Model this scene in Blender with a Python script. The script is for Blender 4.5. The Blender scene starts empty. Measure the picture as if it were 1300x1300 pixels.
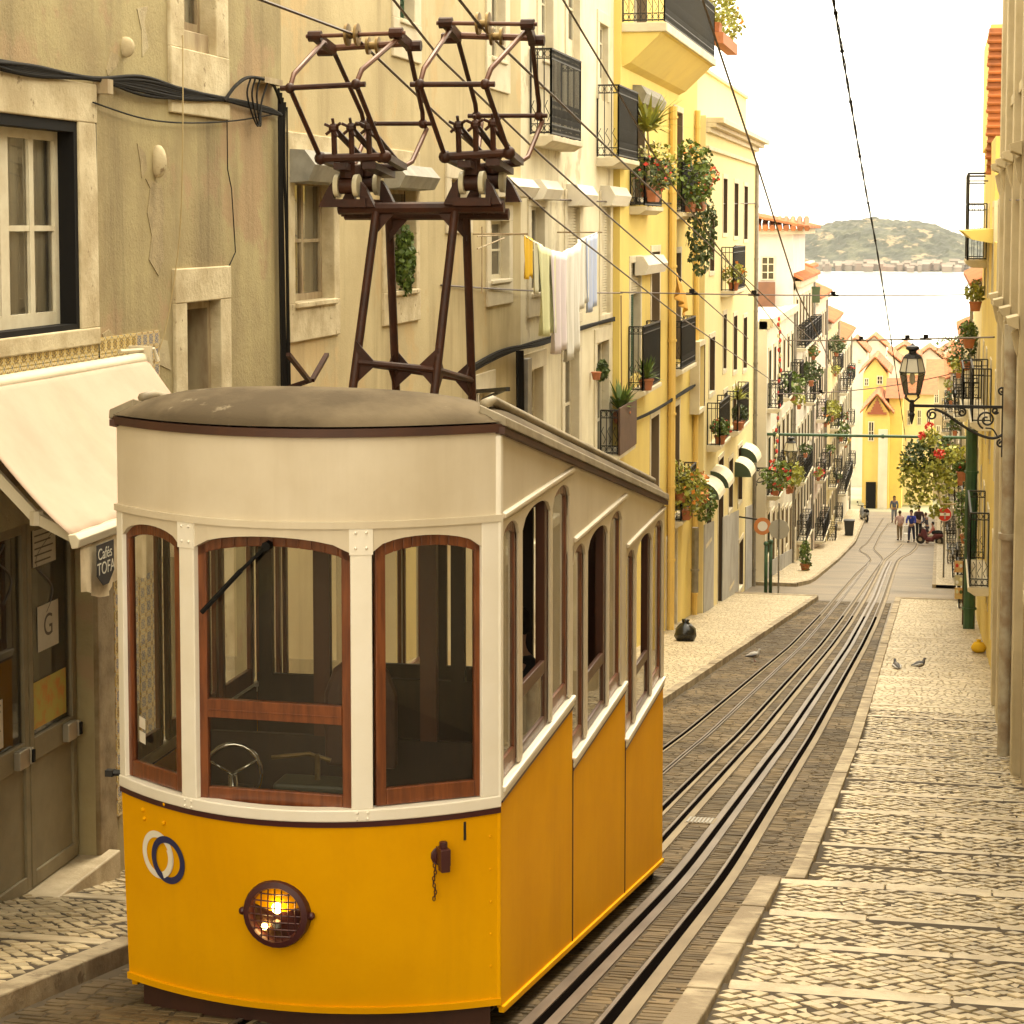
import bpy, math, random
import numpy as np
from mathutils import Vector, Matrix
random.seed(7)
rnd = random.random
def uni(a, b): return a + (b - a) * random.random()
SC = bpy.context.scene
COL = SC.collection

# ------------------------------------------------------------------ camera, sky, sun, exposure
F, HORIZ, TP, VPX = 2650.0, 285.0, 0.075, 1190.0      # photo pixels (1300 px frame)
PITCH = math.atan(TP)
PYC = HORIZ + F * TP
YAW = math.atan((VPX - 650) / F * math.cos(PITCH))
cam = bpy.data.cameras.new('camera')
cam_o = bpy.data.objects.new('camera', cam)
COL.objects.link(cam_o)
cam_o.location = (0, 0, 0)
cam_o.rotation_euler = (math.pi / 2 - PITCH, 0, YAW)
cam.sensor_width = 36
cam.lens = 36 * F / 1300
cam.shift_y = -(650 - PYC) / 1300
cam.clip_start = 0.1
cam.clip_end = 20000
SC.camera = cam_o

SUN_EL, SUN_AZ = math.radians(64), math.radians(14)    # azimuth from +Y towards +X
world = bpy.data.worlds.new('World')
SC.world = world
world.use_nodes = True
wn, wl = world.node_tree.nodes, world.node_tree.links
wn.clear()
sky = wn.new('ShaderNodeTexSky')
sky.sky_type = 'NISHITA'
sky.sun_disc = False
sky.sun_elevation = SUN_EL
sky.sun_rotation = SUN_AZ
sky.air_density = 1.0
sky.dust_density = 3.0
hsv = wn.new('ShaderNodeHueSaturation')
hsv.inputs['Saturation'].default_value = 0.12
cloud = wn.new('ShaderNodeMix')
cloud.data_type = 'RGBA'
cloud.inputs[0].default_value = 0.55
cloud.inputs[7].default_value = (11.0, 11.0, 11.0, 1)  # even overcast veil over the sky
tint = wn.new('ShaderNodeMix')
tint.data_type = 'RGBA'
tint.blend_type = 'MULTIPLY'
tint.inputs[0].default_value = 1.0
tint.inputs[7].default_value = (1.0, 0.91, 0.71, 1)
bg = wn.new('ShaderNodeBackground')
bg.inputs['Strength'].default_value = 0.15
wo = wn.new('ShaderNodeOutputWorld')
wl.new(sky.outputs[0], hsv.inputs['Color'])
wl.new(hsv.outputs[0], cloud.inputs[6])
wl.new(cloud.outputs[2], tint.inputs[6])
wl.new(tint.outputs[2], bg.inputs['Color'])
wl.new(bg.outputs[0], wo.inputs['Surface'])

sun = bpy.data.lights.new('sun', 'SUN')
sun.energy = 1.0
sun.angle = math.radians(14)
sun.color = (1.0, 0.88, 0.67)
sun_o = bpy.data.objects.new('sun', sun)
COL.objects.link(sun_o)
sdir = Vector((math.sin(SUN_AZ) * math.cos(SUN_EL), math.cos(SUN_AZ) * math.cos(SUN_EL), math.sin(SUN_EL)))
sun_o.rotation_euler = sdir.to_track_quat('Z', 'Y').to_euler()
sun_o.location = (20, 40, 60)

SC.view_settings.view_transform = 'Standard'
SC.view_settings.look = 'None'
SC.view_settings.exposure = 1.75
SC.view_settings.gamma = 1.0
SC.view_settings.use_curve_mapping = False
SC.render.engine = 'CYCLES'
SC.cycles.max_bounces = 7
SC.cycles.diffuse_bounces = 3
SC.cycles.glossy_bounces = 3
SC.cycles.transmission_bounces = 4
SC.cycles.transparent_max_bounces = 12
SC.cycles.use_denoising = True

# ------------------------------------------------------------------ photo measurements -> places in the street
_R = np.array([math.cos(YAW), math.sin(YAW), 0.0])
_H = np.array([-math.sin(YAW), math.cos(YAW), 0.0])
_U = np.array([0, 0, math.cos(PITCH)]) + _H * math.sin(PITCH)
_W = _H * math.cos(PITCH) - np.array([0, 0, math.sin(PITCH)])
def ray(x, y): return _W + _R * (x - 650) / F + _U * (PYC - y) / F
def on_x(x, y, X): d = ray(x, y); return d * (X / d[0])
def on_y(x, y, Y): d = ray(x, y); return d * (Y / d[1])
GP = [(-40, 3.0), (-30, 1.5), (0, -2.6), (12.2, -4.9), (19.8, -6.32), (33, -8.3), (122, -18.5), (150, -20.4), (200, -25), (450, -53), (900, -60)]
_gy = np.arange(-40, 900, 0.5)
_gz = np.interp(_gy, [a for a, b in GP], [b for a, b in GP])
_k = np.exp(-0.5 * (np.arange(-8, 9) / 2.5) ** 2); _k /= _k.sum()
_gz[8:-8] = np.convolve(_gz, _k, 'same')[8:-8]
def g(Y): return float(np.interp(Y, _gy, _gz))
def gnd(x, y):
    d = ray(x, y); lo, hi = 0.5, 2000
    for i in range(60):
        m = (lo + hi) / 2
        if d[2] * m > g(d[1] * m): lo = m
        else: hi = m
    return d * lo
def rect(X, xl, xr, yt, yb):
    a = on_x(xl, yt, X); b = on_x(xl, yb, X); c = on_x(xr, yt, X)
    return (min(a[1], c[1]), max(a[1], c[1]), b[2], a[2])

# ------------------------------------------------------------------ mesh building
class MB:
    def __init__(s): s.v = []; s.f = []
    def add(s, vs, fs):
        o = len(s.v); s.v += [tuple(map(float, p)) for p in vs]; s.f += [tuple(i + o for i in q) for q in fs]; return s
    def box(s, x0, x1, y0, y1, z0, z1):
        return s.add([(x0, y0, z0), (x1, y0, z0), (x1, y1, z0), (x0, y1, z0), (x0, y0, z1), (x1, y0, z1), (x1, y1, z1), (x0, y1, z1)],
              [(0, 3, 2, 1), (4, 5, 6, 7), (0, 1, 5, 4), (1, 2, 6, 5), (2, 3, 7, 6), (3, 0, 4, 7)])
    def hexa(s, p): return s.add(p, [(0, 3, 2, 1), (4, 5, 6, 7), (0, 1, 5, 4), (1, 2, 6, 5), (2, 3, 7, 6), (3, 0, 4, 7)])
    def obox(s, c, sz, rot=None):
        c = Vector(c); M = rot if rot is not None else Matrix.Identity(3); p = []
        for k in (-1, 1):
            for i, j in ((-1, -1), (1, -1), (1, 1), (-1, 1)):
                p.append(c + M @ Vector((i * sz[0] / 2, j * sz[1] / 2, k * sz[2] / 2)))
        return s.hexa(p)
    def bar(s, a, b, w, h=None):
        a, b = Vector(a), Vector(b); d = b - a; h = h or w
        up = Vector((0, 0, 1)) if abs(d.normalized().z) < .95 else Vector((0, 1, 0))
        x = d.cross(up).normalized() * w / 2; y = x.cross(d).normalized() * h / 2
        return s.hexa([a - x - y, a + x - y, a + x + y, a - x + y, b - x - y, b + x - y, b + x + y, b - x + y])
    def quad(s, a, b, c, d): return s.add([a, b, c, d], [(0, 1, 2, 3)])
    def tube(s, pts, r, n=6, caps=True):
        pts = [Vector(p) for p in pts]; rs = r if isinstance(r, (list, tuple)) else [r] * len(pts)
        o = len(s.v); prev = None
        for i, p in enumerate(pts):
            d = (pts[min(i + 1, len(pts) - 1)] - pts[max(i - 1, 0)])
            d = d.normalized() if d.length > 1e-9 else Vector((0, 0, 1))
            if prev is None:
                a = Vector((0, 0, 1)) if abs(d.z) < .9 else Vector((1, 0, 0)); x = d.cross(a).normalized()
            else:
                x = prev - d * prev.dot(d); x = x.normalized() if x.length > 1e-6 else d.orthogonal().normalized()
            prev = x; y = d.cross(x)
            for k in range(n):
                t = 2 * math.pi * k / n; q = p + (x * math.cos(t) + y * math.sin(t)) * rs[i]; s.v.append((q.x, q.y, q.z))
        for i in range(len(pts) - 1):
            for k in range(n):
                k2 = (k + 1) % n; s.f.append((o + i * n + k, o + i * n + k2, o + (i + 1) * n + k2, o + (i + 1) * n + k))
        if caps:
            s.f.append(tuple(o + k for k in range(n))[::-1]); s.f.append(tuple(o + (len(pts) - 1) * n + k for k in range(n)))
        return s
    def lathe(s, prof, c, axis=(0, 0, 1), n=14):
        ax = Vector(axis).normalized(); x = ax.orthogonal().normalized(); y = ax.cross(x); c = Vector(c); o = len(s.v)
        for r, h in prof:
            for k in range(n):
                t = 2 * math.pi * k / n; q = c + ax * h + (x * math.cos(t) + y * math.sin(t)) * r; s.v.append((q.x, q.y, q.z))
        for i in range(len(prof) - 1):
            for k in range(n):
                k2 = (k + 1) % n; s.f.append((o + i * n + k, o + i * n + k2, o + (i + 1) * n + k2, o + (i + 1) * n + k))
        s.f.append(tuple(o + k for k in range(n))[::-1]); s.f.append(tuple(o + (len(prof) - 1) * n + k for k in range(n)))
        return s
    def prism(s, poly, off):
        n = len(poly); off = Vector(off); a = [Vector(p) for p in poly]
        return s.add([tuple(p) for p in a] + [tuple(p + off) for p in a], [tuple(range(n))[::-1], tuple(range(n, 2 * n))] + [(i, (i + 1) % n, n + (i + 1) % n, n + i) for i in range(n)])
    def ball(s, c, r, n=8, m=6):
        rx, ry, rz = r if isinstance(r, (list, tuple)) else (r, r, r); o = len(s.v)
        for j in range(m + 1):
            ph = math.pi * j / m
            for k in range(n):
                t = 2 * math.pi * k / n
                s.v.append((c[0] + rx * max(math.sin(ph), 1e-3) * math.cos(t), c[1] + ry * max(math.sin(ph), 1e-3) * math.sin(t), c[2] + rz * math.cos(ph)))
        for j in range(m):
            for k in range(n):
                k2 = (k + 1) % n; s.f.append((o + j * n + k, o + (j + 1) * n + k, o + (j + 1) * n + k2, o + j * n + k2))
        return s
ORG = {}
def thing(name, loc, label, cat, group=None):
    o = bpy.data.objects.new(name, None); COL.objects.link(o); o.location = loc; o.empty_display_size = .2
    o['label'] = label; o['category'] = cat
    if group: o['group'] = group
    ORG[o.name] = Vector(loc); return o
def obj(name, mb, m, parent=None, smooth=False, bev=0, kind=None, origin=None, label=None):
    me = bpy.data.meshes.new(name)
    og = ORG[parent.name] if parent is not None else Vector(origin or (0, 0, 0))
    me.from_pydata([(x - og.x, y - og.y, z - og.z) for x, y, z in mb.v], [], mb.f); me.update()
    if m: me.materials.append(m)
    o = bpy.data.objects.new(name, me); COL.objects.link(o)
    if parent is not None: o.parent = parent
    else: o.location = og
    ORG[o.name] = og
    if smooth: me.polygons.foreach_set('use_smooth', [True] * len(me.polygons))
    if smooth == 'auto':
        try: me.set_sharp_from_angle(angle=math.radians(40))
        except Exception: pass
    if bev:
        b = o.modifiers.new('bevel', 'BEVEL'); b.width = bev; b.segments = 2; b.limit_method = 'ANGLE'; b.angle_limit = math.radians(50)
    if kind: o['kind'] = kind
    if label: o['label'] = label
    return o
def single(name, mb, m, label, cat, group=None, smooth=False, origin=None, bev=0):
    if origin is None:
        a = np.array(mb.v); origin = (float(a[:, 0].mean()), float(a[:, 1].mean()), float(a[:, 2].min()))
    o = obj(name, mb, m, None, smooth, bev, None, origin); o['label'] = label; o['category'] = cat
    if group: o['group'] = group
    return o
def struct(name, mb, m, smooth=False): return obj(name, mb, m, None, smooth, 0, 'structure')
def text(name, body, size, m, M, parent, depth=.002):
    cu = bpy.data.curves.new(name, 'FONT'); cu.body = body; cu.size = size; cu.extrude = depth; cu.align_x = 'CENTER'; cu.align_y = 'CENTER'
    t = bpy.data.objects.new(name, cu); COL.objects.link(t)
    bpy.context.view_layer.update()
    me = bpy.data.meshes.new_from_object(t.evaluated_get(bpy.context.evaluated_depsgraph_get()))
    bpy.data.objects.remove(t); og = ORG[parent.name]
    for v in me.vertices: v.co = (M @ v.co) - og
    me.materials.clear(); me.materials.append(m)
    o = bpy.data.objects.new(name, me); COL.objects.link(o); o.parent = parent; ORG[o.name] = og; return o

# ------------------------------------------------------------------ materials
MATS = {}
def nd(nt, t, **kw):
    n = nt.nodes.new(t)
    for k, v in kw.items(): setattr(n, k, v)
    return n
def mat(name, c, rough=.7, c2=None, scale=3.0, amt=.5, bump=0, bscale=40, metal=0, spec=.5, streak=0, cstreak=None, island=0, patch=None, pscale=.5, pth=.62, stretch=(1, 1, 1), emit=0, coat=0, rvar=0):
    if name in MATS: return MATS[name]
    m = bpy.data.materials.new(name); m.use_nodes = True; nt = m.node_tree; L = nt.links
    b = nt.nodes['Principled BSDF']; b.inputs['Roughness'].default_value = rough; b.inputs['Metallic'].default_value = metal
    b.inputs['Specular IOR Level'].default_value = spec
    if coat: b.inputs['Coat Weight'].default_value = coat; b.inputs['Coat Roughness'].default_value = .08
    geo = nd(nt, 'ShaderNodeNewGeometry'); mp = nd(nt, 'ShaderNodeMapping'); mp.inputs['Scale'].default_value = stretch
    L.new(geo.outputs['Position'], mp.inputs['Vector'])
    def noise(sc, det=5, src=None, ro=.6):
        n = nd(nt, 'ShaderNodeTexNoise'); n.inputs['Scale'].default_value = sc; n.inputs['Detail'].default_value = det; n.inputs['Roughness'].default_value = ro
        L.new((src or mp.outputs[0]), n.inputs['Vector']); return n.outputs['Fac']
    def ramp(f, a, z):
        r = nd(nt, 'ShaderNodeMapRange'); r.inputs[1].default_value = a; r.inputs[2].default_value = z; r.interpolation_type = 'SMOOTHSTEP'
        L.new(f, r.inputs[0]); return r.outputs[0]
    def mix(f, a, bcol):
        x = nd(nt, 'ShaderNodeMix'); x.data_type = 'RGBA'
        L.new(f, x.inputs[0])
        for i, q in ((6, a), (7, bcol)):
            if isinstance(q, tuple): x.inputs[i].default_value = (*q, 1)
            else: L.new(q, x.inputs[i])
        return x.outputs[2]
    def mul(f, k):
        x = nd(nt, 'ShaderNodeMath'); x.operation = 'MULTIPLY'; L.new(f, x.inputs[0]); x.inputs[1].default_value = k; return x.outputs[0]
    col = None
    if c2: col = mix(mul(ramp(noise(scale), .3, .7), amt * 1.6), c, c2)
    if patch: col = mix(ramp(noise(pscale, 8, None, .65), pth - .03, pth + .03), col or c, patch)
    if streak:
        ms = nd(nt, 'ShaderNodeMapping'); ms.inputs['Scale'].default_value = (1.5, 1.5, .13); L.new(geo.outputs['Position'], ms.inputs['Vector'])
        col = mix(mul(ramp(noise(1.0, 6, ms.outputs[0], .7), .46, .8), streak), col or c, cstreak or tuple(q * .45 for q in c))
    if island:
        oi = nd(nt, 'ShaderNodeObjectInfo'); ad = nd(nt, 'ShaderNodeMath'); ad.operation = 'ADD'; L.new(geo.outputs['Random Per Island'], ad.inputs[0]); L.new(oi.outputs['Random'], ad.inputs[1])
        fr = nd(nt, 'ShaderNodeMath'); fr.operation = 'FRACT'; L.new(ad.outputs[0], fr.inputs[0])
        hs = nd(nt, 'ShaderNodeHueSaturation')
        if col is not None: L.new(col, hs.inputs['Color'])
        else: hs.inputs['Color'].default_value = (*c, 1)
        mr = nd(nt, 'ShaderNodeMapRange'); mr.inputs[3].default_value = 1 - island; mr.inputs[4].default_value = 1 + island * .55; L.new(fr.outputs[0], mr.inputs[0]); L.new(mr.outputs[0], hs.inputs['Value'])
        col = hs.outputs[0]
    if col is not None: L.new(col, b.inputs['Base Color'])
    else: b.inputs['Base Color'].default_value = (*c, 1)
    if rvar:
        r = nd(nt, 'ShaderNodeMapRange'); r.inputs[3].default_value = rough - rvar; r.inputs[4].default_value = rough + rvar; L.new(noise(scale * 1.7), r.inputs[0]); L.new(r.outputs[0], b.inputs['Roughness'])
    if bump:
        bp = nd(nt, 'ShaderNodeBump'); bp.inputs['Strength'].default_value = bump; bp.inputs['Distance'].default_value = .01
        L.new(noise(bscale, 6, None, .65), bp.inputs['Height']); L.new(bp.outputs[0], b.inputs['Normal'])
    if emit: b.inputs['Emission Color'].default_value = (*c, 1); b.inputs['Emission Strength'].default_value = emit
    MATS[name] = m; return m
def glass(name, tintc=(.9, .93, .9), refl=1.0, dirt_sheen=.06):
    m = bpy.data.materials.new(name); m.use_nodes = True; nt = m.node_tree; nt.nodes.clear(); L = nt.links
    tr = nd(nt, 'ShaderNodeBsdfTransparent'); tr.inputs[0].default_value = (*tintc, 1)
    gl = nd(nt, 'ShaderNodeBsdfGlossy'); gl.inputs['Roughness'].default_value = .015
    df = nd(nt, 'ShaderNodeBsdfDiffuse'); df.inputs[0].default_value = (.4, .36, .28, 1)
    lw = nd(nt, 'ShaderNodeFresnel'); lw.inputs['IOR'].default_value = 1.45
    geo = nd(nt, 'ShaderNodeNewGeometry'); ns = nd(nt, 'ShaderNodeTexNoise'); ns.inputs['Scale'].default_value = 4; ns.inputs['Detail'].default_value = 6
    L.new(geo.outputs['Position'], ns.inputs['Vector'])
    ml = nd(nt, 'ShaderNodeMath'); ml.operation = 'MULTIPLY'; ml.inputs[1].default_value = dirt_sheen * 2; L.new(ns.outputs[0], ml.inputs[0])
    mr = nd(nt, 'ShaderNodeMath'); mr.operation = 'MULTIPLY'; mr.inputs[1].default_value = refl; L.new(lw.outputs[0], mr.inputs[0])
    m0 = nd(nt, 'ShaderNodeMixShader'); L.new(ml.outputs[0], m0.inputs[0]); L.new(tr.outputs[0], m0.inputs[1]); L.new(df.outputs[0], m0.inputs[2])
    m1 = nd(nt, 'ShaderNodeMixShader'); L.new(mr.outputs[0], m1.inputs[0]); L.new(m0.outputs[0], m1.inputs[1]); L.new(gl.outputs[0], m1.inputs[2])
    o = nd(nt, 'ShaderNodeOutputMaterial'); L.new(m1.outputs[0], o.inputs[0]); return m
def tile_mat(name, base, c1, c2, size):
    # printed tile: rings and a star round each tile's own centre (object coordinates, y-z plane)
    m = bpy.data.materials.new(name); m.use_nodes = True; nt = m.node_tree; L = nt.links; b = nt.nodes['Principled BSDF']; b.inputs['Roughness'].default_value = .3
    tc = nd(nt, 'ShaderNodeTexCoord'); sp = nd(nt, 'ShaderNodeSeparateXYZ'); L.new(tc.outputs['Object'], sp.inputs[0])
    def M(op, a, bb=None, clamp=False):
        n = nd(nt, 'ShaderNodeMath'); n.operation = op
        for i, q in enumerate((a, bb)):
            if q is None: continue
            if isinstance(q, (int, float)): n.inputs[i].default_value = q
            else: L.new(q, n.inputs[i])
        return n.outputs[0]
    y, z = M('DIVIDE', sp.outputs[1], size), M('DIVIDE', sp.outputs[2], size)
    r = M('SQRT', M('ADD', M('MULTIPLY', y, y), M('MULTIPLY', z, z)))
    ang = M('ARCTAN2', z, y); petal = M('MULTIPLY', M('COSINE', M('MULTIPLY', ang, 8.0)), .06)
    rr = M('ADD', r, petal)
    def band(x, a, bb): return M('MULTIPLY', M('GREATER_THAN', x, a), M('LESS_THAN', x, bb))
    def mx(f, a, c):
        x = nd(nt, 'ShaderNodeMix'); x.data_type = 'RGBA'; L.new(f, x.inputs[0])
        if isinstance(a, tuple): x.inputs[6].default_value = (*a, 1)
        else: L.new(a, x.inputs[6])
        x.inputs[7].default_value = (*c, 1); return x.outputs[2]
    col = mx(band(rr, .20, .30), base, c1); col = mx(M('LESS_THAN', rr, .09), col, c1); col = mx(band(rr, .36, .44), col, c2); col = mx(M('GREATER_THAN', r, .56), col, c2)
    col = mx(M('LESS_THAN', M('ABSOLUTE', M('SUBTRACT', M('ABSOLUTE', y), M('ABSOLUTE', z))), .03), col, c1)
    L.new(col, b.inputs['Base Color']); MATS[name] = m; return m

PL_A = mat('weathered_ochre_plaster', (.40, .33, .16), .92, (.275, .21, .10), .8, .6, .8, 24, streak=.85, cstreak=(.13, .095, .045), patch=(.36, .25, .13), pscale=.6, pth=.56)
PL_T = mat('tan_aged_plaster', (.55, .455, .25), .9, (.42, .33, .17), .7, .5, .5, 24, streak=.7, cstreak=(.24, .175, .08), patch=(.52, .385, .19), pscale=.5, pth=.58)
PL_B = mat('pale_aged_plaster', (.76, .69, .50), .9, (.60, .52, .34), .7, .5, .35, 24, streak=.5, cstreak=(.24, .18, .10), patch=(.5, .42, .28), pscale=.5, pth=.6)
PL_Y = mat('sunny_yellow_paint', (.74, .58, .16), .85, (.66, .49, .14), .6, .5, .2, 30, streak=.25, cstreak=(.45, .32, .12))
PL_C = mat('pale_yellow_paint', (.74, .63, .31), .85, (.70, .58, .30), .6, .5, .2, 30, streak=.3, cstreak=(.45, .38, .22))
PL_W = mat('white_lime_paint', (.74, .69, .58), .85, (.62, .56, .45), .6, .5, .2, 30, streak=.35, cstreak=(.42, .36, .27))
PL_K = mat('rosy_lime_paint', (.70, .58, .48), .85, (.62, .50, .40), .6, .5, .2, 30, streak=.3, cstreak=(.42, .33, .26))
PL_O = mat('deep_yellow_paint', (.78, .55, .16), .85, (.68, .46, .13), .6, .4, .2, 30, streak=.2)
PL_R = mat('grey_cream_render', (.44, .36, .22), .9, (.30, .235, .14), .8, .5, .3, 26, streak=.5, cstreak=(.22, .18, .12))
DADO = mat('blue_grey_render', (.42, .41, .39), .9, (.30, .28, .26), 1.2, .5, .3, 26, streak=.3)
STONE = mat('limestone_trim', (.62, .53, .34), .85, (.42, .33, .185), 2.6, .6, 1.0, 15, patch=(.26, .19, .1), pscale=7, pth=.64)
STONE2 = mat('clean_limestone', (.66, .59, .43), .85, (.52, .44, .3), 2.0, .5, .4, 20)
WOODW = mat('cream_painted_wood', (.70, .64, .47), .55, (.58, .5, .34), 5, .5, .2, 40)
WOODO = mat('old_peeling_wood', (.42, .34, .20), .7, (.25, .17, .09), 6, .6, .3, 50, stretch=(1, 1, .3))
WOODG = mat('green_painted_wood', (.04, .10, .05), .6, (.03, .06, .03), 5, .5)
BLACKW = mat('black_painted_wood', (.010, .009, .008), .75, spec=.15)
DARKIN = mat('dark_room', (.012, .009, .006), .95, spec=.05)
CURT = mat('net_curtain', (.80, .76, .62), .9, (.6, .55, .43), 9, .5, stretch=(1, 5, .1))
GLASSW = glass('window_glass', (.92, .92, .88), 1.3, .10)
PANED = mat('dim_window_glass', (.028, .023, .016), .1, (.07, .058, .04), .8, .5, spec=.6)
IRON = mat('black_wrought_iron', (.022, .02, .018), .55, metal=.3)
GREENP = mat('green_pipe_paint', (.035, .10, .04), .5, (.025, .06, .03), 3, .5)
TERRA = mat('terracotta_tile', (.44, .145, .045), .85, (.26, .09, .032), 2.5, .5, .3, 30, island=.3)
POT = mat('terracotta_pot', (.42, .15, .06), .8, (.3, .11, .05), 9, .4)
GREYBOX = mat('grey_shutter_box', (.30, .28, .225), .6, (.17, .155, .12), 4, .5, .1, 40)
ZINC = mat('zinc_metal', (.30, .28, .24), .5, (.2, .18, .15), 5, .5, metal=.5)
CABLE = mat('black_cable_sheath', (.012, .010, .008), .8, spec=.15)
CORD = mat('ochre_cord', (.40, .30, .14), .8)
WIRE = mat('copper_wire', (.09, .06, .045), .5, metal=.4)
LEAF = mat('green_leaves', (.15, .21, .028), .6, (.07, .12, .018), 6, .6, island=.45)
LEAFY = mat('yellow_green_leaves', (.40, .38, .05), .6, (.2, .23, .035), 6, .6, island=.4)
LEAFD = mat('dark_leaves', (.08, .115, .024), .6, (.045, .07, .015), 6, .6, island=.4)
FLR = mat('red_petals', (.62, .05, .03), .6, island=.3)
FLW = mat('cream_petals', (.75, .7, .4), .6, island=.2)
FLO = mat('orange_petals', (.7, .25, .04), .6, island=.3)

# ================================================================== GROUND
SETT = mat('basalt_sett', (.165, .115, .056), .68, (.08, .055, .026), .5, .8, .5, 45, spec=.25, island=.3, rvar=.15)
ROADM = mat('dusty_sett_road', (.17, .125, .07), .6, (.10, .072, .038), .6, .6, .9, 22, stretch=(.45, 1.0, 1), patch=(.21, .16, .095), pscale=.35, pth=.6)
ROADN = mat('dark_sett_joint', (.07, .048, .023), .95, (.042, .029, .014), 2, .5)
CALC = mat('cream_paving_stone', (.475, .38, .225), .5, (.34, .26, .14), 1.3, .6, .5, 60, island=.3, rvar=.15)
GROUT = mat('dark_paving_joint', (.06, .04, .018), .95, (.035, .024, .012), 3, .5)
SLAB = mat('worn_step_slab', (.50, .41, .265), .55, (.34, .265, .155), 2.4, .8, .7, 26, rvar=.12)
KERB = mat('worn_kerb_stone', (.38, .31, .195), .75, (.2, .15, .085), 2.2, .8, .9, 22, patch=(.17, .125, .07), pscale=3.5, pth=.62)
STEEL = mat('worn_rail_steel', (.17, .13, .095), .5, (.09, .065, .045), 4, .6, metal=.25, stretch=(1, .1, 1))
LIP = mat('tan_rail_edge', (.23, .175, .10), .7, (.15, .11, .06), 3, .5, stretch=(1, .2, 1))
SLOT = mat('groove_shade_black', (.004, .003, .0025), 1.0, spec=0)  # flat black strip; the open groove's inner darkness is put into its colour

def calc_far():   # paving too small to pick stones apart: colour only
    m = mat('fine_calcada_paving', (.52, .42, .255), .55, (.36, .28, .155), 1.2, .5, 0, 20); nt = m.node_tree; L = nt.links; b = nt.nodes['Principled BSDF']
    geo = nt.nodes.new('ShaderNodeNewGeometry'); v = nt.nodes.new('ShaderNodeTexVoronoi'); v.feature = 'DISTANCE_TO_EDGE'; v.inputs['Scale'].default_value = 7
    L.new(geo.outputs['Position'], v.inputs['Vector']); bp = nt.nodes.new('ShaderNodeBump'); bp.inputs['Strength'].default_value = .8; bp.inputs['Distance'].default_value = .03
    r = nt.nodes.new('ShaderNodeMapRange'); r.inputs[2].default_value = .12; L.new(v.outputs['Distance'], r.inputs[0]); L.new(r.outputs[0], bp.inputs['Height']); L.new(bp.outputs[0], b.inputs['Normal'])
    mx = nt.nodes.new('ShaderNodeMix'); mx.data_type = 'RGBA'; src = b.inputs['Base Color'].links[0].from_socket
    mx.inputs[6].default_value = (.22, .17, .09, 1); L.new(r.outputs[0], mx.inputs[0]); L.new(src, mx.inputs[7]); L.new(mx.outputs[2], b.inputs['Base Color']); return m
CALCF = calc_far()

def sheet(xl, xr, Y0, Y1, dy, h=0.0, nx=1):     # surface following the hill; xl/xr functions of Y
    mb = MB(); n = max(2, int((Y1 - Y0) / dy) + 1); vs = []; fs = []
    for i in range(n):
        Y = Y0 + (Y1 - Y0) * i / (n - 1)
        for k in range(nx + 1): vs.append((xl(Y) + (xr(Y) - xl(Y)) * k / nx, Y, (h(Y) if callable(h) else g(Y) + h)))
    for i in range(n - 1):
        for k in range(nx): a = i * (nx + 1) + k; fs.append((a, a + 1, a + nx + 2, a + nx + 1))
    return mb.add(vs, fs)
K = lambda c: (lambda Y: c)
road = struct('road', sheet(K(-60), K(60), -30, 150, .75, -.012), ROADM, True)
struct('terrain', sheet(K(-1500), K(1500), 150.0, 452, 4, -.06, 6), mat('far_hillside', (.32, .28, .19), .9, (.15, .17, .08), .05, .6), True)
w = MB(); w.quad((-9000, 440, -52), (9000, 440, -52), (9000, 9000, -52), (-9000, 9000, -52))
struct('water', w, mat('pale_river_water', (.50, .52, .50), .14, bump=.12, bscale=.6))
struct('riverbed', sheet(K(-9000), K(9000), 452.0, 899, 200, -.3), mat('river_bottom', (.2, .2, .16), .9))

# --- rails (pixel polylines turned into places on the road)
Z3 = lambda pts: [(1000 + a / 6.5, 620 + b / 6.5) for a, b in pts]
RAILS = {
 'L1': (-4.04, [(20, 1300), (290, 1020), (400, 890), (560, 705), (640, 635), (683, 588), (655, 550), (600, 522), (588, 505), (612, 478), (700, 380), (790, 240)]),
 'L2': (-3.63, [(120, 1300), (300, 1090), (455, 900), (640, 660), (675, 605)]),
 'L3': (-3.16, [(262, 1300), (420, 1100), (560, 905), (700, 705), (778, 595), (772, 568), (716, 515), (706, 490), (730, 440), (762, 380), (830, 290)]),
 'L4': (-2.83, [(362, 1300), (500, 1110), (630, 900), (740, 690), (790, 592), (830, 560), (890, 510), (940, 455)]),
 'L5': (-2.33, [(505, 1300), (620, 1090), (720, 900), (800, 690), (845, 600)]),
 'L6': (-1.95, [(612, 1300), (705, 1110), (790, 900), (860, 690), (896, 602), (930, 570), (1000, 538), (1050, 490), (1062, 450)])}
RX = {}
def rail_path(key):
    x0, pts = RAILS[key]; P = [np.array([x0, 8.0, 0]), np.array([x0, 32.0, 0])] + [gnd(*p) for p in Z3(pts)]
    P = [P[0], P[1]] + [p for p in P[2:] if p[1] > 36]
    ys = [p[1] for p in P]; xs = [p[0] for p in P]; Y = np.arange(8, ys[-1], .6)
    X = np.interp(Y, ys, xs); kk = np.ones(5) / 5; Xs = np.convolve(np.pad(X, 2, 'edge'), kk, 'valid'); return Y, Xs
def ribbon(Y, X, a, b, h):
    vs = []; fs = []
    for y, x in zip(Y, X): z = g(y) + h; vs += [(x + a, y, z), (x + b, y, z), (x + b, y, z - .05), (x + a, y, z - .05)]
    for i in range(len(Y) - 1):
        for j in range(4):
            if j == 2: continue
            fs.append((i * 4 + j, i * 4 + (j + 1) % 4, i * 4 + 4 + (j + 1) % 4, i * 4 + 4 + j))
    return vs, fs
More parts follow.
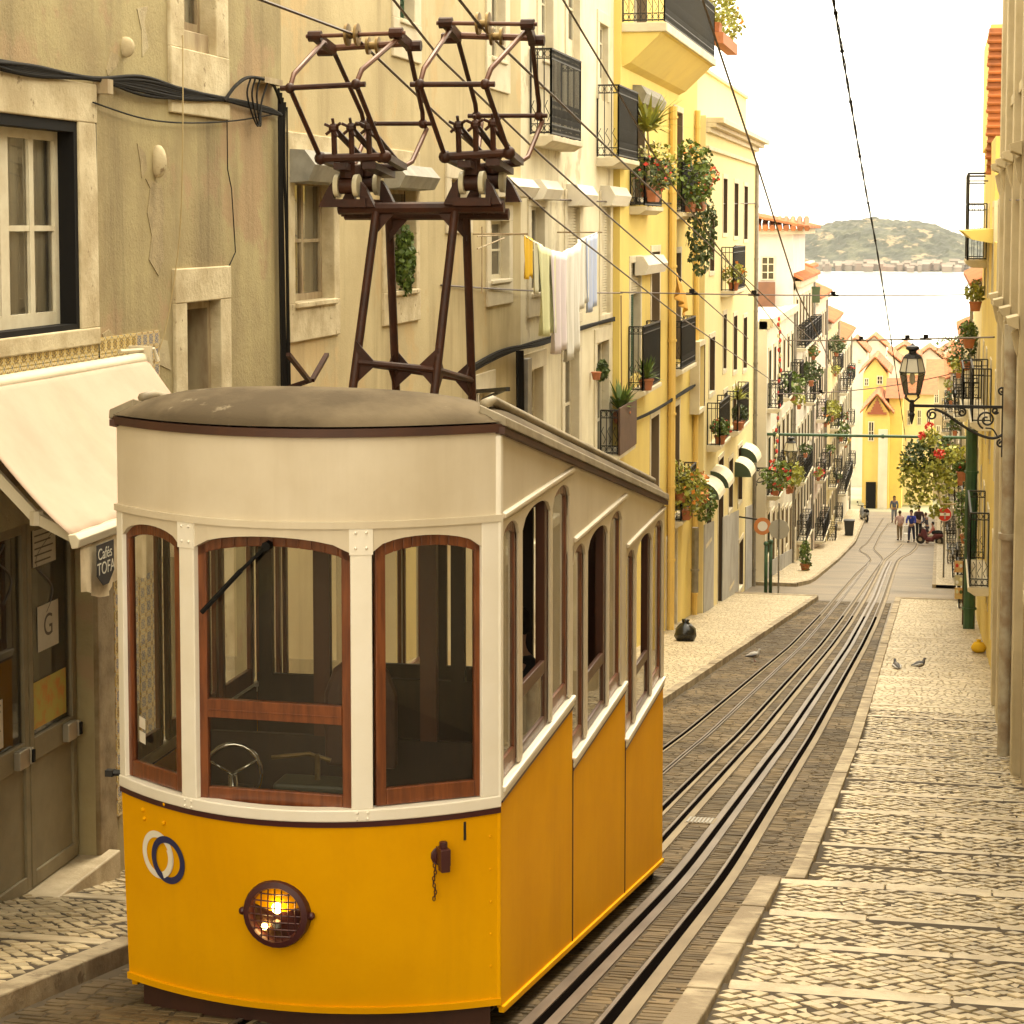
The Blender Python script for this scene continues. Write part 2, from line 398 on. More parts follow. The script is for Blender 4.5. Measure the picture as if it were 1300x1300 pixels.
SECT = {'L1': [(-.045, -.015, STEEL, 'rail_head'), (.05, .08, LIP, 'rail_edge')], 'L3': [(-.045, -.015, STEEL, 'rail_head'), (.055, .10, LIP, 'rail_edge')],
        'L4': [(-.05, -.02, STEEL, 'rail_head'), (.045, .13, LIP, 'rail_edge')], 'L6': [(-.055, -.025, STEEL, 'rail_head'), (.055, .15, LIP, 'rail_edge')],
        'L2': [(-.04, -.012, STEEL, 'slot_beam'), (.012, .04, STEEL, 'slot_beam')], 'L5': [(-.115, -.04, STEEL, 'slot_beam'), (.03, .11, STEEL, 'slot_beam')]}
TRK = {'L1': ('track_rail', 'left rail of the track the yellow tram stands on'), 'L2': ('cable_slot', 'narrow cable slot between the rails under the yellow tram'), 'L3': ('track_rail', 'right rail of the track the yellow tram stands on'),
       'L4': ('track_rail', 'left rail of the empty track beside the tram'), 'L5': ('cable_slot', 'wide steel cable slot in the middle of the empty track'), 'L6': ('track_rail', 'rightmost rail nearest the stepped pavement')}
BLOCK = []
for k in RAILS:
    Y, X = rail_path(k); RX[k] = (Y, X)
    t = thing(TRK[k][0], (X[0], Y[0], g(Y[0])), TRK[k][1], 'rail' if 'rail' in TRK[k][0] else 'cable slot', 'rails and cable slots in the road')
    lo, hi = SECT[k][0][0], SECT[k][-1][1]; BLOCK.append((X[0] + lo - .01, X[0] + hi + .01))
    gm = MB(); n0 = int(np.searchsorted(Y, 62)); gm.add(*ribbon(Y[:n0 + 1], X[:n0 + 1], lo + .005, hi - .005, .004)); obj('groove', gm, SLOT, t)
    gm = MB(); gm.add(*ribbon(Y[n0:], X[n0:], lo + .005, hi - .005, .004)); obj('groove', gm, mat('groove_shade_far', (.085, .062, .035), .9), t)  # same painted groove darkness, in a softer tone farther down the street
    for a, b, m_, n_ in SECT[k]:
        q = MB(); q.add(*ribbon(Y, X, a, b, .014)); obj(n_, q, m_, t)

# --- stone pieces
def stone_mesh(sx, sy, sz, seed, inset=.1):
    r = random.Random(seed); j = lambda k: (r.random() - .5) * k
    c = [(-sx / 2, -sy / 2), (sx / 2, -sy / 2), (sx / 2, sy / 2), (-sx / 2, sy / 2)]
    c = [(x + j(sx * .24), y + j(sy * .24)) for x, y in c]
    top = [(x * (1 - inset), y * (1 - inset), j(.008)) for x, y in c]
    return [(x, y, -.012) for x, y in c] + [(x, y, -sz) for x, y in c] + top
SF = [(8, 9, 10, 11), (0, 1, 9, 8), (1, 2, 10, 9), (2, 3, 11, 10), (3, 0, 8, 11), (4, 5, 1, 0), (5, 6, 2, 1), (6, 7, 3, 2), (7, 4, 0, 3)]
def proj(P):
    P = np.asarray(P, float); z = P @ _W; return 650 + F * (P @ _R) / z, PYC - F * (P @ _U) / z
def lay(stones, sx, sy, sz, m, parent, name, nearest, key, seed):
    # stones: (x, y, z, tilt, rot, kx, ky)
    stones.sort(key=key); meshes = []
    for i in range(8):
        me = bpy.data.meshes.new(name); me.from_pydata(stone_mesh(sx, sy, sz, seed + i), [], SF); me.update(); me.materials.append(m); meshes.append(me)
    og = ORG[parent.name]
    for i, (x, y, z, tilt, rot, kx, ky) in enumerate(stones[:nearest]):
        o = bpy.data.objects.new(name, meshes[i % 8]); COL.objects.link(o); o.parent = parent
        o.matrix_local = Matrix.Translation(Vector((x, y, z)) - og) @ Matrix.Rotation(tilt, 4, 'X') @ Matrix.Rotation(rot, 4, 'Z') @ Matrix.Diagonal((kx, ky, 1, 1))
    mb = MB(); vs = []; fs = []
    for i, (x, y, z, tilt, rot, kx, ky) in enumerate(stones[nearest:]):
        base = stone_mesh(sx, sy, sz, seed + 50 + i % 40); cr, sr = math.cos(rot), math.sin(rot); tt = math.tan(tilt); o = len(vs)
        for a, b, c in base[:4] + base[8:]:
            a, b = a * kx, b * ky; X, Y = a * cr - b * sr, a * sr + b * cr; vs.append((x + X, y + Y, z + c + Y * tt))
        fs += [(o + 4, o + 5, o + 6, o + 7), (o, o + 1, o + 5, o + 4), (o + 1, o + 2, o + 6, o + 5), (o + 2, o + 3, o + 7, o + 6), (o + 3, o, o + 4, o + 7)]
    mb.v = vs; mb.f = fs
    if fs: obj(name + '_field', mb, m, parent, kind='stuff')
def inframe(x, y, z, mg=20):
    a, b = proj((x, y, z)); return -mg < a < 1300 + mg and -mg < b < 1300 + mg

# road setts
lx = lambda Y: float(np.interp(Y, [9, 20, 37.8, 69.5], [-5.42, -5.42, -4.8, -3.7]))
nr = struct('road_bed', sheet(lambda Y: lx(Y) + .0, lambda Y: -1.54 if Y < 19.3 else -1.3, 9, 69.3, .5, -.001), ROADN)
st = []; y = 10.5
while y < 69:
    x = lx(y) + .02 + rnd() * .1; sl = math.atan((g(y + .5) - g(y - .5)))
    xe = -1.55 if y < 19.2 else -1.31
    if y > 12: bl = sorted((float(np.interp(y, *RX[k])) + SECT[k][0][0] - .01, float(np.interp(y, *RX[k])) + SECT[k][-1][1] + .01) for k in RX)
    else: bl = sorted(BLOCK)
    spans = []; cur = x
    for lo, hi in bl:
        if lo > cur: spans.append((cur, lo))
        cur = max(cur, hi)
    spans.append((cur, xe))
    for lo, hi in spans:
        if hi - lo < .05: continue
        ws = []; left = hi - lo
        while left > 0:
            w_ = uni(.13, .23)
            if left - w_ < .09: w_ = left
            ws.append(w_); left -= w_
        px_ = lo
        for wd in ws:
            cx = px_ + wd / 2; px_ += wd
            if 12.3 < y < 19.5 and -4.8 < cx < -2.95: continue
            z = g(y) + uni(.002, .008)
            if inframe(cx, y, z): st.append((cx, y, z, sl, uni(-.02, .02), (wd - .014) / .2, uni(.86, 1.0) * (1 if y < 40 else 1.5)))
    y += .108 if y < 40 else .16
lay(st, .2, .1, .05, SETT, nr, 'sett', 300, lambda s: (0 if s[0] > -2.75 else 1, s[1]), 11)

# right pavement of shallow steps
SY = [11.9, 13.74, 15.59, 17.26, 19.25, 20.6, 21.99, 23.3, 24.81, 26.6, 28.17]
while SY[-1] < 68.5: SY.append(SY[-1] + 1.75)
RIS = .085
def zt(Y):
    k = max(0, min(len(SY) - 2, int(np.searchsorted(SY, Y)) - 1)); a, b = SY[k], SY[k + 1]
    t = min(1, max(0, (Y - a) / (b - a))); return (g(a) + .10 - RIS) * (1 - t) + (g(b) + .10) * t
def xk(Y): return -1.33 if Y < 19.2 else -1.12
pav = struct('stepped_pavement', sheet(lambda Y: xk(Y) - .02, K(1.42), 9.5, 38, .12, lambda Y: zt(Y) - .007), GROUT)
obj('paving_sheet', sheet(lambda Y: -1.14, K(1.42), 38, 70.3, .25, lambda Y: zt(Y)), CALCF, pav)
for i, Y in enumerate(SY):
    x = -1.30 if Y < 19.2 else -1.11
    if abs(Y - 19.25) < .01: x = -1.50
    while x < 1.38:
        x2 = min(1.4, x + uni(.8, 1.5)); x2 = 1.4 if 1.4 - x2 < .4 else x2; z = g(Y) + (.116 if Y < 20 else .104) + uni(-.006, .006); dy = uni(-.03, .03); sk = uni(-.012, .012)
        if i == 2 and x < -1.2: x2 = -.95
        WD = .2 if Y < 23 else .14
        mb = MB(); mb.hexa([(x + .006, Y - WD + dy - sk, z - .1), (x2 - .006, Y - WD + dy + sk, z - .1), (x2 - .006, Y + .01 + dy + sk, z - .13), (x + .006, Y + .01 + dy - sk, z - .13),
                            (x + .006, Y - WD + dy - sk, z), (x2 - .006, Y - WD + dy + sk, z), (x2 - .006, Y + .01 + dy + sk, z - .006), (x + .006, Y + .01 + dy - sk, z - .006)])
        obj('step_slab', mb, SLAB, pav, bev=.012 if Y < 24 else 0)
        x = x2
st = []
d = .118; rows = int((38 - 11) / (d * .72)); ry = 11.0; r = 0
while ry < 38:
    x = -1.34 + (d * .72 if r % 2 else 0)
    while x < 1.4:
        X = x + uni(-.012, .012); Y = ry + uni(-.012, .012); x += d * 1.44
        if X < xk(Y) + .04 or any(Y > s - (.235 if s < 23 else .18) and Y < s + .045 for s in SY): continue
        k = int(np.searchsorted(SY, Y)) - 1; sl = math.atan((zt(Y + .05) - zt(Y - .05)) / .1) if Y > 11.3 else -.15
        z = zt(Y) + uni(-.006, .006)
        if inframe(X, Y, z): st.append((X, Y, z, sl, math.pi / 4 + uni(-.16, .16), uni(.80, .93), uni(.80, .93)))
    ry += d * .72; r += 1
lay(st, d, d, .05, CALC, pav, 'paving_stone', 300, lambda s: s[1], 31)
def kerb_run(parent, x0, x1, Y0, Y1, h, ln, m=KERB, bev=.012):
    y = Y0
    while y < Y1 - .05:
        y2 = min(Y1, y + uni(ln * .8, ln * 1.2)); a = x0(y), x1(y), x0(y2), x1(y2); hh = h + uni(-.006, .006); e = .005
        mb = MB(); mb.hexa([(a[0], y + e, g(y) - .2), (a[1], y + e, g(y) - .2), (a[3], y2 - e, g(y2) - .2), (a[2], y2 - e, g(y2) - .2), (a[0], y + e, g(y) + hh), (a[1], y + e, g(y) + hh), (a[3], y2 - e, g(y2) + hh), (a[2], y2 - e, g(y2) + hh)])
        obj('kerb_stone', mb, m, parent, bev=bev if y < 26 else 0); y = y2
kerb_run(pav, K(-1.54), K(-1.335), 9.6, 19.22, .125, 1.0)
kerb_run(pav, lambda Y: -1.31 + .12 * (Y - 19) / 51, lambda Y: -1.125 + .12 * (Y - 19) / 51, 19.28, 70.2, .125, 1.3)
mb = MB(); mb.box(-1.2, 1.4, 70.2, 70.45, g(70.3) - .2, g(70.3) + .13); obj('kerb_stone', mb, KERB, pav)

# left pavement
lx = lambda Y: float(np.interp(Y, [9, 20, 37.8, 69.5], [-5.42, -5.42, -4.8, -3.7]))
LH = .13
lp = struct('left_pavement', sheet(K(-7.4), lambda Y: lx(Y) - .15, 9, 20, .3, LH - .007), GROUT)
obj('paving_sheet', sheet(K(-7.4), lambda Y: lx(Y) - .15, 20, 69.5, .5, LH), CALCF, lp)
kerb_run(lp, lambda Y: lx(Y) - .17, lx, 9, 69.5, LH + .012, 1.2)
mb = MB(); mb.box(-7.4, -3.75, 69.5, 69.75, g(69.5) - .2, g(69.5) + LH + .01); obj('kerb_stone', mb, KERB, lp)
for Y in (11.7, 13.38, 15.35, 17.2):
    x = -7.2
    while x < -5.62:
        x2 = min(-5.6, x + uni(.7, 1.1)); z = g(Y) + LH + .004
        mb = MB(); sl = g(Y + .1) - g(Y - .1); mb.hexa([(x + .005, Y - .1, z - .1), (x2 - .005, Y - .1, z - .1), (x2 - .005, Y + .1, z + sl - .1), (x + .005, Y + .1, z + sl - .1), (x + .005, Y - .1, z - sl / 2), (x2 - .005, Y - .1, z - sl / 2), (x2 - .005, Y + .1, z + sl / 2), (x + .005, Y + .1, z + sl / 2)])
        obj('step_slab', mb, SLAB, lp, bev=.01); x = x2
st = []; ry = 10.5; r = 0
while ry < 19.5:
    x = -7.3 + (d * .72 if r % 2 else 0)
    while x < -5.62:
        X = x + uni(-.012, .012); Y = ry + uni(-.012, .012); x += d * 1.44
        if any(abs(Y - s) < .16 for s in (11.7, 13.38, 15.35, 17.2)): continue
        z = g(Y) + LH + uni(-.006, .006)
        if inframe(X, Y, z): st.append((X, Y, z, math.atan(g(Y + .5) - g(Y - .5)), math.pi / 4 + uni(-.2, .2), uni(.8, .95), uni(.8, .95)))
    ry += d * .72; r += 1
lay(st, d, d, .05, CALC, lp, 'paving_stone', 300, lambda s: s[1], 71)

# pavements past the crossing
def far_pave(name, xl, xr, Y0, Y1):
    p = struct(name, sheet(xl, xr, Y0, Y1, 1, .12), CALCF)
    q = MB(); n = int((Y1 - Y0) / 1.0); 
    side = xr if name.startswith('left') else xl; s = .14 if name.startswith('left') else -.14
    kerb_run(p, (lambda Y: side(Y)) if s > 0 else (lambda Y: side(Y) + s), (lambda Y: side(Y) + s) if s > 0 else (lambda Y: side(Y)), Y0, Y1, .13, 2.0); return p
far_pave('left_far_pavement', K(-7), lambda Y: float(np.interp(Y, [77, 78, 80, 86, 99, 150], [-5.0, -4.75, -4.6, -4.55, -4.45, -4.6])), 77, 150)
mb = MB(); mb.box(-7, -4.9, 76.85, 77, g(77) - .2, g(77) + .13); struct('left_corner_kerb', mb, KERB)
far_pave('right_far_pavement', lambda Y: float(np.interp(Y, [79, 150], [.15, .3])), K(1.4), 79, 150)
# covers and gratings
def plate(name, px, wx, wy, label, h):
    p = gnd(*px); mb = MB(); z = lambda Y: g(Y) + h
    x0, x1, y0, y1 = p[0] - wx / 2, p[0] + wx / 2, p[1] - wy / 2, p[1] + wy / 2
    t = thing(name, (p[0], p[1], z(p[1])), label, 'cover')
    mb.hexa([(x0, y0, z(y0) - .03), (x1, y0, z(y0) - .03), (x1, y1, z(y1) - .03), (x0, y1, z(y1) - .03), (x0, y0, z(y0)), (x1, y0, z(y0)), (x1, y1, z(y1)), (x0, y1, z(y1))]); obj('frame', mb, LIP, t)
    mb = MB(); nb = 7
    for i in range(nb):
        a = x0 + .02 + (x1 - x0 - .04) * i / nb; b = a + (x1 - x0 - .04) / nb * .6
        mb.hexa([(a, y0 + .03, z(y0 + .03)), (b, y0 + .03, z(y0 + .03)), (b, y1 - .03, z(y1 - .03)), (a, y1 - .03, z(y1 - .03))] + [(a, y0 + .03, z(y0 + .03) + .008), (b, y0 + .03, z(y0 + .03) + .008), (b, y1 - .03, z(y1 - .03) + .008), (a, y1 - .03, z(y1 - .03) + .008)])
    obj('ribs', mb, ZINC, t)
plate('access_cover', (890, 1043), .34, .5, 'small square iron cover between the tram track and the cable slot', .016)
plate('drain_grating', (1193, 846), .45, .28, 'narrow drain grating in the pale pavement beside the pigeons', .03)

# ================================================================== BUILDINGS
class Fac:      # a facade on the plane X, facing the street; d = distance out from the wall
    def __init__(s, X, side): s.X, s.s = X, side
    def box(s, mb, y0, y1, z0, z1, d0, d1):
        a, b = s.X + s.s * d0, s.X + s.s * d1; return mb.box(min(a, b), max(a, b), y0, y1, z0, z1)
    def pt(s, y, z, d): return (s.X + s.s * d, y, z)
def wall(f, name, Y0, Y1, Z0, Z1, ops, m, parent, deep=6.0, rev=.35):
    ys = sorted(set([Y0, Y1] + [v for o in ops for v in o[:2] if Y0 < v < Y1])); zs = sorted(set([Z0, Z1] + [v for o in ops for v in o[2:4] if Z0 < v < Z1]))
    mb = MB(); idx = {}; fs = []
    def vid(y, z, d):
        k = (round(y, 5), round(z, 5), d)
        if k not in idx: idx[k] = len(mb.v); mb.v.append(f.pt(y, z, d))
        return idx[k]
    for i in range(len(ys) - 1):
        for j in range(len(zs) - 1):
            cy, cz = (ys[i] + ys[i + 1]) / 2, (zs[j] + zs[j + 1]) / 2
            if any(o[0] < cy < o[1] and o[2] < cz < o[3] for o in ops): continue
            mb.f.append((vid(ys[i], zs[j], 0), vid(ys[i + 1], zs[j], 0), vid(ys[i + 1], zs[j + 1], 0), vid(ys[i], zs[j + 1], 0)))
    for o in ops:
        a, b, c, d_ = o[:4]; q = [(a, c), (b, c), (b, d_), (a, d_)]
        for i in range(4):
            (y0, z0), (y1, z1) = q[i], q[(i + 1) % 4]; mb.quad(f.pt(y0, z0, 0), f.pt(y1, z1, 0), f.pt(y1, z1, -rev), f.pt(y0, z0, -rev))
    for (y, ) in ((Y0,), (Y1,)): mb.quad(f.pt(y, Z0, 0), f.pt(y, Z1, 0), f.pt(y, Z1, -deep), f.pt(y, Z0, -deep))
    mb.quad(f.pt(Y0, Z1, 0), f.pt(Y1, Z1, 0), f.pt(Y1, Z1, -deep), f.pt(Y0, Z1, -deep)); mb.quad(f.pt(Y0, Z0, -deep), f.pt(Y1, Z0, -deep), f.pt(Y1, Z1, -deep), f.pt(Y0, Z1, -deep))
    return obj(name, mb, m, parent)
def surround(f, r, w, m, parent, dp=.035, sill=True, top=None, bot=None, bev=.012):
    a, b, c, d = r; t = w if top is None else top; bt = w if bot is None else bot
    mb = MB(); f.box(mb, a - w, a + .004, c, d, -.34, dp); f.box(mb, b - .004, b + w, c, d, -.34, dp); f.box(mb, a - w, b + w, d - .004, d + t, -.34, dp + .004)
    if bt > 0: f.box(mb, a - w, b + w, c - bt, c + .004, -.34, dp + .006)
    o = obj('stone_surround', mb, m, parent, bev=bev)
    if sill:
        mb = MB(); f.box(mb, a - .03, b + .03, c - .05, c + .012, -.3, dp + .04); obj('sill', mb, m, o, bev=bev)
    return o
def window(f, r, m, parent, rec=.12, cols=2, rows=2, bw=.05, pane=None, curtain=None, name='window', back=True, solid=0, lining=None):
    a, b, c, d = r; pane = pane or PANED; mb = MB(); d0, d1 = -rec - .05, -rec
    f.box(mb, a, a + bw, c, d, d0, d1); f.box(mb, b - bw, b, c, d, d0, d1); f.box(mb, a + bw, b - bw, d - bw, d, d0, d1 - .002); f.box(mb, a + bw, b - bw, c, c + bw * 1.4, d0, d1 - .002)
    for i in range(1, cols):
        x = a + (b - a) * i / cols; f.box(mb, x - bw * .55, x + bw * .55, c + bw * 1.4, d - bw, d0, d1 - .004)
    for j in range(1, rows):
        z = c + solid + (d - c - solid) * j / rows; f.box(mb, a + bw, b - bw, z - bw * .3, z + bw * .3, d0 + .01, d1 - .008)
    if solid: f.box(mb, a + bw, b - bw, c + bw, c + solid, d0 + .008, d1 - .015)
    o = obj(name, mb, m, parent)
    for i in range(cols):
        y0 = a + (b - a) * i / cols; y1 = a + (b - a) * (i + 1) / cols
        mb = MB(); mb.quad(f.pt(y0 + .01, c + solid + .02, d0 + .02), f.pt(y1 - .01, c + solid + .02, d0 + .02), f.pt(y1 - .01, d - .02, d0 + .02), f.pt(y0 + .01, d - .02, d0 + .02)); obj('pane', mb, pane, o)
    if curtain:
        mb = MB(); n = 24; vs = []; fs = []
        for k in range(n + 1):
            y = a + (b - a) * k / n; dd = d0 - .05 - .015 * math.sin(k * 1.9) - .01 * math.sin(k * 4.1)
            vs += [f.pt(y, c, dd), f.pt(y, d, dd)]
        for k in range(n): fs.append((2 * k, 2 * k + 2, 2 * k + 3, 2 * k + 1))
        mb.add(vs, fs); obj('curtain', mb, curtain, o, smooth=True)
    if lining: mb = MB(); f.box(mb, b - .045, b - .006, c + .01, d - .01, -rec + .002, .02); obj('jamb_lining', mb, lining, o)
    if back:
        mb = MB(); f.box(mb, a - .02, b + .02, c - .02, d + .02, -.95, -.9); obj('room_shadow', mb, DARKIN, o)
    return o
def shutter(f, r, m, parent, rec=.06, n=None, name='shutter'):
    a, b, c, d = r; n = n or max(3, int((d - c) / .055)); mb = MB(); h = (d - c) / n
    for i in range(n): f.box(mb, a + .02, b - .02, c + i * h, c + (i + .72) * h, -rec - .03, -rec + (.0 if i % 2 else .004))
    f.box(mb, a, a + .035, c, d, -rec - .05, -rec + .012); f.box(mb, b - .035, b, c, d, -rec - .05, -rec + .012); f.box(mb, a + .035, b - .035, c, d, -rec - .06, -rec - .035)
    return obj(name, mb, m, parent)
def boxcase(f, y0, y1, z0, z1, m, parent, dp=.32):    # roller shutter housing with a sloped top
    mb = MB(); p = [f.pt(y0, z0, 0), f.pt(y0, z0 + .02, dp * .75), f.pt(y0, z0 + (z1 - z0) * .55, dp), f.pt(y0, z1, dp * .62), f.pt(y0, z1 + .01, 0)]
    mb.prism(p, (0, y1 - y0, 0)); return obj('shutter_box', mb, m, parent)
def railing(f, y0, y1, z0, h, d, parent, ornate=True, m=None, name='railing'):
    m = m or IRON; mb = MB(); t = .011
    def run(p, q):
        p, q = Vector(p), Vector(q); L = (q - p).length; n = max(3, int(L / .125)); u = Vector((0, 0, 1))
        mb.bar(p + u * h, q + u * h, .045, .03); mb.bar(p + u * .05, q + u * .05, .028); mb.bar(p + u * (h - .16), q + u * (h - .16), .02)
        if ornate: mb.bar(p + u * .2, q + u * .2, .018)
        for i in range(n + 1):
            b = p + (q - p) * (i / n); mb.bar(b + u * .02, b + u * h, t * 1.5 if i % n else .03)
            if ornate and i < n:
                c = p + (q - p) * ((i + .5) / n); r = L / n * .42; dr = (q - p).normalized()
                for zc, k in ((h - .08, 1), (.125, 1)):
                    pts = [c + u * zc + dr * r * math.cos(a) + u * r * 1.3 * math.sin(a) for a in np.linspace(0, 2 * math.pi, 7)]
                    mb.tube(pts, .008, 3, False)
                mb.tube([c + u * (.24 + .0), c + u * .34 + dr * r * .8, c + u * .42, c + u * .5 - dr * r * .8, c + u * .6], .008, 3, False)
    A, B = f.pt(y0, z0, .02), f.pt(y0, z0, d); Cc, D = f.pt(y1, z0, d), f.pt(y1, z0, .02)
    run(A, B); run(B, Cc); run(Cc, D); return obj(name, mb, m, parent)
def balcony(f, y0, y1, z, parent, d=.6, h=1.0, th=.18, m=None, ornate=True, rail=True):
    mb = MB(); p = [f.pt(y0, z, -.05), f.pt(y0, z, d), f.pt(y0, z - th * .5, d), f.pt(y0, z - th * .62, d - .05), f.pt(y0, z - th, d - .16), f.pt(y0, z - th, -.05)]
    mb.prism(p, (0, y1 - y0, 0)); o = obj('balcony', mb, m or STONE2, parent, bev=.008)
    if rail: railing(f, y0 + .03, y1 - .03, z, h, d - .05, o, ornate)
    return o
def pipe(f, y, z0, z1, m, parent, r=.055, d=.08, name='drain_pipe'):
    mb = MB(); mb.tube([f.pt(y, z0, d), f.pt(y, z1, d)], r, 8); z = z0 + .6
    while z < z1: mb.lathe([(r * 1.25, 0), (r * 1.25, .06)], f.pt(y, z, d), n=8); z += 1.9
    return obj(name, mb, m, parent, smooth='auto')
def tiles_roof(x0, x1, y0, y1, z0, z1, parent, ridge='y', m=None, step=.22, name='roof', rows=None):
    # a pitched roof plane with rows of round tiles; slope runs from (x0,z0) to (x1,z1)
    mb = MB(); m = m or TERRA; n = max(2, int(abs(y1 - y0) / step)); R = rows or 10
    for i in range(n):
        yc = y0 + (y1 - y0) * (i + .5) / n; r = abs(y1 - y0) / n * .5
        for k in range(R):
            a, b = k / R, (k + 1.08) / R; pa = (x0 + (x1 - x0) * a, yc, z0 + (z1 - z0) * a + .01); pb = (x0 + (x1 - x0) * b, yc, z0 + (z1 - z0) * b + .035)
            vs = []; fs = []
            for q, P in enumerate((pa, pb)):
                for t in (0, .25, .5, .75, 1): vs.append((P[0], P[1] - r * math.cos(math.pi * t), P[2] + r * .9 * math.sin(math.pi * t)))
            for t in range(4): fs.append((t, t + 1, 6 + t, 5 + t))
            fs.append((0, 1, 2, 3, 4)); mb.add(vs, fs)
    mb.quad((x0, y0, z0), (x0, y1, z0), (x1, y1, z1), (x1, y0, z1)); return obj(name, mb, m, parent)

# ---------------- building A: weathered ochre house by the camera, with the shop
XA = -6.9; fA = Fac(XA, 1)
A = thing('ochre_house', (XA, 13.5, g(13.5)), 'weathered ochre plaster house with stone framed windows and corner cafe at the left edge', 'building')
wA1 = (13.9, 16.08, -.86, .84); wA2 = rect(XA, 230, 271, 20, 62); wA2 = (wA2[0], wA2[1], wA2[2], wA2[2] + 1.7)
sd = rect(XA, 234, 277, 384, 490); sd = (sd[0], sd[1], -4.6, sd[3])
shop = (14.35, 16.28, g(15.4) + .12, -2.32)
opsA = [wA1, wA2, sd, shop]
YA1 = 21.55
wall(fA, 'plaster_wall', 2, YA1, -8, 9, opsA, PL_A, A)
surround(fA, wA1, .38, STONE, A, .03, False, top=.32, bot=.14)
mb = MB(); a, b, c, d_ = wA1
for q in ((a, a + .07, c, d_), (b - .07, b, c, d_), (a + .07, b - .07, d_ - .09, d_), (a + .07, b - .07, c, c + .05)): fA.box(mb, *q, -.2, .012)
obj('black_window_lining', mb, BLACKW, A)
window(fA, (a + .07, 15.0, c + .05, d_ - .09), WOODW, A, .13, 2, 2, .075, GLASSW, CURT)
window(fA, (15.0, b - .07, c + .05, d_ - .09), WOODW, A, .13, 2, 2, .075, GLASSW, CURT)
surround(fA, wA2, .36, STONE, A, .03, False, bot=.6)
mb = MB(); fA.box(mb, wA2[0], wA2[1], wA2[2], wA2[2] + .2, -.16, -.05); obj('sill_board', mb, WOODO, A, bev=.01)
window(fA, (wA2[0], wA2[1], wA2[2] + .2, wA2[3]), WOODO, A, .14, 2, 2, .07, GLASSW, CURT)
surround(fA, sd, .31, STONE, A, .03, False, top=.32, bot=0)
mb = MB(); fA.box(mb, sd[0] - .3, sd[1] + .6, sd[2], sd[3] + .1, -1.6, -1.55); obj('dark_doorway', mb, DARKIN, A)
mb = MB(); fA.box(mb, sd[1] - .09, sd[1] - .002, sd[2], sd[3] - .08, -.34, -.08); fA.box(mb, sd[0] + .002, sd[1] - .002, sd[3] - .08, sd[3] - .002, -.34, -.08); obj('door_frame', mb, WOODO, A)
# shop doorway
SHOPW = mat('olive_painted_door', (.25, .205, .115), .6, (.18, .145, .08), 3, .5, .15, 60, streak=.3)
SHOPP = mat('worn_stone_pilaster', (.34, .26, .14), .9, (.17, .115, .05), 2.2, .7, .5, 26, streak=.4)
mb = MB(); fA.box(mb, shop[1] + .002, shop[1] + .38, shop[2] - .1, -2.0, -.2, .04); fA.box(mb, shop[0] - .4, shop[0] - .002, shop[2] - .1, -2.0, -.2, .04); fA.box(mb, shop[0] - .4, shop[1] + .38, -2.0, -1.75, -.2, .044)
obj('stone_pilaster', mb, SHOPP, A, bev=.015)
mb = MB(); fA.box(mb, shop[0] - .1, shop[1] + .2, shop[2] - .3, shop[2] + .05, -.3, .14); obj('threshold', mb, SLAB, A, bev=.015)
mb = MB(); fA.box(mb, shop[0], shop[1], shop[2], shop[3], -1.3, -1.25); obj('shop_interior', mb, DARKIN, A)
ymid = (shop[0] + shop[1]) / 2; zl = shop[2] + .06
ALU = mat('dull_aluminium', (.42, .38, .29), .4, metal=.6)
def leaf(y0, y1):
    mb = MB(); bw = .075; zr = zl + 1.02; top = shop[3] - .02
    for q in ((y0, y0 + bw, zl, top), (y1 - bw, y1, zl, top), (y0 + bw, y1 - bw, top - .1, top), (y0 + bw, y1 - bw, zl, zl + .12), (y0 + bw, y1 - bw, zr, zr + .19)): fA.box(mb, *q, -.2, -.14)
    o = obj('shop_door', mb, SHOPW, A, bev=.006)
    mb = MB(); fA.box(mb, y0 + bw, y1 - bw, zl + .12, zr, -.185, -.165); obj('lower_panel', mb, SHOPW, o)
    mb = MB(); fA.box(mb, y0 + bw, y1 - bw, zr + .19, top - .1, -.178, -.172); obj('pane', mb, GLASSW, o)
    mb = MB(); fA.box(mb, y1 - .30, y1 - .12, zr + .02, zr + .17, -.14, -.08); fA.box(mb, y1 - .12, y1 - .07, zr + .03, zr + .16, -.14, -.07); obj('lock_plate', mb, ALU, o, bev=.008)
    mb = MB(); fA.box(mb, y1 - .115, y1 - .075, zr + .045, zr + .145, -.07, -.055); obj('door_handle', mb, BLACKW, o)
    return o, zr
PAPER = mat('notice_paper', (.62, .57, .44), .8, (.5, .45, .33), 5, .4)
PAPERT = mat('notice_print', (.12, .10, .08), .8)
def MX(f, y, z, d):   # text lying in the facade plane of the left side, reading along +Y
    return Matrix(((0, 0, 1, f.X + d), (1, 0, 0, y), (0, 1, 0, z), (0, 0, 0, 1))) if f.s > 0 else Matrix(((0, 0, -1, f.X - d), (-1, 0, 0, y), (0, 1, 0, z), (0, 0, 0, 1)))
def notice(par, y0, y1, z0, z1, m, txt=None, sz=.2, lines=0, d=-.166):
    mb = MB(); fA.box(mb, y0, y1, z0, z1, d, d + .003); o = obj('notice', mb, m, par)
    if txt: text('notice_print', txt, sz, PAPERT, MX(fA, (y0 + y1) / 2, (z0 + z1) / 2, d + .004), o, .0005)
    if lines:
        mb = MB()
        for i in range(lines): z = z1 - .04 - (z1 - z0 - .08) * i / max(1, lines - 1); fA.box(mb, y0 + .03, y1 - .03 - rnd() * .08, z - .006, z + .006, d + .003, d + .005)
        obj('printed_lines', mb, PAPERT, o)
L1_, zr = leaf(shop[0] + .04, ymid - .01); L2_, zr = leaf(ymid + .01, shop[1] - .04)
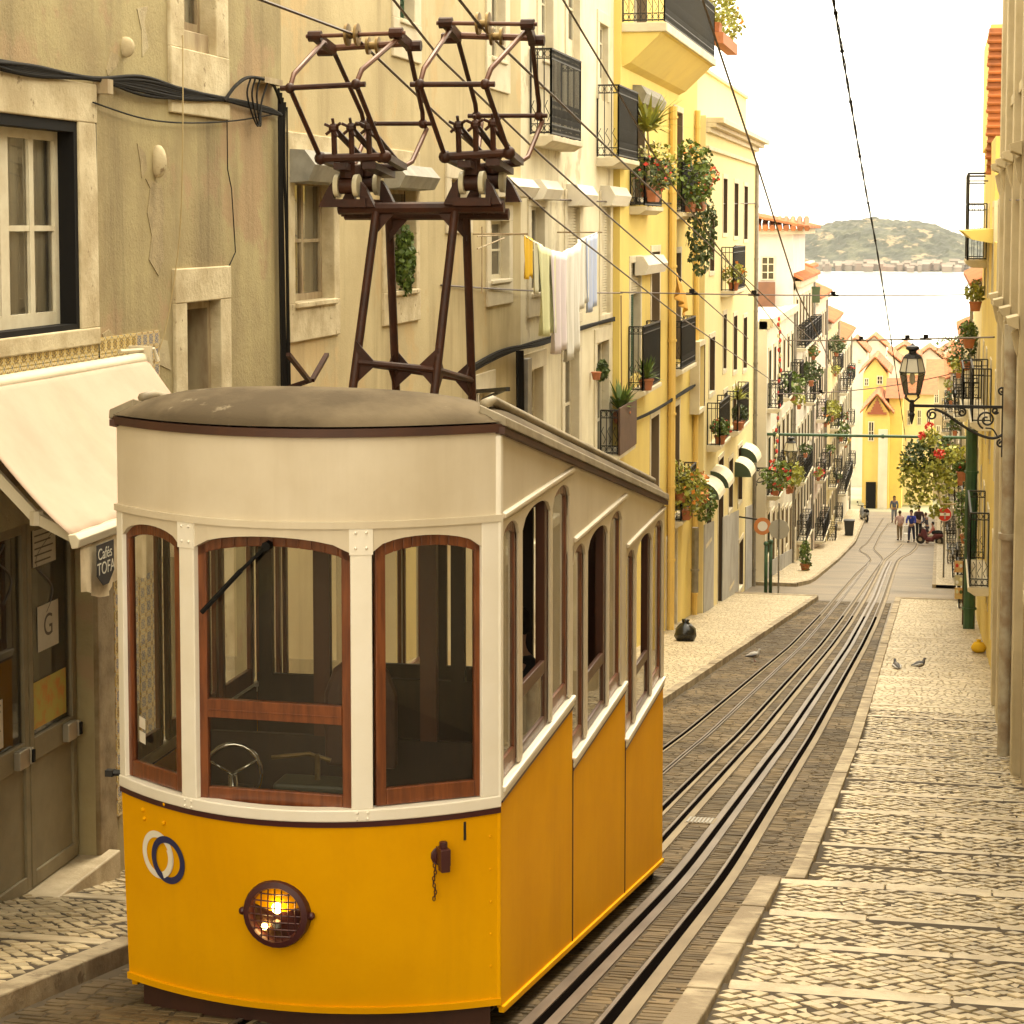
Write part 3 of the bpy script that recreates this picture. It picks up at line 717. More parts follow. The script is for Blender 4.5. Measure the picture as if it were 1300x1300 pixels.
notice(L1_, 14.5, 14.83, zr + .68, zr + 1.05, PAPER, 'G', .26); notice(L1_, 14.48, 14.88, zr + .24, zr + .62, PAPER, lines=7)
notice(L2_, 15.55, 15.95, zr + .85, zr + 1.22, PAPER, 'G', .26); notice(L2_, 15.48, 15.92, zr + 1.55, zr + 2.05, PAPER, lines=9)
notice(L2_, 15.45, 16.08, zr + .24, zr + .62, mat('orange_print', (.55, .24, .05), .6, (.45, .38, .08), 9, .9))
mb = MB()      # painted swirls on the glass
for y0, zz in ((14.72, zr + 1.5), (14.95, zr + 1.75), (15.72, zr + 1.55), (14.7, zr + 1.95)):
    mb.tube([fA.pt(y0 + .11 * math.sin(t * 1.3) * (1 + .2 * t), zz + t * .12 - .4, -.168) for t in np.linspace(0, 6, 26)], .008, 4)
obj('painted_swirls', mb, PAPERT, A)
# azulejo tiles
TILE = tile_mat('printed_tile', (.60, .53, .36), (.045, .06, .16), (.55, .33, .05), .14)
TILEB = tile_mat('border_tile', (.58, .40, .09), (.09, .06, .04), (.60, .54, .38), .14)
tme = bpy.data.meshes.new('tile'); tb = MB().box(-.002, .012, -.068, .068, -.068, .068); tme.from_pydata(tb.v, [], tb.f); tme.materials.append(TILE)
tmeb = tme.copy(); tmeb.materials.clear(); tmeb.materials.append(TILEB)
og = ORG[A.name]
def put_tile(y, z, me):
    o = bpy.data.objects.new('tile', me); COL.objects.link(o); o.parent = A; o.location = Vector((XA + .006, y, z)) - og
zt0 = on_x(100, 471, XA)[2]
for i in range(24):
    put_tile(14.0 + i * .1405, -1.02, tmeb); put_tile(14.0 + i * .1405, -1.1605, tmeb)
for i in range(4):
    for j in range(31):
        if i == 3 and j > 28: continue
        put_tile(17.36 + i * .1405, -1.02 - j * .1405, TILE and tme)
for j in range(22): put_tile(16.78, -2.1 - j * .1405, tmeb if j % 2 else tme)
for i in range(3):
    for j in range(12): put_tile(16.92 + i * .1405, -2.62 - j * .1405, tme)
mb = MB(); fA.box(mb, 17.12, 18.16, -2.98, -2.56, .02, .035); sg = obj('shop_sign', mb, PAPER, A, bev=.01)
text('sign_lettering', 'CASA', .34, PAPERT, MX(fA, 17.64, -2.77, .036), sg, .003)
# stone knobs on the plaster
for px, r in (((197, 205), .1), ((156, 60), .06)):
    p = on_x(*px, XA); mb = MB(); mb.ball((XA + .03, p[1], p[2]), (.08, r * .75, r * 1.5), 10, 8); obj('stone_knob', mb, STONE, A, smooth=True)

def patch_poly(px, m, d=.006, nm='plaster_patch'):
    pts = [on_x(a + uni(-2, 2), b + uni(-2, 2), XA) for a, b in px]; mb = MB(); mb.prism([(XA, p[1], p[2]) for p in pts], (d, 0, 0)); obj(nm, mb, m, A)
PATCH = mat('bare_grey_render', (.45, .375, .22), .95, (.36, .29, .17), 5, .6, .9, 30)
PATCHD = mat('scarred_brown_render', (.37, .29, .155), .95, (.26, .2, .105), 7, .6, 1.0, 34)
patch_poly([(130, 452), (150, 430), (172, 438), (190, 426), (214, 431), (216, 470), (190, 458), (160, 462)], PATCH)
patch_poly([(186, 226), (192, 240), (188, 272), (194, 300), (190, 330), (200, 352), (207, 330), (205, 292), (208, 262), (203, 232)], PATCHD)
patch_poly([(175, 182), (184, 196), (186, 214), (181, 226), (178, 206)], PATCHD); patch_poly([(174, 10), (186, 6), (183, 30), (190, 60), (178, 72), (181, 40)], PATCH)
patch_poly([(140, 66), (152, 74), (146, 86), (138, 96), (134, 88)], PATCHD); patch_poly([(128, 425), (138, 418), (146, 428), (138, 440)], PATCHD)
# ---------------- building B: pale aged house, same front line
XB = -6.9; fB = Fac(XB, 1); YB1 = on_x(784, 300, XB)[1]
B = thing('tan_plaster_house', (XB, 28, g(28)), 'tan stained plaster house behind the tram with grey shutter boxes over its windows', 'building')
RB = lambda *q: rect(XB, *q)
Bw = dict(w1=RB(371, 421, 226, 386), w2=RB(489, 526, 238, 372), w3=RB(571, 592, 226, 270), w4=RB(621, 645, 280, 357), w5=RB(673, 690, 262, 374),
          w6=RB(719, 735, 258, 400), w7=RB(763, 774, 258, 400), u1=RB(505, 524, -60, 24), u2=RB(622, 640, -60, 72), u3=RB(686, 701, -40, 75), u4=RB(720, 735, -75, 78), u5=RB(760, 771, 28, 126),
          m1=RB(672, 690, 120, 182), m2=RB(720, 732, 140, 200), g1=RB(606, 622, 500, 640), g2=RB(667, 688, 472, 700), g3=RB(716, 734, 446, 720), g4=RB(757, 772, 436, 640))
for k in ('m1', 'm2'): Bw.pop(k)
YBM = on_x(661, 300, XB)[1]
B2 = thing('cream_house', (XB, 40, g(40)), 'pale cream plaster house with two iron balconies between the tan wall and the yellow house', 'building')
inT = lambda k: Bw[k][1] < YBM
BP = lambda k: B if inT(k) else B2
wall(fB, 'plaster_wall', YA1 + .004, YBM, -16, 9, [r for k, r in Bw.items() if inT(k)], PL_T, B)
wall(fB, 'plaster_wall', YBM + .006, YB1, -16, 8, [r for k, r in Bw.items() if not inT(k)], PL_B, B2)
surround(fB, Bw['w1'], .22, STONE, B, .03, True, top=.5, bot=.42); window(fB, Bw['w1'], WOODO, B, .12, 2, 2, .065, GLASSW, CURT)
surround(fB, Bw['w2'], .2, STONE, B, .03, True, top=.5, bot=.42); window(fB, Bw['w2'], WOODO, B, .12, 2, 2, .065, GLASSW)
surround(fB, Bw['w3'], .3, STONE2, B, .03, True, bot=.3); window(fB, Bw['w3'], WOODO, B, .12, 1, 1)
surround(fB, Bw['w4'], .26, STONE2, B, .03, True, bot=.4); window(fB, Bw['w4'], WOODW, B, .12, 2, 2, .06, None)
surround(fB, Bw['w5'], .26, STONE2, B2, .03, True, bot=.4); window(fB, Bw['w5'], WOODW, B2, .12, 2, 2, .06)
surround(fB, Bw['w6'], .26, STONE2, B2, .03, False, bot=.2); shutter(fB, Bw['w6'], WOODW, B2)
surround(fB, Bw['w7'], .26, STONE2, B2, .03, False, bot=.2); shutter(fB, Bw['w7'], WOODW, B2)
for k in ('u1', 'u2', 'u3'): surround(fB, Bw[k], .35, STONE2, BP(k), .03, True, bot=.5); window(fB, Bw[k], WOODG if k == 'u1' else WOODW, BP(k), .12, 2, 3, .06)
for k in ('u4', 'u5'): surround(fB, Bw[k], .25, STONE2, BP(k), .03, False, bot=.0); window(fB, Bw[k], WOODW, BP(k), .1, 2, 3, .07, solid=.5)
for k in ('g1', 'g2', 'g3', 'g4'): surround(fB, Bw[k], .3, STONE2, BP(k), .03, False, bot=.0); window(fB, Bw[k], WOODW, BP(k), .14, 2, 3, .09, solid=.8)
for px, h in (((364, 432, 190, 232), 0), ((484, 530, 208, 240), 0), ((632, 662, 225, 250), 0), ((672, 694, 228, 254), 0), ((719, 740, 234, 262), 0), ((762, 784, 236, 262), 0)):
    y0, y1, z0, z1 = RB(*px); boxcase(fB, y0, y1, z0, z1, GREYBOX if px[0] < 600 else PL_W, B if y1 < YBM else B2)
def bal_px(f, par, xl, xr, yslab, ytop, d=.6, **kw):
    X = f.X; a = on_x(xl, yslab, X); b = on_x(xr, yslab, X); top = on_x(xl, ytop, X)
    return balcony(f, min(a[1], b[1]), max(a[1], b[1]), a[2], par, d, top[2] - a[2], **kw), (min(a[1], b[1]), max(a[1], b[1]), a[2])
# balconies: measured where the slab meets the wall plane
bB1, q1 = bal_px(fB, B2, 672, 712, 172, 62, .42); bB2, q2 = bal_px(fB, B2, 757, 783.3, 200, 108, .5, ornate=True)
# low balcony with the brown screen, at the far end
bB3, q3 = bal_px(fB, B2, 761, 783.3, 578, 552, .42, rail=False)

# ---------------- yellow house
XY = -6.75; fY = Fac(XY, 1); YY0 = on_x(787, 300, XY)[1]; YY1 = on_x(884, 300, XY)[1]
YH = thing('yellow_house', (XY, 50, g(50)), 'tall bright yellow house with plant filled balconies and yellow drain pipes', 'building')
RY = lambda *q: rect(XY, *q)
Yw = dict(a1=RY(805, 818, 120, 250), a2=RY(856, 866, 140, 262), b1=RY(800, 813, 334, 480), b2=RY(827, 837, 320, 412), b3=RY(852, 864, 322, 462), c2=RY(826, 836, 532, 655), c3=RY(849, 862, 522, 640), d1=RY(846, 859, 688, 815), e1=RY(806, 820, -60, 60), e2=RY(845, 858, -30, 75))
wall(fY, 'yellow_wall', YY0, YY1, -16, 9, list(Yw.values()), PL_Y, YH)
for k, r in Yw.items():
    surround(fY, r, .16, STONE2, YH, .02, False, bot=0 if k in ('b1', 'b3', 'd1', 'e1', 'e2', 'c3') else .16)
    if k == 'b1':
        mid = r[2] + (r[3] - r[2]) * .72; shutter(fY, (r[0], r[1], mid, r[3]), WOODW, YH); shutter(fY, (r[0], (r[0] + r[1]) / 2, r[2], mid - .01), WOODG, YH); window(fY, (r[0], r[1], r[2], mid), WOODG, YH, .16, 2, 1)
    elif k == 'd1': window(fY, r, WOODO, YH, .16, 2, 1, .12, solid=1.1, name='door')
    else: window(fY, r, WOODW if k != 'c3' else WOODO, YH, .2, 2, 2, .07, lining=mat('dusty_brown_jamb', (.16, .11, .06), .8), solid=.5 if k in ('b3', 'e1', 'e2') else 0)
for px in ((803, 830, 108, 132), (806, 832, 326, 350)): boxcase(fY, *RY(*px), PL_W if px[2] > 200 else GREYBOX, YH)
pipe(fY, on_x(848, 400, XY)[1], -15, 3.0, PL_O, YH, .1, .11); pipe(fY, on_x(880, 400, XY)[1], -15, 3.2, PL_O, YH, .08, .09); pipe(fY, on_x(873, 780, XY)[1], g(52) + .13, -8.5, ZINC, YH, .1, .2)
# big top balcony: cove of plaster, slab, solid dark railing
a = on_x(796, 50, XY + .8); y0, y1, zs = YY0 + .2, on_x(905, 120, XY + .9)[1], 4.35
mb = MB(); mb.prism([fY.pt(y0, zs - .95, -.02), fY.pt(y0, zs - .85, .18), fY.pt(y0, zs - .55, .5), fY.pt(y0, zs - .22, .85), fY.pt(y0, zs - .2, .92), fY.pt(y0, zs - .2, -.02)], (0, y1 - y0, 0)); obj('balcony_cove', mb, PL_Y, YH)
mb = MB(); fY.box(mb, y0 - .05, y1 + .05, zs - .2, zs, -.02, .98); bt = obj('balcony', mb, STONE2, YH, bev=.02); railing(fY, y0, y1, zs, 1.35, .92, bt)
bY = {}
for k, px in dict(p1=(799, 822, 262, 200), p2=(849, 870, 270, 206), q1=(797, 820, 497, 415), q2=(848, 867, 470, 408), r1=(848, 868, 662, 606)).items(): bY[k] = bal_px(fY, YH, *px, .38)
DJ = mat('dark_brown_jamb', (.07, .042, .02), .8)
# ---------------- pale yellow house with the cornice
XP = -6.5; fP = Fac(XP, 1); YP0 = YY1 + .01; YP1 = on_x(958.5, 300, XP)[1]
PH = thing('cornice_house', (XP, 66, g(66)), 'pale yellow house with heavy stone cornice, tall narrow windows and blue grey base', 'building')
RP = lambda *q: rect(XP, *q); zc = on_x(958, 188, XP)[2]
Pw = []
for row in ((228, 312), (275, 330), (405, 480), (548, 640)): pass
for px in ((918, 923, 226, 296), (932, 937, 232, 300), (944.5, 949, 236, 304), (901, 906.5, 277, 345), (918, 922, 400, 470), (931, 935.5, 402, 472), (943.5, 948, 404, 470), (900.5, 907, 430, 500), (888, 894.5, 440, 520), (933.5, 938, 316, 366), (918.5, 923, 500, 540), (930, 934.5, 495, 540),
           (896.5, 902.5, 625, 690), (912, 918, 585, 782), (925, 930, 586, 650), (937, 942, 570, 640), (926, 931, 705, 745), (938, 943, 690, 750)): Pw.append((px, RP(*px)))
wall(fP, 'pale_wall', YP0, YP1, -18, zc + .35, [r for _, r in Pw], PL_C, PH)
for px, r in Pw:
    surround(fP, r, .14, STONE2, PH, .02, False, bot=0 if px[3] == 782 else .12, bev=0); window(fP, r, WOODO if px[3] == 782 else WOODG if px[0] % 2 else WOODW, PH, .28, 2 if r[1] - r[0] > .5 else 1, 2, .06, back=True, lining=DJ)
mb = MB()
for z0, z1, d in ((-.62, -.5, .1), (-.12, .02, .12), (.02, .14, .3), (.14, .3, .5)): fP.box(mb, YP0 + .1, YP1 + min(d, .25), zc + z0, zc + z1, -.02, d)
obj('cornice', mb, STONE2, PH, bev=.015)
mb = MB(); fP.box(mb, YP0 + .05, YP1 - .6, zc + .35, zc + 1.75, -.6, -.3); fP.box(mb, YP0 + .05, YP1 - .6, zc + 1.75, zc + 1.85, -.7, -.22); obj('parapet', mb, PL_C, PH)
dpts = [(905, 815), (905, 715)]
mb = MB(); yd0, yd1 = YP0 + .15, YP1 - .35
def zdado(Y): return g(Y) + 2.7 + .02 * (Y - yd0)
for seg in range(6):
    ya, yb = yd0 + (yd1 - yd0) * seg / 6, yd0 + (yd1 - yd0) * (seg + 1) / 6
    if any(r[0] - .2 < (ya + yb) / 2 < r[1] + .2 for px, r in Pw if px[3] > 700): continue
    mb = MB(); mb.hexa([fP.pt(ya, g(ya) - .2, .0), fP.pt(yb, g(yb) - .2, .0), fP.pt(yb, g(yb) - .2, .025), fP.pt(ya, g(ya) - .2, .025), fP.pt(ya, zdado(ya), .0), fP.pt(yb, zdado(yb), .0), fP.pt(yb, zdado(yb), .025), fP.pt(ya, zdado(ya), .025)]); obj('dado', mb, DADO, PH)
pass
bP = {}
for k, px in dict(s1=(915, 931, 370, 314), t1=(897, 910, 566, 512), t2=(921, 936, 548, 497)).items(): bP[k] = bal_px(fP, PH, *px, .42, ornate=False)
pipe(fP, YP1 - .2, g(YP1), zc - .6, ZINC, PH, .07)
for px in ((893, 618), (906, 604), (936, 592), (944, 574)):      # round canvas hoods over the ground floor windows
    p = on_x(*px, XP); mb = MB(); n = 7; pr = [fP.pt(p[1] - .9, p[2] - .25 + .5 * math.sin(t), .55 * math.cos(t) + .0) for t in np.linspace(0, math.pi / 2, n)] + [fP.pt(p[1] - .9, p[2] - .25, 0)]
    mb.prism(pr, (0, 1.8, 0)); obj('canvas_hood', mb, mat('cream_canvas', (.68, .62, .46), .9, (.56, .5, .36), 3), PH)
    mb = MB(); mb.prism([(x, y - .012, z) for x, y, z in pr], (0, .012, 0)); obj('hood_end', mb, mat('dark_green_canvas', (.06, .085, .05), .9), PH)

# ---------------- houses further down the left side
JAMBS = [mat('dark_brown_jamb', (.07, .042, .02), .8), mat('dark_green_jamb', (.05, .055, .03), .8), mat('dusty_brown_jamb', (.16, .11, .06), .8)]
def townhouse(name, label, side, X, Y0, Y1, ztop, m, bays, floors, zf, fh, seed, bal=.5, roof=True, base=None, trim=None, detail=True, deep=6):
    r = random.Random(seed); f = Fac(X, side); t = thing(name, (X, (Y0 + Y1) / 2, g((Y0 + Y1) / 2)), label, 'building'); ops = []; trim = trim or STONE2
    bw = (Y1 - Y0) / bays
    for i in range(floors):
        for j in range(bays):
            yc = Y0 + bw * (j + .5); w_ = min(.55, bw * .27); zb = zf - i * fh; door = r.random() < .45
            ops.append((yc - w_, yc + w_, zb - (0 if door else -.8), zb + 2.15, door, j))
    for j in range(bays):
        yc = Y0 + bw * (j + .5); gz = g(yc) + .15
        zg = zf - (floors - 1) * fh - .7
        if zg - gz > 2.3: ops.append((yc - .6, yc + .6, gz + (.0 if j % 2 else .9), min(gz + 2.5, zg), None, j))
    wall(f, 'house_wall', Y0, Y1, g(Y1) - 2, ztop, [o[:4] for o in ops], m, t, deep)
    for o in ops:
        rr = o[:4]
        mb = MB(); a, b, c, d = rr; w = .14; f.box(mb, a - w, a + .004, c, d, -.2, .03); f.box(mb, b - .004, b + w, c, d, -.2, .03); f.box(mb, a - w, b + w, d - .004, d + w, -.2, .034)
        if c > g((a + b) / 2) + .5: f.box(mb, a - w, b + w, c - w, c, -.2, .05)
        obj('stone_surround', mb, trim, t)
        wm = [WOODW, WOODW, WOODG, WOODO][r.randrange(4)]
        window(f, rr, wm, t, .26, 2, 2, .07, back=False, lining=JAMBS[r.randrange(3)], name='window' if o[4] is not None else 'door', solid=.5 if o[4] else (1.0 if o[4] is None and o[5] % 2 else 0))
        if o[4] and r.random() < bal + .4: balcony(f, rr[0] - .35, rr[1] + .35, rr[2], t, .5, .95, .16, ornate=detail)
    mb = MB(); f.box(mb, Y0, Y1 + .05, ztop - .18, ztop + .1, -.3, .22); f.box(mb, Y0, Y1 + .03, ztop - .3, ztop - .18, -.3, .1); obj('cornice', mb, trim, t)
    if roof:
        if side > 0: tiles_roof(X + .35, X - 2.6, Y0 - .1, Y1 + .1, ztop + .1, ztop + 1.35, t, rows=7, step=.3)
        else: tiles_roof(X - .35, X + 2.6, Y0 - .1, Y1 + .1, ztop + .1, ztop + 1.35, t, rows=7, step=.3)
    if base: mb = MB(); n = 6; [mb.hexa([f.pt(Y0 + (Y1 - Y0) * q, g(Y0 + (Y1 - Y0) * q) + h_, d_) for h_ in (-.3, .75) for q, d_ in ((i / n, .0), ((i + 1) / n, .0), ((i + 1) / n, .03), (i / n, .03))]) for i in range(n)]; obj('plinth', mb, base, t)
    pipe(f, Y1 - .12, g(Y1), ztop - .3, ZINC, t, .06, .07)
    return t, f, ops
# the corner house beyond the crossing, seen from its end wall: low block with a rosy top floor under a tiled roof
XC = -6.15
CH, fC, oC = townhouse('corner_house', 'white corner house beyond the crossing with a rosy tiled attic on top', 1, XC, 78, 93, -3.6, PL_W, 6, 2, -6.9, 3.3, 3, .6, False, DADO)
RW = mat('rosy_white_wall', (.74, .66, .60), .85, (.66, .57, .5), .6, .5, .2, 30, streak=.2)
mb = MB(); mb.box(-12, -6.2, 92.5, 101, -3.7, -.42); obj('attic_wall', mb, RW, CH)
mb = MB(); mb.box(-12.2, -5.75, 92, 101.5, -.42, -.2); obj('eave', mb, STONE2, CH)
tiles_roof(-5.5, -9, 91.8, 101.6, -.18, .5, CH, rows=8, step=.3)
mb = MB()
for i in range(22):
    x = -5.55 - i * .3; zz = lambda k: -.18 + k * .42; mb.tube([(x, 91.75, zz(0) + .02), (x - .12, 93, zz(.55)), (x - .2, 94.6, zz(1.1))], [.14, .13, .12], 6)
obj('roof_tiles', mb, TERRA, CH)
def endwin(x0, x1, z0, z1, Y, par, m=WOODW, n=2, k=3):
    mb = MB(); t = .07
    for q in ((x0, x0 + t, z0, z1), (x1 - t, x1, z0, z1), (x0 + t, x1 - t, z1 - t, z1), (x0 + t, x1 - t, z0, z0 + t)): mb.box(q[0], q[1], Y - .06, Y + .03, q[2], q[3])
    for i in range(1, n): x = x0 + (x1 - x0) * i / n; mb.box(x - .025, x + .025, Y - .05, Y + .02, z0 + t, z1 - t)
    for i in range(1, k): z = z0 + (z1 - z0) * i / k; mb.box(x0 + t, x1 - t, Y - .045, Y + .018, z - .02, z + .02)
    o = obj('window', mb, m, par); mb = MB(); mb.box(x0 + .02, x1 - .02, Y - .02, Y + .01, z0 + .02, z1 - .02); obj('pane', mb, PANED, o)
w0 = on_y(966, 325, 92.5); w1 = on_y(984, 356, 92.5); endwin(w0[0], w1[0], w1[2], w0[2], 92.5, CH)
w0 = on_y(964, 402, 92); w1 = on_y(984, 358, 92)
mb = MB(); mb.box(w0[0] - .6, w1[0], 92.0, 92.1, w0[2] - .1, w1[2]); obj('brown_screen', mb, mat('rust_brown_sheet', (.22, .10, .05), .7, (.15, .07, .04), 2), CH)
townhouse('white_house', 'narrow white house with green balcony plants beyond the corner house', 1, -6.12, 93.1, 107, -2.6, PL_W, 6, 4, -5.5, 3.0, 4, .7, True, STONE2)
townhouse('rosy_house', 'rosy lime washed house further down the left row', 1, -6.08, 107.1, 119, -3.9, PL_K, 5, 4, -7.0, 3.2, 5, .7, True)
townhouse('cream_house', 'cream house with many small balconies far down the left row', 1, -6.0, 119.1, 132, -5.7, PL_C, 6, 4, -8.8, 3.2, 6, .8, True)
townhouse('last_white_house', 'last white house at the bottom of the left row', 1, -5.9, 132.1, 150, -7.5, PL_W, 7, 3, -10.6, 3.2, 8, .8, True)
# roof-top rooms beyond the corner house (orange tiles, green awnings)
RT = thing('rooftop_room', (-7.0, 108, -4.6), 'small roof room with orange tiles and green awning behind the rosy attic', 'building')
mb = MB(); mb.box(-9, -6.3, 106, 111, -5.8, -1.9); obj('wall', mb, PL_W, RT); tiles_roof(-6.1, -9, 105.8, 111.2, -2.2, -1.3, RT, rows=6, step=.3)
mb = MB(); mb.box(-6.9, -5.7, 105.4, 106, -3.3, -3.1); mb.box(-6.9, -5.7, 105.3, 105.36, -3.9, -3.1); obj('awning', mb, mat('dull_green_canvas', (.09, .12, .06), .9), RT)

# ---------------- right side
XR = 1.25; fR = Fac(XR, -1)
PR = thing('pilaster_house', (XR, 30, g(30)), 'grey cream house with tall pilasters at the right edge carrying the lantern', 'building')
PIL = mat('grey_cream_pilaster', (.62, .52, .33), .85, (.42, .335, .19), .9, .5, .3, 26, streak=.5, cstreak=(.22, .18, .11))
ro = []
for yc in (28.5, 31.2, 34.9, 38.3, 41.0):
    for zb, hh in ((2.4, 2.4), (-1.35, 2.5), (-5.0, 2.5)): ro.append((yc - .55, yc + .55, zb, zb + hh))
wall(fR, 'rendered_wall', 2, 42, -12, 5.6, ro, PL_R, PR)
for r in ro: surround(fR, r, .16, STONE2, PR, .02, False); window(fR, r, WOODW, PR, .15, 2, 3, .07)
for yc in (29.9, 33.35, 36.95, 39.95):
    mb = MB(); fR.box(mb, yc - .3, yc + .3, g(yc) - .1, 5.3, -.02, .125); o = obj('pilaster', mb, PIL, PR, bev=.012)
    for z in (.95, -1.45):
        mb = MB(); mb.prism([fR.pt(yc - .36, z, .126), fR.pt(yc - .36, z + .06, .27), fR.pt(yc - .36, z + .16, .29), fR.pt(yc - .36, z + .2, .126)], (0, .72, 0)); mb.prism([fR.pt(yc - .14, z, .126), fR.pt(yc - .14, z - .05, .22), fR.pt(yc - .14, z - .32, .16), fR.pt(yc - .14, z - .4, .126)], (0, .28, 0)); obj('bracket', mb, PIL, o, bev=.008)
mb = MB(); fR.box(mb, 4, 42.5, 2.0, 2.15, -.02, .06); fR.box(mb, 4, 42.5, -1.95, -1.85, -.02, .05); obj('string_course', mb, PIL, PR)
mb = MB(); mb.tube([fR.pt(32.2, g(32.2) + .1, .14), fR.pt(32.2, -1.5, .14)], .1, 10); mb.lathe([(.14, 0), (.14, .09)], fR.pt(32.2, -4.75, .14), n=10); obj('drain_pipe', mb, mat('dirty_cream_pipe', (.46, .41, .3), .6, (.28, .2, .12), 3, .6), PR, smooth='auto')
# yellow house on the right with the tile hung end wall
XV = 1.3; fV = Fac(XV, -1)
YR = thing('narrow_yellow_house', (XV, 52, g(52)), 'narrow yellow house on the right with an orange tile hung end wall', 'building')
vo = []
for yc in (46, 50.5, 55, 58.5):
    for zb in (-1.9, -5.6, -9.1): vo.append((yc - .5, yc + .5, zb, zb + 2.3))
wall(fV, 'yellow_wall', 42.6, 62, -14, -.4, vo, PL_Y, YR)
for r in vo: surround(fV, r, .15, STONE2, YR, .02, False, bot=0); window(fV, r, WOODG, YR, .14, 2, 2, .07)
mb = MB(); mb.box(XV, 6, 50, 62, -.4, 2.05); obj('upper_wall', mb, PL_Y, YR)
mb = MB(); mb.box(XV - .06, 6, 54.1, 62, 2.05, 5.0); obj('gable_core', mb, PL_O, YR)
for i in range(19):
    z = 1.25 + i * .192; mb = MB(); x0 = 1.19 + .02 * math.sin(i * 2.1)
    mb.hexa([(x0, 54.05, z), (4, 54.05, z), (4, 54.2, z), (x0, 54.2, z), (x0 + .0, 54.02, z + .03), (4, 54.02, z + .03), (4, 54.06, z + .19), (x0, 54.06, z + .19)])
    mb.tube([(x0 - .02, 54.0, z + .05), (4, 54.0, z + .05)], .045, 6); obj('tile_row', mb, TERRA, YR)
mb = MB(); mb.prism([fV.pt(50, -.45, 0), fV.pt(50, -.35, .5), fV.pt(50, -.15, .72), fV.pt(50, -.1, 0)], (0, 12, 0)); obj('cornice', mb, PL_Y, YR)
bV = {}
for k, (y0, y1, z, d, h) in dict(a=(56.8, 60.2, -1.05 + .1, .55, 1.5), b=(49.6, 53.2, -4.6, .48, 1.25), c=(49.4, 53.6, -8.45, .48, 1.75), e=(57, 60.5, -4.95, .6, 1.1)).items():
    bV[k] = (balcony(fV, y0, y1, z, YR, d, h, .2, ornate=(k == 'c')), (y0, y1, z))
pipe(fV, 58.5, g(58.5), on_y(1237, 545, 58.5)[2], GREENP, YR, .16, .28)
townhouse('pale_right_house', 'pale house with crowded balconies on the right past the yellow house', -1, 1.3, 62.1, 76, -1.9, PL_C, 4, 3, -5.6, 3.3, 21, .8, True)
townhouse('ochre_right_house', 'ochre house beyond the signs on the right', -1, 1.25, 80, 96, -4.6, PL_Y, 5, 3, -7.6, 3.2, 22, .8, True)
townhouse('white_right_house', 'white house with tiled roof farther down the right row', -1, 1.15, 96.1, 112, -6.6, PL_W, 5, 3, -9.4, 3.2, 23, .8, True)
townhouse('rosy_right_house', 'rosy house behind the flowering bush on the right', -1, 1.05, 112.1, 130, -8.0, PL_K, 5, 3, -11.0, 3.2, 24, .8, True)
townhouse('last_right_house', 'last cream house at the bottom of the right row', -1, .95, 130.1, 150, -9.6, PL_C, 5, 3, -12.8, 3.2, 25, .8, True)

# ---------------- houses closing the bottom of the street, fronts facing up the hill
def front_house(name, label, px0, px1, ptop, Y, m, gable=0, wins=(), deep=8, roofm=None, cat='building'):
    a = on_y(px0, ptop, Y); b = on_y(px1, ptop, Y); t = thing(name, ((a[0] + b[0]) / 2, Y, g(Y)), label, cat); x0, x1, z1 = a[0], b[0], a[2]; z0 = g(Y) - 3
    mb = MB(); mb.box(x0, x1, Y, Y + deep, z0, z1)
    if gable: mb.prism([(x0, Y, z1), (x1, Y, z1), ((x0 + x1) / 2 if gable > 0 else x0, Y, z1 + abs(gable))], (0, deep, 0))
    obj('wall', mb, m, t)
    if gable:
        xm = (x0 + x1) / 2 if gable > 0 else x0; mb = MB(); h = abs(gable)
        for xa in ((x0, x1) if gable > 0 else (x1,)):
            s_ = .35 if xa == x1 else -.35; n = 9
            for k in range(n):
                q0, q1 = k / n, (k + 1.1) / n; P = lambda q, e: (xm + (xa + s_ - xm) * q, z1 + h - (h + .12) * q + .06 + e)
                p0, p1 = P(q0, 0), P(min(q1, 1), .07); mb.hexa([(p0[0], Y - .3, p0[1]), (p1[0], Y - .3, p1[1] - .07), (p1[0], Y + deep, p1[1] - .07), (p0[0], Y + deep, p0[1]), (p0[0], Y - .3, p0[1] + .1), (p1[0], Y - .3, p1[1] + .1), (p1[0], Y + deep, p1[1] + .1), (p0[0], Y + deep, p0[1] + .1)])
        obj('roof', mb, roofm or TERRA, t)
    else:
        mb = MB(); mb.prism([(x0 - .3, Y - .4, z1), (x0 - .3, Y + deep, z1), (x0 - .3, Y + deep / 2, z1 + 1.2)], (x1 - x0 + .6, 0, 0)); obj('roof', mb, roofm or TERRA, t)
    for (u0, v0, u1, v1) in wins:
        c = on_y(u0, v1, Y); d = on_y(u1, v0, Y); endwin(c[0], d[0], c[2], d[2], Y - .02, t, n=2, k=2)
    return t, (x0, x1, z0, z1)
E1, _ = front_house('tall_yellow_gable_house', 'tall deep yellow gabled house closing the street with a small white window', 1096, 1126, 474, 166, PL_O, 1.2, [(1113, 477, 1121, 488), (1097, 480, 1103, 490)])
E2, q = front_house('striped_gable_house', 'lower yellow house with a striped gable and dark doorway at the street bottom', 1098, 1129, 524, 156, PL_O, 1.3, [(1102, 535, 1110, 560)])
mb = MB(); xa, xb, _, zz = q
for i in range(9):
    x = xa + .5 + (xb - xa - 1.0) * i / 8; hh = 1.0 * (1 - abs(i - 4) / 4.6); mb.box(x - .05, x + .05, 155.85, 155.95, zz + .05, zz + .1 + hh)
mb.box(xa + .2, xb - .2, 155.8, 155.98, zz - .1, zz + .06); obj('gable_slats', mb, mat('red_brown_wood', (.30, .09, .04), .7), E2)
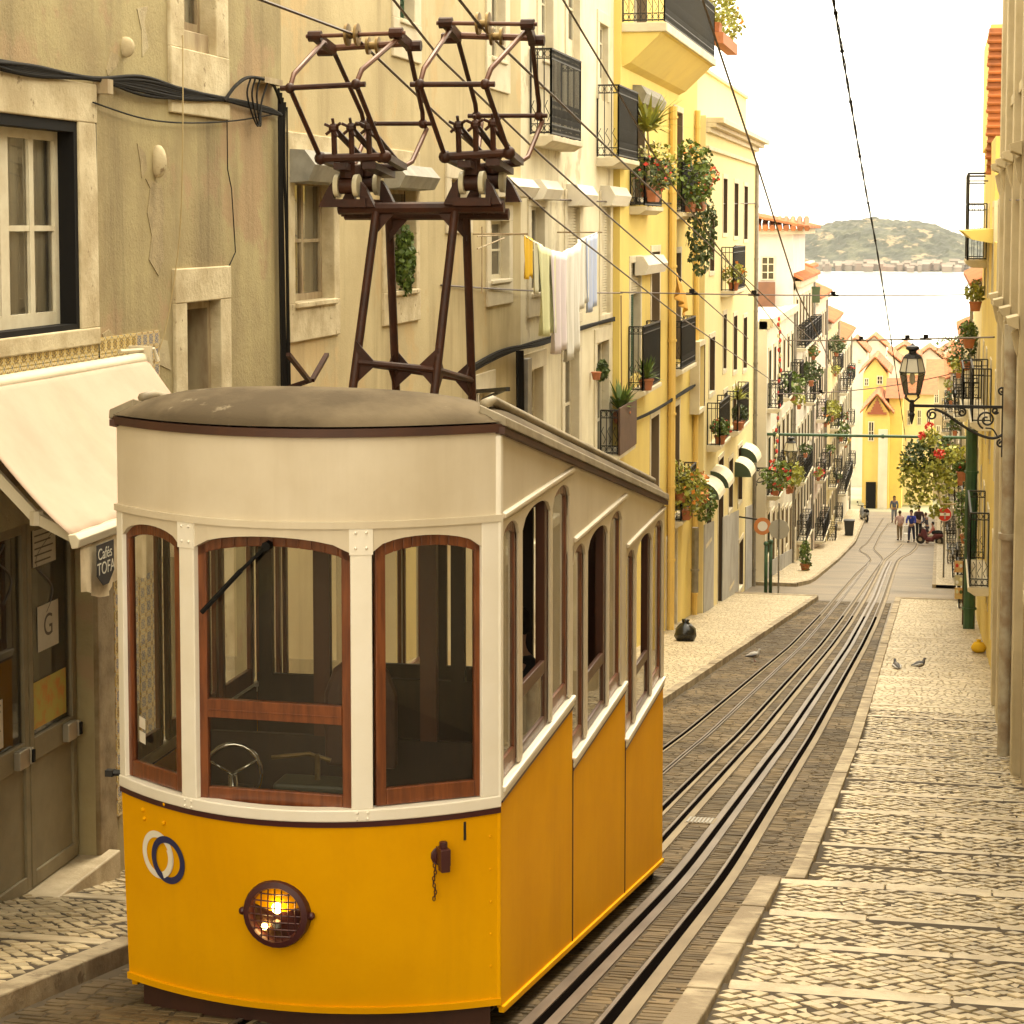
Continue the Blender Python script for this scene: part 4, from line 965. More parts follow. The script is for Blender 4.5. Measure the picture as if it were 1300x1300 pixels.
d0 = on_y(1099, 643, 156); d1 = on_y(1112, 612, 156); mb = MB(); mb.box(d0[0], d1[0], 155.9, 156.05, g(155) - .2, d1[2]); obj('doorway', mb, BLACKW, E2)
d0 = on_y(1114, 650, 156); d1 = on_y(1127, 545, 156); mb = MB(); mb.box(d0[0], d1[0], 155.6, 156.2, g(155) - .3, d1[2]); obj('pilaster', mb, PL_W, E2)
front_house('bright_yellow_wall_house', 'sunlit yellow fronted house just right of the dark doorway', 1129, 1146, 505, 158, PL_Y, 0, [])
front_house('beige_end_house', 'beige house closing the street behind the flowering bush', 1146, 1186, 500, 164, PL_C, 0, [(1151, 520, 1157, 540), (1164, 520, 1170, 540), (1151, 560, 1157, 580), (1164, 560, 1170, 580), (1176, 520, 1182, 540)])
front_house('grey_end_house', 'grey house with tiled roof behind the lantern far down', 1180, 1222, 478, 176, PL_R, 0, [(1186, 495, 1192, 512), (1199, 495, 1205, 512), (1188, 540, 1194, 560)])
front_house('white_chimney_house', 'white walled house standing right of the deep yellow gable', 1126, 1143, 462, 178, PL_W, -1.0, [])
FH = [(1070, 1100, 448, 215, PL_W, 1.4, 'white gabled house left of the yellow gable, nearer the river'), (1095, 1124, 441, 232, PL_K, 1.2, 'rosy gabled house on the slope above the river, mid left'), (1130, 1166, 452, 205, PL_C, 1.0, 'cream gabled house peeping over the end of the street'),
      (1160, 1200, 459, 210, PL_K, 1.3, 'rosy gabled house behind the lantern on the slope'), (1190, 1230, 452, 225, PL_W, 1.2, 'white gabled house by the right row near the river'), (1050, 1080, 455, 240, PL_C, 1.2, 'cream gabled house hidden behind the left row end')]
for a, b, top, Y, m, gb, lab in FH: front_house('slope_house', lab, a, b, top, Y, m, gb, [((a * .7 + b * .3) - 2, top + 8, (a * .7 + b * .3) + 2, top + 14), ((a * .3 + b * .7) - 2, top + 8, (a * .3 + b * .7) + 2, top + 14)])

# ---------------- hill across the river
def hill():
    mb = MB(); nx, ny = 340, 90; rr = random.Random(5); vs = []; fs = []
    from mathutils import noise
    for j in range(ny):
        for i in range(nx):
            X = -700 + 1100 * i / (nx - 1); t = j / (ny - 1); Y = 2330 + 520 * t
            px = VPX + X / 2500 * F
            prof = float(np.interp(px, [300, 700, 930, 1010, 1040, 1085, 1120, 1160, 1190, 1215, 1235, 1300, 1600], [20, 24, 30, 40, 47, 52, 53, 51, 46, 36, 30, 24, 18]))
            s = min(1, t * 2.3); s = s * s * (3 - 2 * s)
            n = noise.fractal(Vector((X / 90, Y / 90, 0)), 1.0, 2.0, 5); n2 = noise.noise(Vector((X / 9, Y / 12, 3)))
            z = -51.6 + 3.0 * min(1, t * 10) + prof * s * (.92 + .16 * n) + (4.5 * abs(n2) + 1.6 * rr.random()) * min(1, t * 4)
            vs.append((X, Y, z))
    for j in range(ny - 1):
        for i in range(nx - 1): a = j * nx + i; fs.append((a, a + 1, a + nx + 1, a + nx))
    mb.add(vs, fs)
    m = mat('wooded_far_hill', (.062, .066, .034), .95, (.014, .019, .010), .05, 1.0, 0, 20, patch=(.21, .16, .09), pscale=.03, pth=.585)
    struct('hill', mb, m)
hill()
mb = MB(); rr = random.Random(9)
for i in range(150):
    X = -330 + 420 * i / 150 + rr.uniform(-2, 2); Y = 2315 + rr.uniform(0, 40); w_ = rr.uniform(4, 11); h_ = rr.uniform(4, 9); zb = -52 + (Y - 2315) * .08
    mb.box(X, X + w_, Y, Y + 10, zb, zb + h_); mb.prism([(X - .5, Y - .5, zb + h_), (X - .5, Y + 10.5, zb + h_), (X - .5, Y + 5, zb + h_ + 2.4)], (w_ + 1, 0, 0))
obj('shore_houses', mb, mat('rosy_shore_walls', (.22, .14, .105), .9, (.2, .165, .13), .06, .9, island=.25), kind='stuff')

# ================================================================== TRAM
YEL = mat('tram_yellow_enamel', (.80, .385, .0015), .5, (.73, .335, .0015), 1.2, .5, .05, 8, spec=.03, streak=.24, cstreak=(.45, .2, .008))
BEI = mat('tram_cream_enamel', (.68, .595, .45), .42, (.60, .51, .365), 1.4, .6, .05, 8, coat=.2, streak=.4, cstreak=(.46, .37, .23))
WHI = mat('tram_white_trim', (.86, .80, .68), .38, (.78, .71, .57), 2, .5, coat=.2)
MAR = mat('maroon_line', (.055, .012, .012), .4)
WOOD = mat('varnished_red_wood', (.20, .055, .014), .32, (.11, .028, .008), 5, .7, .15, 60, coat=.4, stretch=(6, 6, .6))
WOODD = mat('dark_varnished_wood', (.07, .02, .006), .4, (.06, .018, .006), 5, .6, coat=.2, stretch=(6, 6, .6))
ROOFM = mat('sooty_roof_canvas', (.15, .115, .07), .85, (.075, .055, .032), 1.2, .8, .3, 18, patch=(.18, .145, .095), pscale=2.6, pth=.66, spec=.12)
GUT = mat('grey_roof_edge', (.34, .285, .19), .6, (.2, .16, .10), 3, .6)
UNDER = mat('brown_skirt', (.075, .028, .014), .6, (.05, .02, .012), 3, .6)
TGL = glass('tram_glass', (.95, .95, .91), 1.9, .008)
SGL = glass('tram_side_glass', (.9, .9, .86), 1.8, .5)  # heavy diffuse film: dust plus pale reflected fronts put in as colour
RUST = mat('oxide_red_steel', (.055, .016, .006), .5, (.03, .010, .005), 5, .7, .3, 40, spec=.3)
RUSTL = mat('lit_oxide_steel', (.14, .055, .026), .45, (.085, .03, .014), 5, .6, metal=.2)  # oxide red again, with the lit orange tone put into the colour
PORC = mat('cream_porcelain', (.66, .60, .42), .25)
BRASS = mat('worn_brass', (.30, .20, .08), .4, (.18, .12, .05), 8, .5, metal=.8)
CHROME = mat('polished_steel', (.6, .57, .5), .15, metal=1)
NAVY = mat('navy_paint', (.02, .022, .09), .4)
XL_, XR_, XM, HW = -4.92, -2.515, -3.7175, 1.2025
YF = 12.02
def nose(x, z=-2.0):     # Y of the bowed front at x
    b = .55 if z > -3.45 else .55 - .2 * (-3.45 - z) / 1.25
    return YF + (.05 if z < -4.2 else 0) * 0 - b * (1 - ((x - XM) / HW) ** 2)
def ny(x, z=-2.0):       # outward normal of the bow (x, y)
    s = (nose(x + .01, z) - nose(x - .01, z)) / .02; n = Vector((s, -1, 0)).normalized(); return n
eave = lambda Y: -1.19 - .187 * (Y - 12.0)
bott = lambda Y: -4.72 - .1825 * (Y - 12.0)
T = thing('funicular_tram', (XM, 15.8, g(15.8)), 'yellow and cream funicular tram with bowed front and stepped side windows', 'tram')
def bow(x0, x1, z0, z1, out, th, n=10, zf=None):   # curved band on the front between x0..x1
    mb = MB(); vs = []; fs = []
    for i in range(n + 1):
        x = x0 + (x1 - x0) * i / n; za, zb = (z0(x) if callable(z0) else z0), (z1(x) if callable(z1) else z1)
        for z, o in ((za, out), (zb, out), (zb, out - th), (za, out - th)):
            q = ny(x, z); vs.append((x + q.x * o, nose(x, z) + q.y * o, z))
    for i in range(n):
        for j in range(4): a = i * 4 + j; b = i * 4 + (j + 1) % 4; fs.append((a, b, b + 4, a + 4))
    fs += [(0, 3, 2, 1), (n * 4, n * 4 + 1, n * 4 + 2, n * 4 + 3)]
    return mb.add(vs, fs)
# yellow front apron
n = 22; mb = MB(); vs = []; fs = []
zs = [-3.5, -3.7, -3.95, -4.2, -4.45, -4.6, -4.675]
xl_ = lambda z: XL_ + .045 * max(0, (-3.5 - z) / 1.2)
for z in zs:
    for i in range(n + 1): x = xl_(z) + (XR_ - xl_(z)) * i / n; vs.append((x, nose(x, z), z))
for j in range(len(zs) - 1):
    for i in range(n): a = j * (n + 1) + i; fs.append((a, a + 1, a + n + 2, a + n + 1))
obj('front_apron', mb.add(vs, fs), YEL, T, 'auto')
obj('lower_bead', bow(xl_(-4.68), XR_, -4.69, -4.65, .018, .03, 22), YEL, T, 'auto')
obj('maroon_line', bow(XL_, XR_, -3.512, -3.478, .012, .03, 22), MAR, T, 'auto')
obj('waist_rail', bow(XL_, XR_, -3.477, -3.405, .02, .09, 22), WHI, T, bev=.008)
obj('front_skirt', bow(XL_ + .1, XR_ - .04, -5.05, -4.68, -.06, .05, 22), UNDER, T, 'auto')
# upper fascia
obj('upper_fascia', bow(XL_, XR_, -1.735, lambda x: -1.205, 0, .04, 22), BEI, T, 'auto')
obj('fascia_bead', bow(XL_ - .005, XR_ + .005, -1.752, -1.712, .022, .04, 22), BEI, T, 'auto')
# front posts and windows
PO = [(XL_, -4.862), (-4.372, -4.262), (-3.30, -3.182), (-2.612, XR_)]
for i, (a, b) in enumerate(PO):
    o = obj('corner_post' if i in (0, 3) else 'front_post', bow(a, b, -3.405, -1.73, .012, .08, 3), WHI, T, bev=.006)
    if i in (1, 2):
        for zc in (-1.82, -3.441):
            mb = MB()
            obj('joint_plate', bow(a - .005, b + .005, zc - (.085 if zc > -3 else .034), zc + (.085 if zc > -3 else .034), .017, .012, 2), WHI, o)
            for x in (a + .03, b - .03):
                for z in ((zc - .045, zc + .045) if zc > -3 else (zc - .018, zc + .018)): q = ny(x); mb.ball((x + q.x * .02, nose(x) + q.y * .02, z), .009, 6, 4)
            obj('rivets', mb, WHI, o, smooth=True, kind='stuff')
def arch_head(x0, x1, zs_, rise, ztop, n=10):
    return bow(x0, x1, lambda x: zs_ + rise * (1 - ((x - (x0 + x1) / 2) / ((x1 - x0) / 2)) ** 2) ** .6 if abs(x - (x0 + x1) / 2) < (x1 - x0) / 2 - 1e-4 else zs_, ztop, .008, .06, n)
def sash(x0, x1, zb, zs_, rise, tr=None, name='front_window'):
    # flat varnished frame hung between two posts, arched head; d pushes it in
    A_ = Vector((x0, nose(x0) + .05, 0)); B_ = Vector((x1, nose(x1) + .05, 0)); u = (B_ - A_).normalized(); nrm = Vector((u.y, -u.x, 0)); L = (B_ - A_).length
    P = lambda s, z, d: tuple(A_ + u * s + nrm * d + Vector((0, 0, z)))
    w = .062; mb = MB(); n = 12
    zt_ = lambda s: zs_ + rise * (max(0, 1 - ((s - L / 2) / (L / 2)) ** 2)) ** .6
    def bx(s0, s1, z0, z1, d0=-.02, d1=.025): mb.hexa([P(s0, z0, d0), P(s1, z0, d0), P(s1, z0, d1), P(s0, z0, d1), P(s0, z1, d0), P(s1, z1, d0), P(s1, z1, d1), P(s0, z1, d1)])
    bx(0, w, zb, zs_ + .02); bx(L - w, L, zb, zs_ + .02); bx(w, L - w, zb, zb + .1)
    for i in range(n):
        s0, s1 = L * i / n, L * (i + 1) / n; a, b = zt_(s0), zt_(s1); th = .065
        mb.hexa([P(s0, a - th - (.0 if 0 < i else .0), -.02), P(s1, b - th, -.02), P(s1, b - th, .025), P(s0, a - th, .025), P(s0, a + .03, -.02), P(s1, b + .03, -.02), P(s1, b + .03, .025), P(s0, a + .03, .025)])
    o = obj(name, mb, WOOD, T, bev=.006)
    if tr:
        mb = MB(); bx(w, L - w, tr - .055, tr + .055, -.022, .03); bx(w, L - w, tr - .012, tr - .004, .03, .034); obj('transom', mb, WOOD, o, bev=.005)
    mb = MB(); pts = [P(w * .5, zb + .05, 0), P(L - w * .5, zb + .05, 0)] + [P(s, zt_(s) - .03, 0) for s in np.linspace(L - w * .5, w * .5, 9)]
    mb.add(pts, [tuple(range(len(pts)))]); obj('pane', mb, TGL, o); return P, L
sash(-4.862, -4.372, -3.40, -1.90, .09)
PW, LW = sash(-4.262, -3.30, -3.435, -1.90, .085, -2.86)
sash(-3.182, -2.612, -3.40, -1.90, .09)
for x0, x1 in ((-4.862, -4.372), (-4.262, -3.30), (-3.182, -2.612)): obj('arched_head', arch_head(x0, x1, -1.895, .092, -1.73), BEI, T)
mb = MB(); a, b, c = PW(.46, -1.87, .06), PW(.30, -2.02, .07), PW(.05, -2.28, .07)
mb.tube([a, b], .012, 6); mb.tube([b, c], .016, 6); mb.tube([Vector(a) + Vector((0, .03, 0)), Vector(a) + Vector((0, -.03, 0))], .028, 8); obj('wiper', mb, BLACKW, T)
# --- side walls
CS = [12.06, 14.57, 17.17, 19.68]
SILL = [-3.38, -3.84, -4.34]; LIN = [-1.73, -2.25, -2.69]
def side(sx, nm):
    X = XR_ if sx > 0 else XL_; f = Fac(X, sx); vis = sx > 0; tp = 0 if vis else .05
    for k in range(3):
        y0, y1 = CS[k], CS[k + 1]; sl, ln = SILL[k], LIN[k]; S = y0 - .06
        mb = MB(); mb.hexa([f.pt(y0, bott(y0), -.03 - tp), f.pt(y1 - .006, bott(y1), -.03 - tp), f.pt(y1 - .006, bott(y1), -tp), f.pt(y0, bott(y0), -tp), f.pt(y0, sl - .085, -.03), f.pt(y1 - .006, sl - .085, -.03), f.pt(y1 - .006, sl - .085, 0), f.pt(y0, sl - .085, 0)])
        p = obj('side_panel', mb, YEL, T, bev=.006)
        if k: mb = MB(); f.box(mb, y0 - .012, y0 + .004, bott(y0), sl, -.01, .006); obj('panel_seam', mb, UNDER, p)
        mb = MB(); mb.hexa([f.pt(y0, bott(y0) - .03, -.02 - tp), f.pt(y1, bott(y1) - .03, -.02 - tp), f.pt(y1, bott(y1) - .03, .018 - tp), f.pt(y0, bott(y0) - .03, .018 - tp), f.pt(y0, bott(y0) + .012, -.02 - tp), f.pt(y1, bott(y1) + .012, -.02 - tp), f.pt(y1, bott(y1) + .012, .018 - tp), f.pt(y0, bott(y0) + .012, .018 - tp)]); obj('lower_bead', mb, YEL, p, bev=.006)
        mb = MB(); f.box(mb, y0, y1 - .004, sl - .022, sl + .014, -.06, .026); f.box(mb, y0, y1 - .004, sl - .062, sl - .023, -.05, .015); obj('window_ledge', mb, WHI, T, bev=.008)
        mb = MB(); f.box(mb, y0, y1 - .004, sl - .085, sl - .063, -.03, .008); obj('maroon_line', mb, MAR, T)
        # upper panel with the sloping eave
        zt0 = ln - .10
        mb = MB(); mb.hexa([f.pt(y0, ln - .04, -.04), f.pt(y1 - .004, ln - .04, -.04), f.pt(y1 - .004, ln - .04, 0), f.pt(y0, ln - .04, 0), f.pt(y0, eave(y0) + .02, -.04), f.pt(y1 - .004, eave(y1) + .02, -.04), f.pt(y1 - .004, eave(y1) + .02, 0), f.pt(y0, eave(y0) + .02, 0)])
        u = obj('upper_panel', mb, BEI, T, bev=.004)
        mb = MB(); mb.hexa([f.pt(y0 + .02, ln - .02, 0), f.pt(y1 - .05, ln - .02, 0), f.pt(y1 - .05, ln - .014, .026), f.pt(y0 + .02, ln - .014, .026), f.pt(y0 + .02, ln + .022, 0), f.pt(y1 - .05, ln + .022, 0), f.pt(y1 - .05, ln + .012, .026), f.pt(y0 + .02, ln + .012, .026)]); obj('drip_moulding', mb, BEI, u, bev=.006)
        W = [(S + .075, S + .60), (S + .71, S + 1.68), (S + 1.76, S + 2.43)]
        if k == 2: W[2] = (W[2][0], y1 - .10)
        ed = [y0] + [v for w in W for v in w] + [y1 - .004]
        for i in range(0, len(ed), 2):
            if ed[i + 1] - ed[i] > .015: mb = MB(); f.box(mb, ed[i], ed[i + 1], sl + .02, ln - .04, -.02, .002); obj('side_post', mb, BEI, T, bev=.008)
        for i, (a, b) in enumerate(W):
            mb = MB(); n = 10; rise = .11; top = ln - .04; spr = top - rise - .03; vs = []; fs = []
            for j in range(n + 1):
                y = a + (b - a) * j / n; zz = spr + rise * (max(0, 1 - ((y - (a + b) / 2) / ((b - a) / 2)) ** 2)) ** .5
                for z, d in ((zz, .001), (top, .001), (top, -.02), (zz, -.02)): vs.append(f.pt(y, z, d))
            for j in range(n):
                for q in range(4): A_ = j * 4 + q; B_ = j * 4 + (q + 1) % 4; fs.append((A_, B_, B_ + 4, A_ + 4))
            obj('arched_head', mb.add(vs, fs), BEI, T)
            zb = sl + .02; mb = MB(); bw = .055; d0, d1 = -.055, -.021
            if i == 1 and vis:       # open doorway window with a dropped sash
                zr = zb + .36
                f.box(mb, a, a + bw, zb, spr + .09, d0, d1); f.box(mb, b - bw - .05, b, zb, spr + .09, d0 - .03, d1); f.box(mb, a + bw, b - bw - .05, zr, zr + .09, d0, d1); f.box(mb, a + bw, b - bw - .05, zb, zb + .07, d0, d1)
                o = obj('lowered_window', mb, WOODD, T, bev=.006); mb = MB(); mb.quad(f.pt(a + .03, zb + .03, -.035), f.pt(b - .03, zb + .03, -.035), f.pt(b - .03, zr + .03, -.035), f.pt(a + .03, zr + .03, -.035)); obj('pane', mb, SGL, o)
            else:
                f.box(mb, a, a + bw, zb, spr + .06, d0, d1); f.box(mb, b - bw, b, zb, spr + .06, d0, d1); f.box(mb, a + bw, b - bw, zb, zb + .12, d0, d1)
                for j in range(n):
                    ya, yb = a + (b - a) * j / n, a + (b - a) * (j + 1) / n; h = lambda y: spr + rise * (max(0, 1 - ((y - (a + b) / 2) / ((b - a) / 2)) ** 2)) ** .5
                    mb.hexa([f.pt(ya, h(ya) - .06, d0), f.pt(yb, h(yb) - .06, d0), f.pt(yb, h(yb) - .06, d1), f.pt(ya, h(ya) - .06, d1), f.pt(ya, h(ya) + .04, d0), f.pt(yb, h(yb) + .04, d0), f.pt(yb, h(yb) + .04, d1), f.pt(ya, h(ya) + .04, d1)])
                o = obj('side_window', mb, WOOD, T, bev=.006); mb = MB(); mb.quad(f.pt(a + .03, zb + .05, -.035), f.pt(b - .03, zb + .05, -.035), f.pt(b - .03, spr + .07, -.035), f.pt(a + .03, spr + .07, -.035)); obj('pane', mb, SGL if vis else TGL, o)
side(1, 'right'); side(-1, 'left')
# right front corner: thin cover strip and rivets
mb = MB(); mb.box(XR_ - .028, XR_ + .006, YF - .012, YF + .045, -4.70, -3.49); obj('corner_strip', mb, YEL, T, bev=.01)
mb = MB(); mb.box(XR_ - .03, XR_ + .012, YF - .02, YF + .05, -3.45, -1.24); obj('corner_strip', mb, WHI, T, bev=.012)
mb = MB()
for z in np.arange(-3.38, -1.3, .16): mb.ball((XR_ - .045, YF - .03, z), .008, 6, 4)
obj('corner_rivets', mb, WHI, T, kind='stuff'); mb = MB()
for z in np.arange(-4.65, -3.6, .2): mb.ball((XR_ - .05, nose(XR_ - .05, z) - .003, z), .008, 6, 4)
obj('apron_rivets', mb, YEL, T, kind='stuff')
# roof: cambered, following the slope, rounded down over the bowed front
mb = MB(); vs = []; fs = []; NS, NT = 26, 34
for j in range(NT + 1):
    t = j / NT
    for i in range(NS + 1):
        a = -1 + 2 * i / NS; e = .024
        x = XM + (HW + e * .6) * a
        yf = YF - .55 * (1 - a * a) - e; Y = yf + (19.72 - yf) * (t ** 1.7)
        dome = min(1, ((Y - yf) / .95)); dome = (1 - (1 - dome) ** 2.2) ** .6 if dome > 0 else 0
        crown = .18 * (1 - abs(a) ** 5) ** .62 if abs(a) < 1 else 0
        vs.append((x, Y, eave(max(Y, 12.0)) + .03 + (.03 * dome + crown * dome)))
for j in range(NT):
    for i in range(NS): a = j * (NS + 1) + i; fs.append((a, a + 1, a + NS + 2, a + NS + 1))
RF = obj('roof', mb.add(vs, fs), ROOFM, T, True)
obj('front_eave', bow(XL_ - .016, XR_ + .02, -1.222, -1.172, .024, .06, 22), UNDER, T, 'auto')
for X, s in ((XR_, 1), (XL_, -1)):
    f = Fac(X, s)
    mb = MB(); mb.hexa([f.pt(11.99, eave(12) - .04, -.02), f.pt(19.72, eave(19.72) - .04, -.02), f.pt(19.72, eave(19.72) - .04, .035), f.pt(11.99, eave(12) - .04, .035), f.pt(11.99, eave(12) + .0, -.02), f.pt(19.72, eave(19.72) + .0, -.02), f.pt(19.72, eave(19.72) + .0, .035), f.pt(11.99, eave(12) + .0, .035)]); obj('eave_line', mb, UNDER, T)
    mb = MB(); mb.prism([f.pt(12.0, eave(12.0) + .001, .045), f.pt(12.0, eave(12) + .06, .04), f.pt(12, eave(12) + .13, -.12), f.pt(12, eave(12) + .05, -.12)], (0, 7.72, -.187 * 7.72)); obj('roof_edge', mb, GUT, T, bev=.008)
    mb = MB(); mb.tube([f.pt(12.15, eave(12.15) + .15, -.12), f.pt(12.35, eave(12.35) + .19, -.115), f.pt(19.7, eave(19.7) + .19, -.115)], .032, 8); obj('drip_rail', mb, GUT, T, smooth=True)
mb = MB(); mb.tube([(XL_ + .1, 12.4, eave(12.4) + .1), (XL_ + .06, 12.3, eave(12.3) + .16)], .02); obj('roof_hook', mb, GUT, T)
# rear end
mb = MB(); mb.box(XL_ + .02, XR_ - .02, 19.64, 19.70, bott(19.68), -4.36); obj('rear_panel', mb, YEL, T)
mb = MB(); mb.box(XL_ + .02, XR_ - .02, 19.64, 19.69, -2.72, eave(19.7)); obj('rear_fascia', mb, BEI, T)
for x in (XL_ + .05, -4.3, -3.2, XR_ - .05):
    mb = MB(); mb.box(x - .05, x + .05, 19.64, 19.7, -4.36, -2.72); obj('rear_post', mb, WOODD, T)
# interior: stepped floors, bench backs, partitions, ceiling
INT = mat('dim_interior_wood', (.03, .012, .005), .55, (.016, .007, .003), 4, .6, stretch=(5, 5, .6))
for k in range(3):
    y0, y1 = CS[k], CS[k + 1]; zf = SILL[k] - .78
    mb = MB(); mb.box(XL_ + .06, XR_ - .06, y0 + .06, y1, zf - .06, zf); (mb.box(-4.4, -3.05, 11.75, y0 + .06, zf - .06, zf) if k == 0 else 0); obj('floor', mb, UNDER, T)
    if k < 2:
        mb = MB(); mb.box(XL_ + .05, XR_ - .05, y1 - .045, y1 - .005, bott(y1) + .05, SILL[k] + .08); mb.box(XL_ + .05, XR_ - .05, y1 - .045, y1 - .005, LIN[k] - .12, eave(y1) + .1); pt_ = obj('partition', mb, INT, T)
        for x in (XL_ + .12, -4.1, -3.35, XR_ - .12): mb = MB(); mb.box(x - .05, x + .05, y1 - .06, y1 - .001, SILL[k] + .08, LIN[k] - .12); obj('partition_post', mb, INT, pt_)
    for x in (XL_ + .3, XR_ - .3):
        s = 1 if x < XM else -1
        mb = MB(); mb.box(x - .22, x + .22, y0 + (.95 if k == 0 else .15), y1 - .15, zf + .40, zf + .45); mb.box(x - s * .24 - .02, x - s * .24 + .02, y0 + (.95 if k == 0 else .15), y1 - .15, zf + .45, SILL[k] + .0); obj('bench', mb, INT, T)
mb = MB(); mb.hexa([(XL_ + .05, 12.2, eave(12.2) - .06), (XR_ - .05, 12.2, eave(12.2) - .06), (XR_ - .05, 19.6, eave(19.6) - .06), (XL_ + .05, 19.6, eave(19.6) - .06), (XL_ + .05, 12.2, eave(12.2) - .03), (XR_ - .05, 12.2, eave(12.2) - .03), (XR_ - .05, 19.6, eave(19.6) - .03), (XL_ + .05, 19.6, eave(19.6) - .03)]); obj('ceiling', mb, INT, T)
mb = MB(); mb.box(XL_ + .1, XR_ - .1, 13.02, 13.06, -4.2, -3.36); mb.box(XL_ + .1, XR_ - .1, 13.02, 13.06, -1.98, -1.5); cp = obj('cab_screen', mb, INT, T)
for x in (-4.76, -3.92, -3.2, -2.66): mb = MB(); mb.box(x - .055, x + .055, 13.01, 13.07, -3.36, -1.98); obj('screen_post', mb, WOODD, cp)
# driver's chrome brake wheel, seen through the lower front pane
cw = Vector((-4.18, 11.98, -3.36)); mb = MB()
mb.tube([cw + Vector((.17 * math.cos(a), .05 * math.cos(a), .19 * math.sin(a))) for a in np.linspace(0, 2 * math.pi, 22)], .014, 6, False)
for a in (.5, 2.6, 4.7): mb.tube([cw, cw + Vector((.17 * math.cos(a), .05 * math.cos(a), .19 * math.sin(a)))], .01, 5)
mb.tube([cw, cw + Vector((0, .12, -.8))], .03, 8); obj('brake_wheel', mb, CHROME, T, smooth=True)
mb = MB(); mb.prism([(-3.84, 12.78, -3.5), (-3.36, 12.78, -3.5), (-3.36, 12.78, -3.02), (-3.42, 12.78, -2.86), (-3.52, 12.78, -2.78), (-3.68, 12.78, -2.78), (-3.78, 12.78, -2.86), (-3.84, 12.78, -3.02)], (0, .09, .0)); obj('driver_seat', mb, UNDER, T, bev=.03)
mb = MB(); mb.box(-3.95, -3.45, 12.05, 12.3, -4.1, -3.42); obj('control_box', mb, mat('worn_green_metal', (.05, .055, .035), .5), T, bev=.02)
mb = MB(); mb.tube([(-4.0, 12.2, -3.30), (-3.75, 12.18, -3.26), (-3.62, 12.2, -3.30)], .014, 6); mb.tube([(-3.7, 12.18, -3.42), (-3.7, 12.18, -3.26)], .018, 6); obj('control_lever', mb, BRASS, T, smooth='auto')
for z in (-3.05, -3.14):
    x = -4.735; q = ny(x); mb = MB(); yy = nose(-4.862) + .05 + (nose(-4.372) - nose(-4.862)) * (x + 4.862) / .49; mb.add([(x - .035, yy + .039 - .02, z - .035), (x + .035, yy - .039 - .02, z - .035), (x + .035, yy - .039 - .02, z + .035), (x - .035, yy + .039 - .02, z + .035)], [(0, 1, 2, 3)]); obj('notice_sticker', mb, WHI, T)
# headlight
hx, hz = -3.765, -4.06; hy = nose(hx, hz); hn = Vector((ny(hx, hz).x, ny(hx, hz).y, 0)); hc = Vector((hx, hy, hz))
mb = MB(); mb.lathe([(.205, -.02), (.205, .035), (.198, .05), (.165, .058), (.155, .04), (.155, -.0)], hc, hn, 28)
for s in (-1, 1): q = hn.cross(Vector((0, 0, 1))) * s * .215; mb.ball(hc + q + hn * .02, .024, 8, 6)
HL = obj('headlight', mb, MAR, T, smooth='auto')
mb = MB(); mb.lathe([(.15, -.012), (.15, .0)], hc, hn, 24); obj('reflector', mb, mat('lamp_reflector', (.55, .34, .14), .25, (.3, .17, .06), 14, .8, metal=.6), HL)
LAMP = mat('lit_bulb', (1, .62, .22), .3, emit=9)
mb = MB(); mb.ball(hc + hn * .03 + Vector((.005, 0, .035)), (.032, .02, .034), 10, 8); mb.ball(hc + hn * .02 + Vector((-.075, 0, -.085)), (.026, .012, .02), 8, 6); obj('bulb', mb, LAMP, HL, smooth=True)
mb = MB(); mb.lathe([(.02, 0), (.03, .03), (.02, .05)], hc + Vector((.005, 0, -.06)) + hn * .005, hn, 8); obj('bulb_socket', mb, ZINC, HL)
mb = MB(); uu = hn.cross(Vector((0, 0, 1)))
for i in range(-3, 4):
    o_ = i * .042; h = math.sqrt(max(0, .157 ** 2 - o_ ** 2))
    mb.tube([hc + hn * .05 + uu * o_ - Vector((0, 0, h)), hc + hn * .062 + uu * o_, hc + hn * .05 + uu * o_ + Vector((0, 0, h))], .0045, 4)
    mb.tube([hc + hn * .052 + Vector((0, 0, o_)) - uu * h, hc + hn * .064 + Vector((0, 0, o_)), hc + hn * .052 + Vector((0, 0, o_)) + uu * h], .0045, 4)
obj('grille', mb, MAR, HL)
# interlocked rings emblem
def ring(cx, cz, ro, ri, lift, a0=0, a1=2 * math.pi, nn=44, sq=.78):
    mb = MB(); vs = []; fs = []; dx = math.cos(math.atan2(nose(cx + .02, cz) - nose(cx - .02, cz), .04))
    for i in range(nn + 1):
        a = a0 + (a1 - a0) * i / nn
        for r in (ri, ro):
            x = cx + r * math.cos(a) * dx; z = cz + r * math.sin(a); q = ny(x, z); vs.append((x + q.x * lift, nose(x, z) + q.y * lift, z))
    for i in range(nn): fs.append((2 * i, 2 * i + 1, 2 * i + 3, 2 * i + 2))
    return mb.add(vs, fs)
CX1, CX2, CZ = -4.597, -4.512, -3.835
em = obj('emblem', ring(CX1, CZ + .006, .15, .108, .004), WHI, T)
obj('blue_ring', ring(CX2, CZ - .008, .15, .108, .008), NAVY, em)
obj('white_crossing', ring(CX1, CZ + .006, .1495, .1085, .012, -1.15, .45, 20), WHI, em)
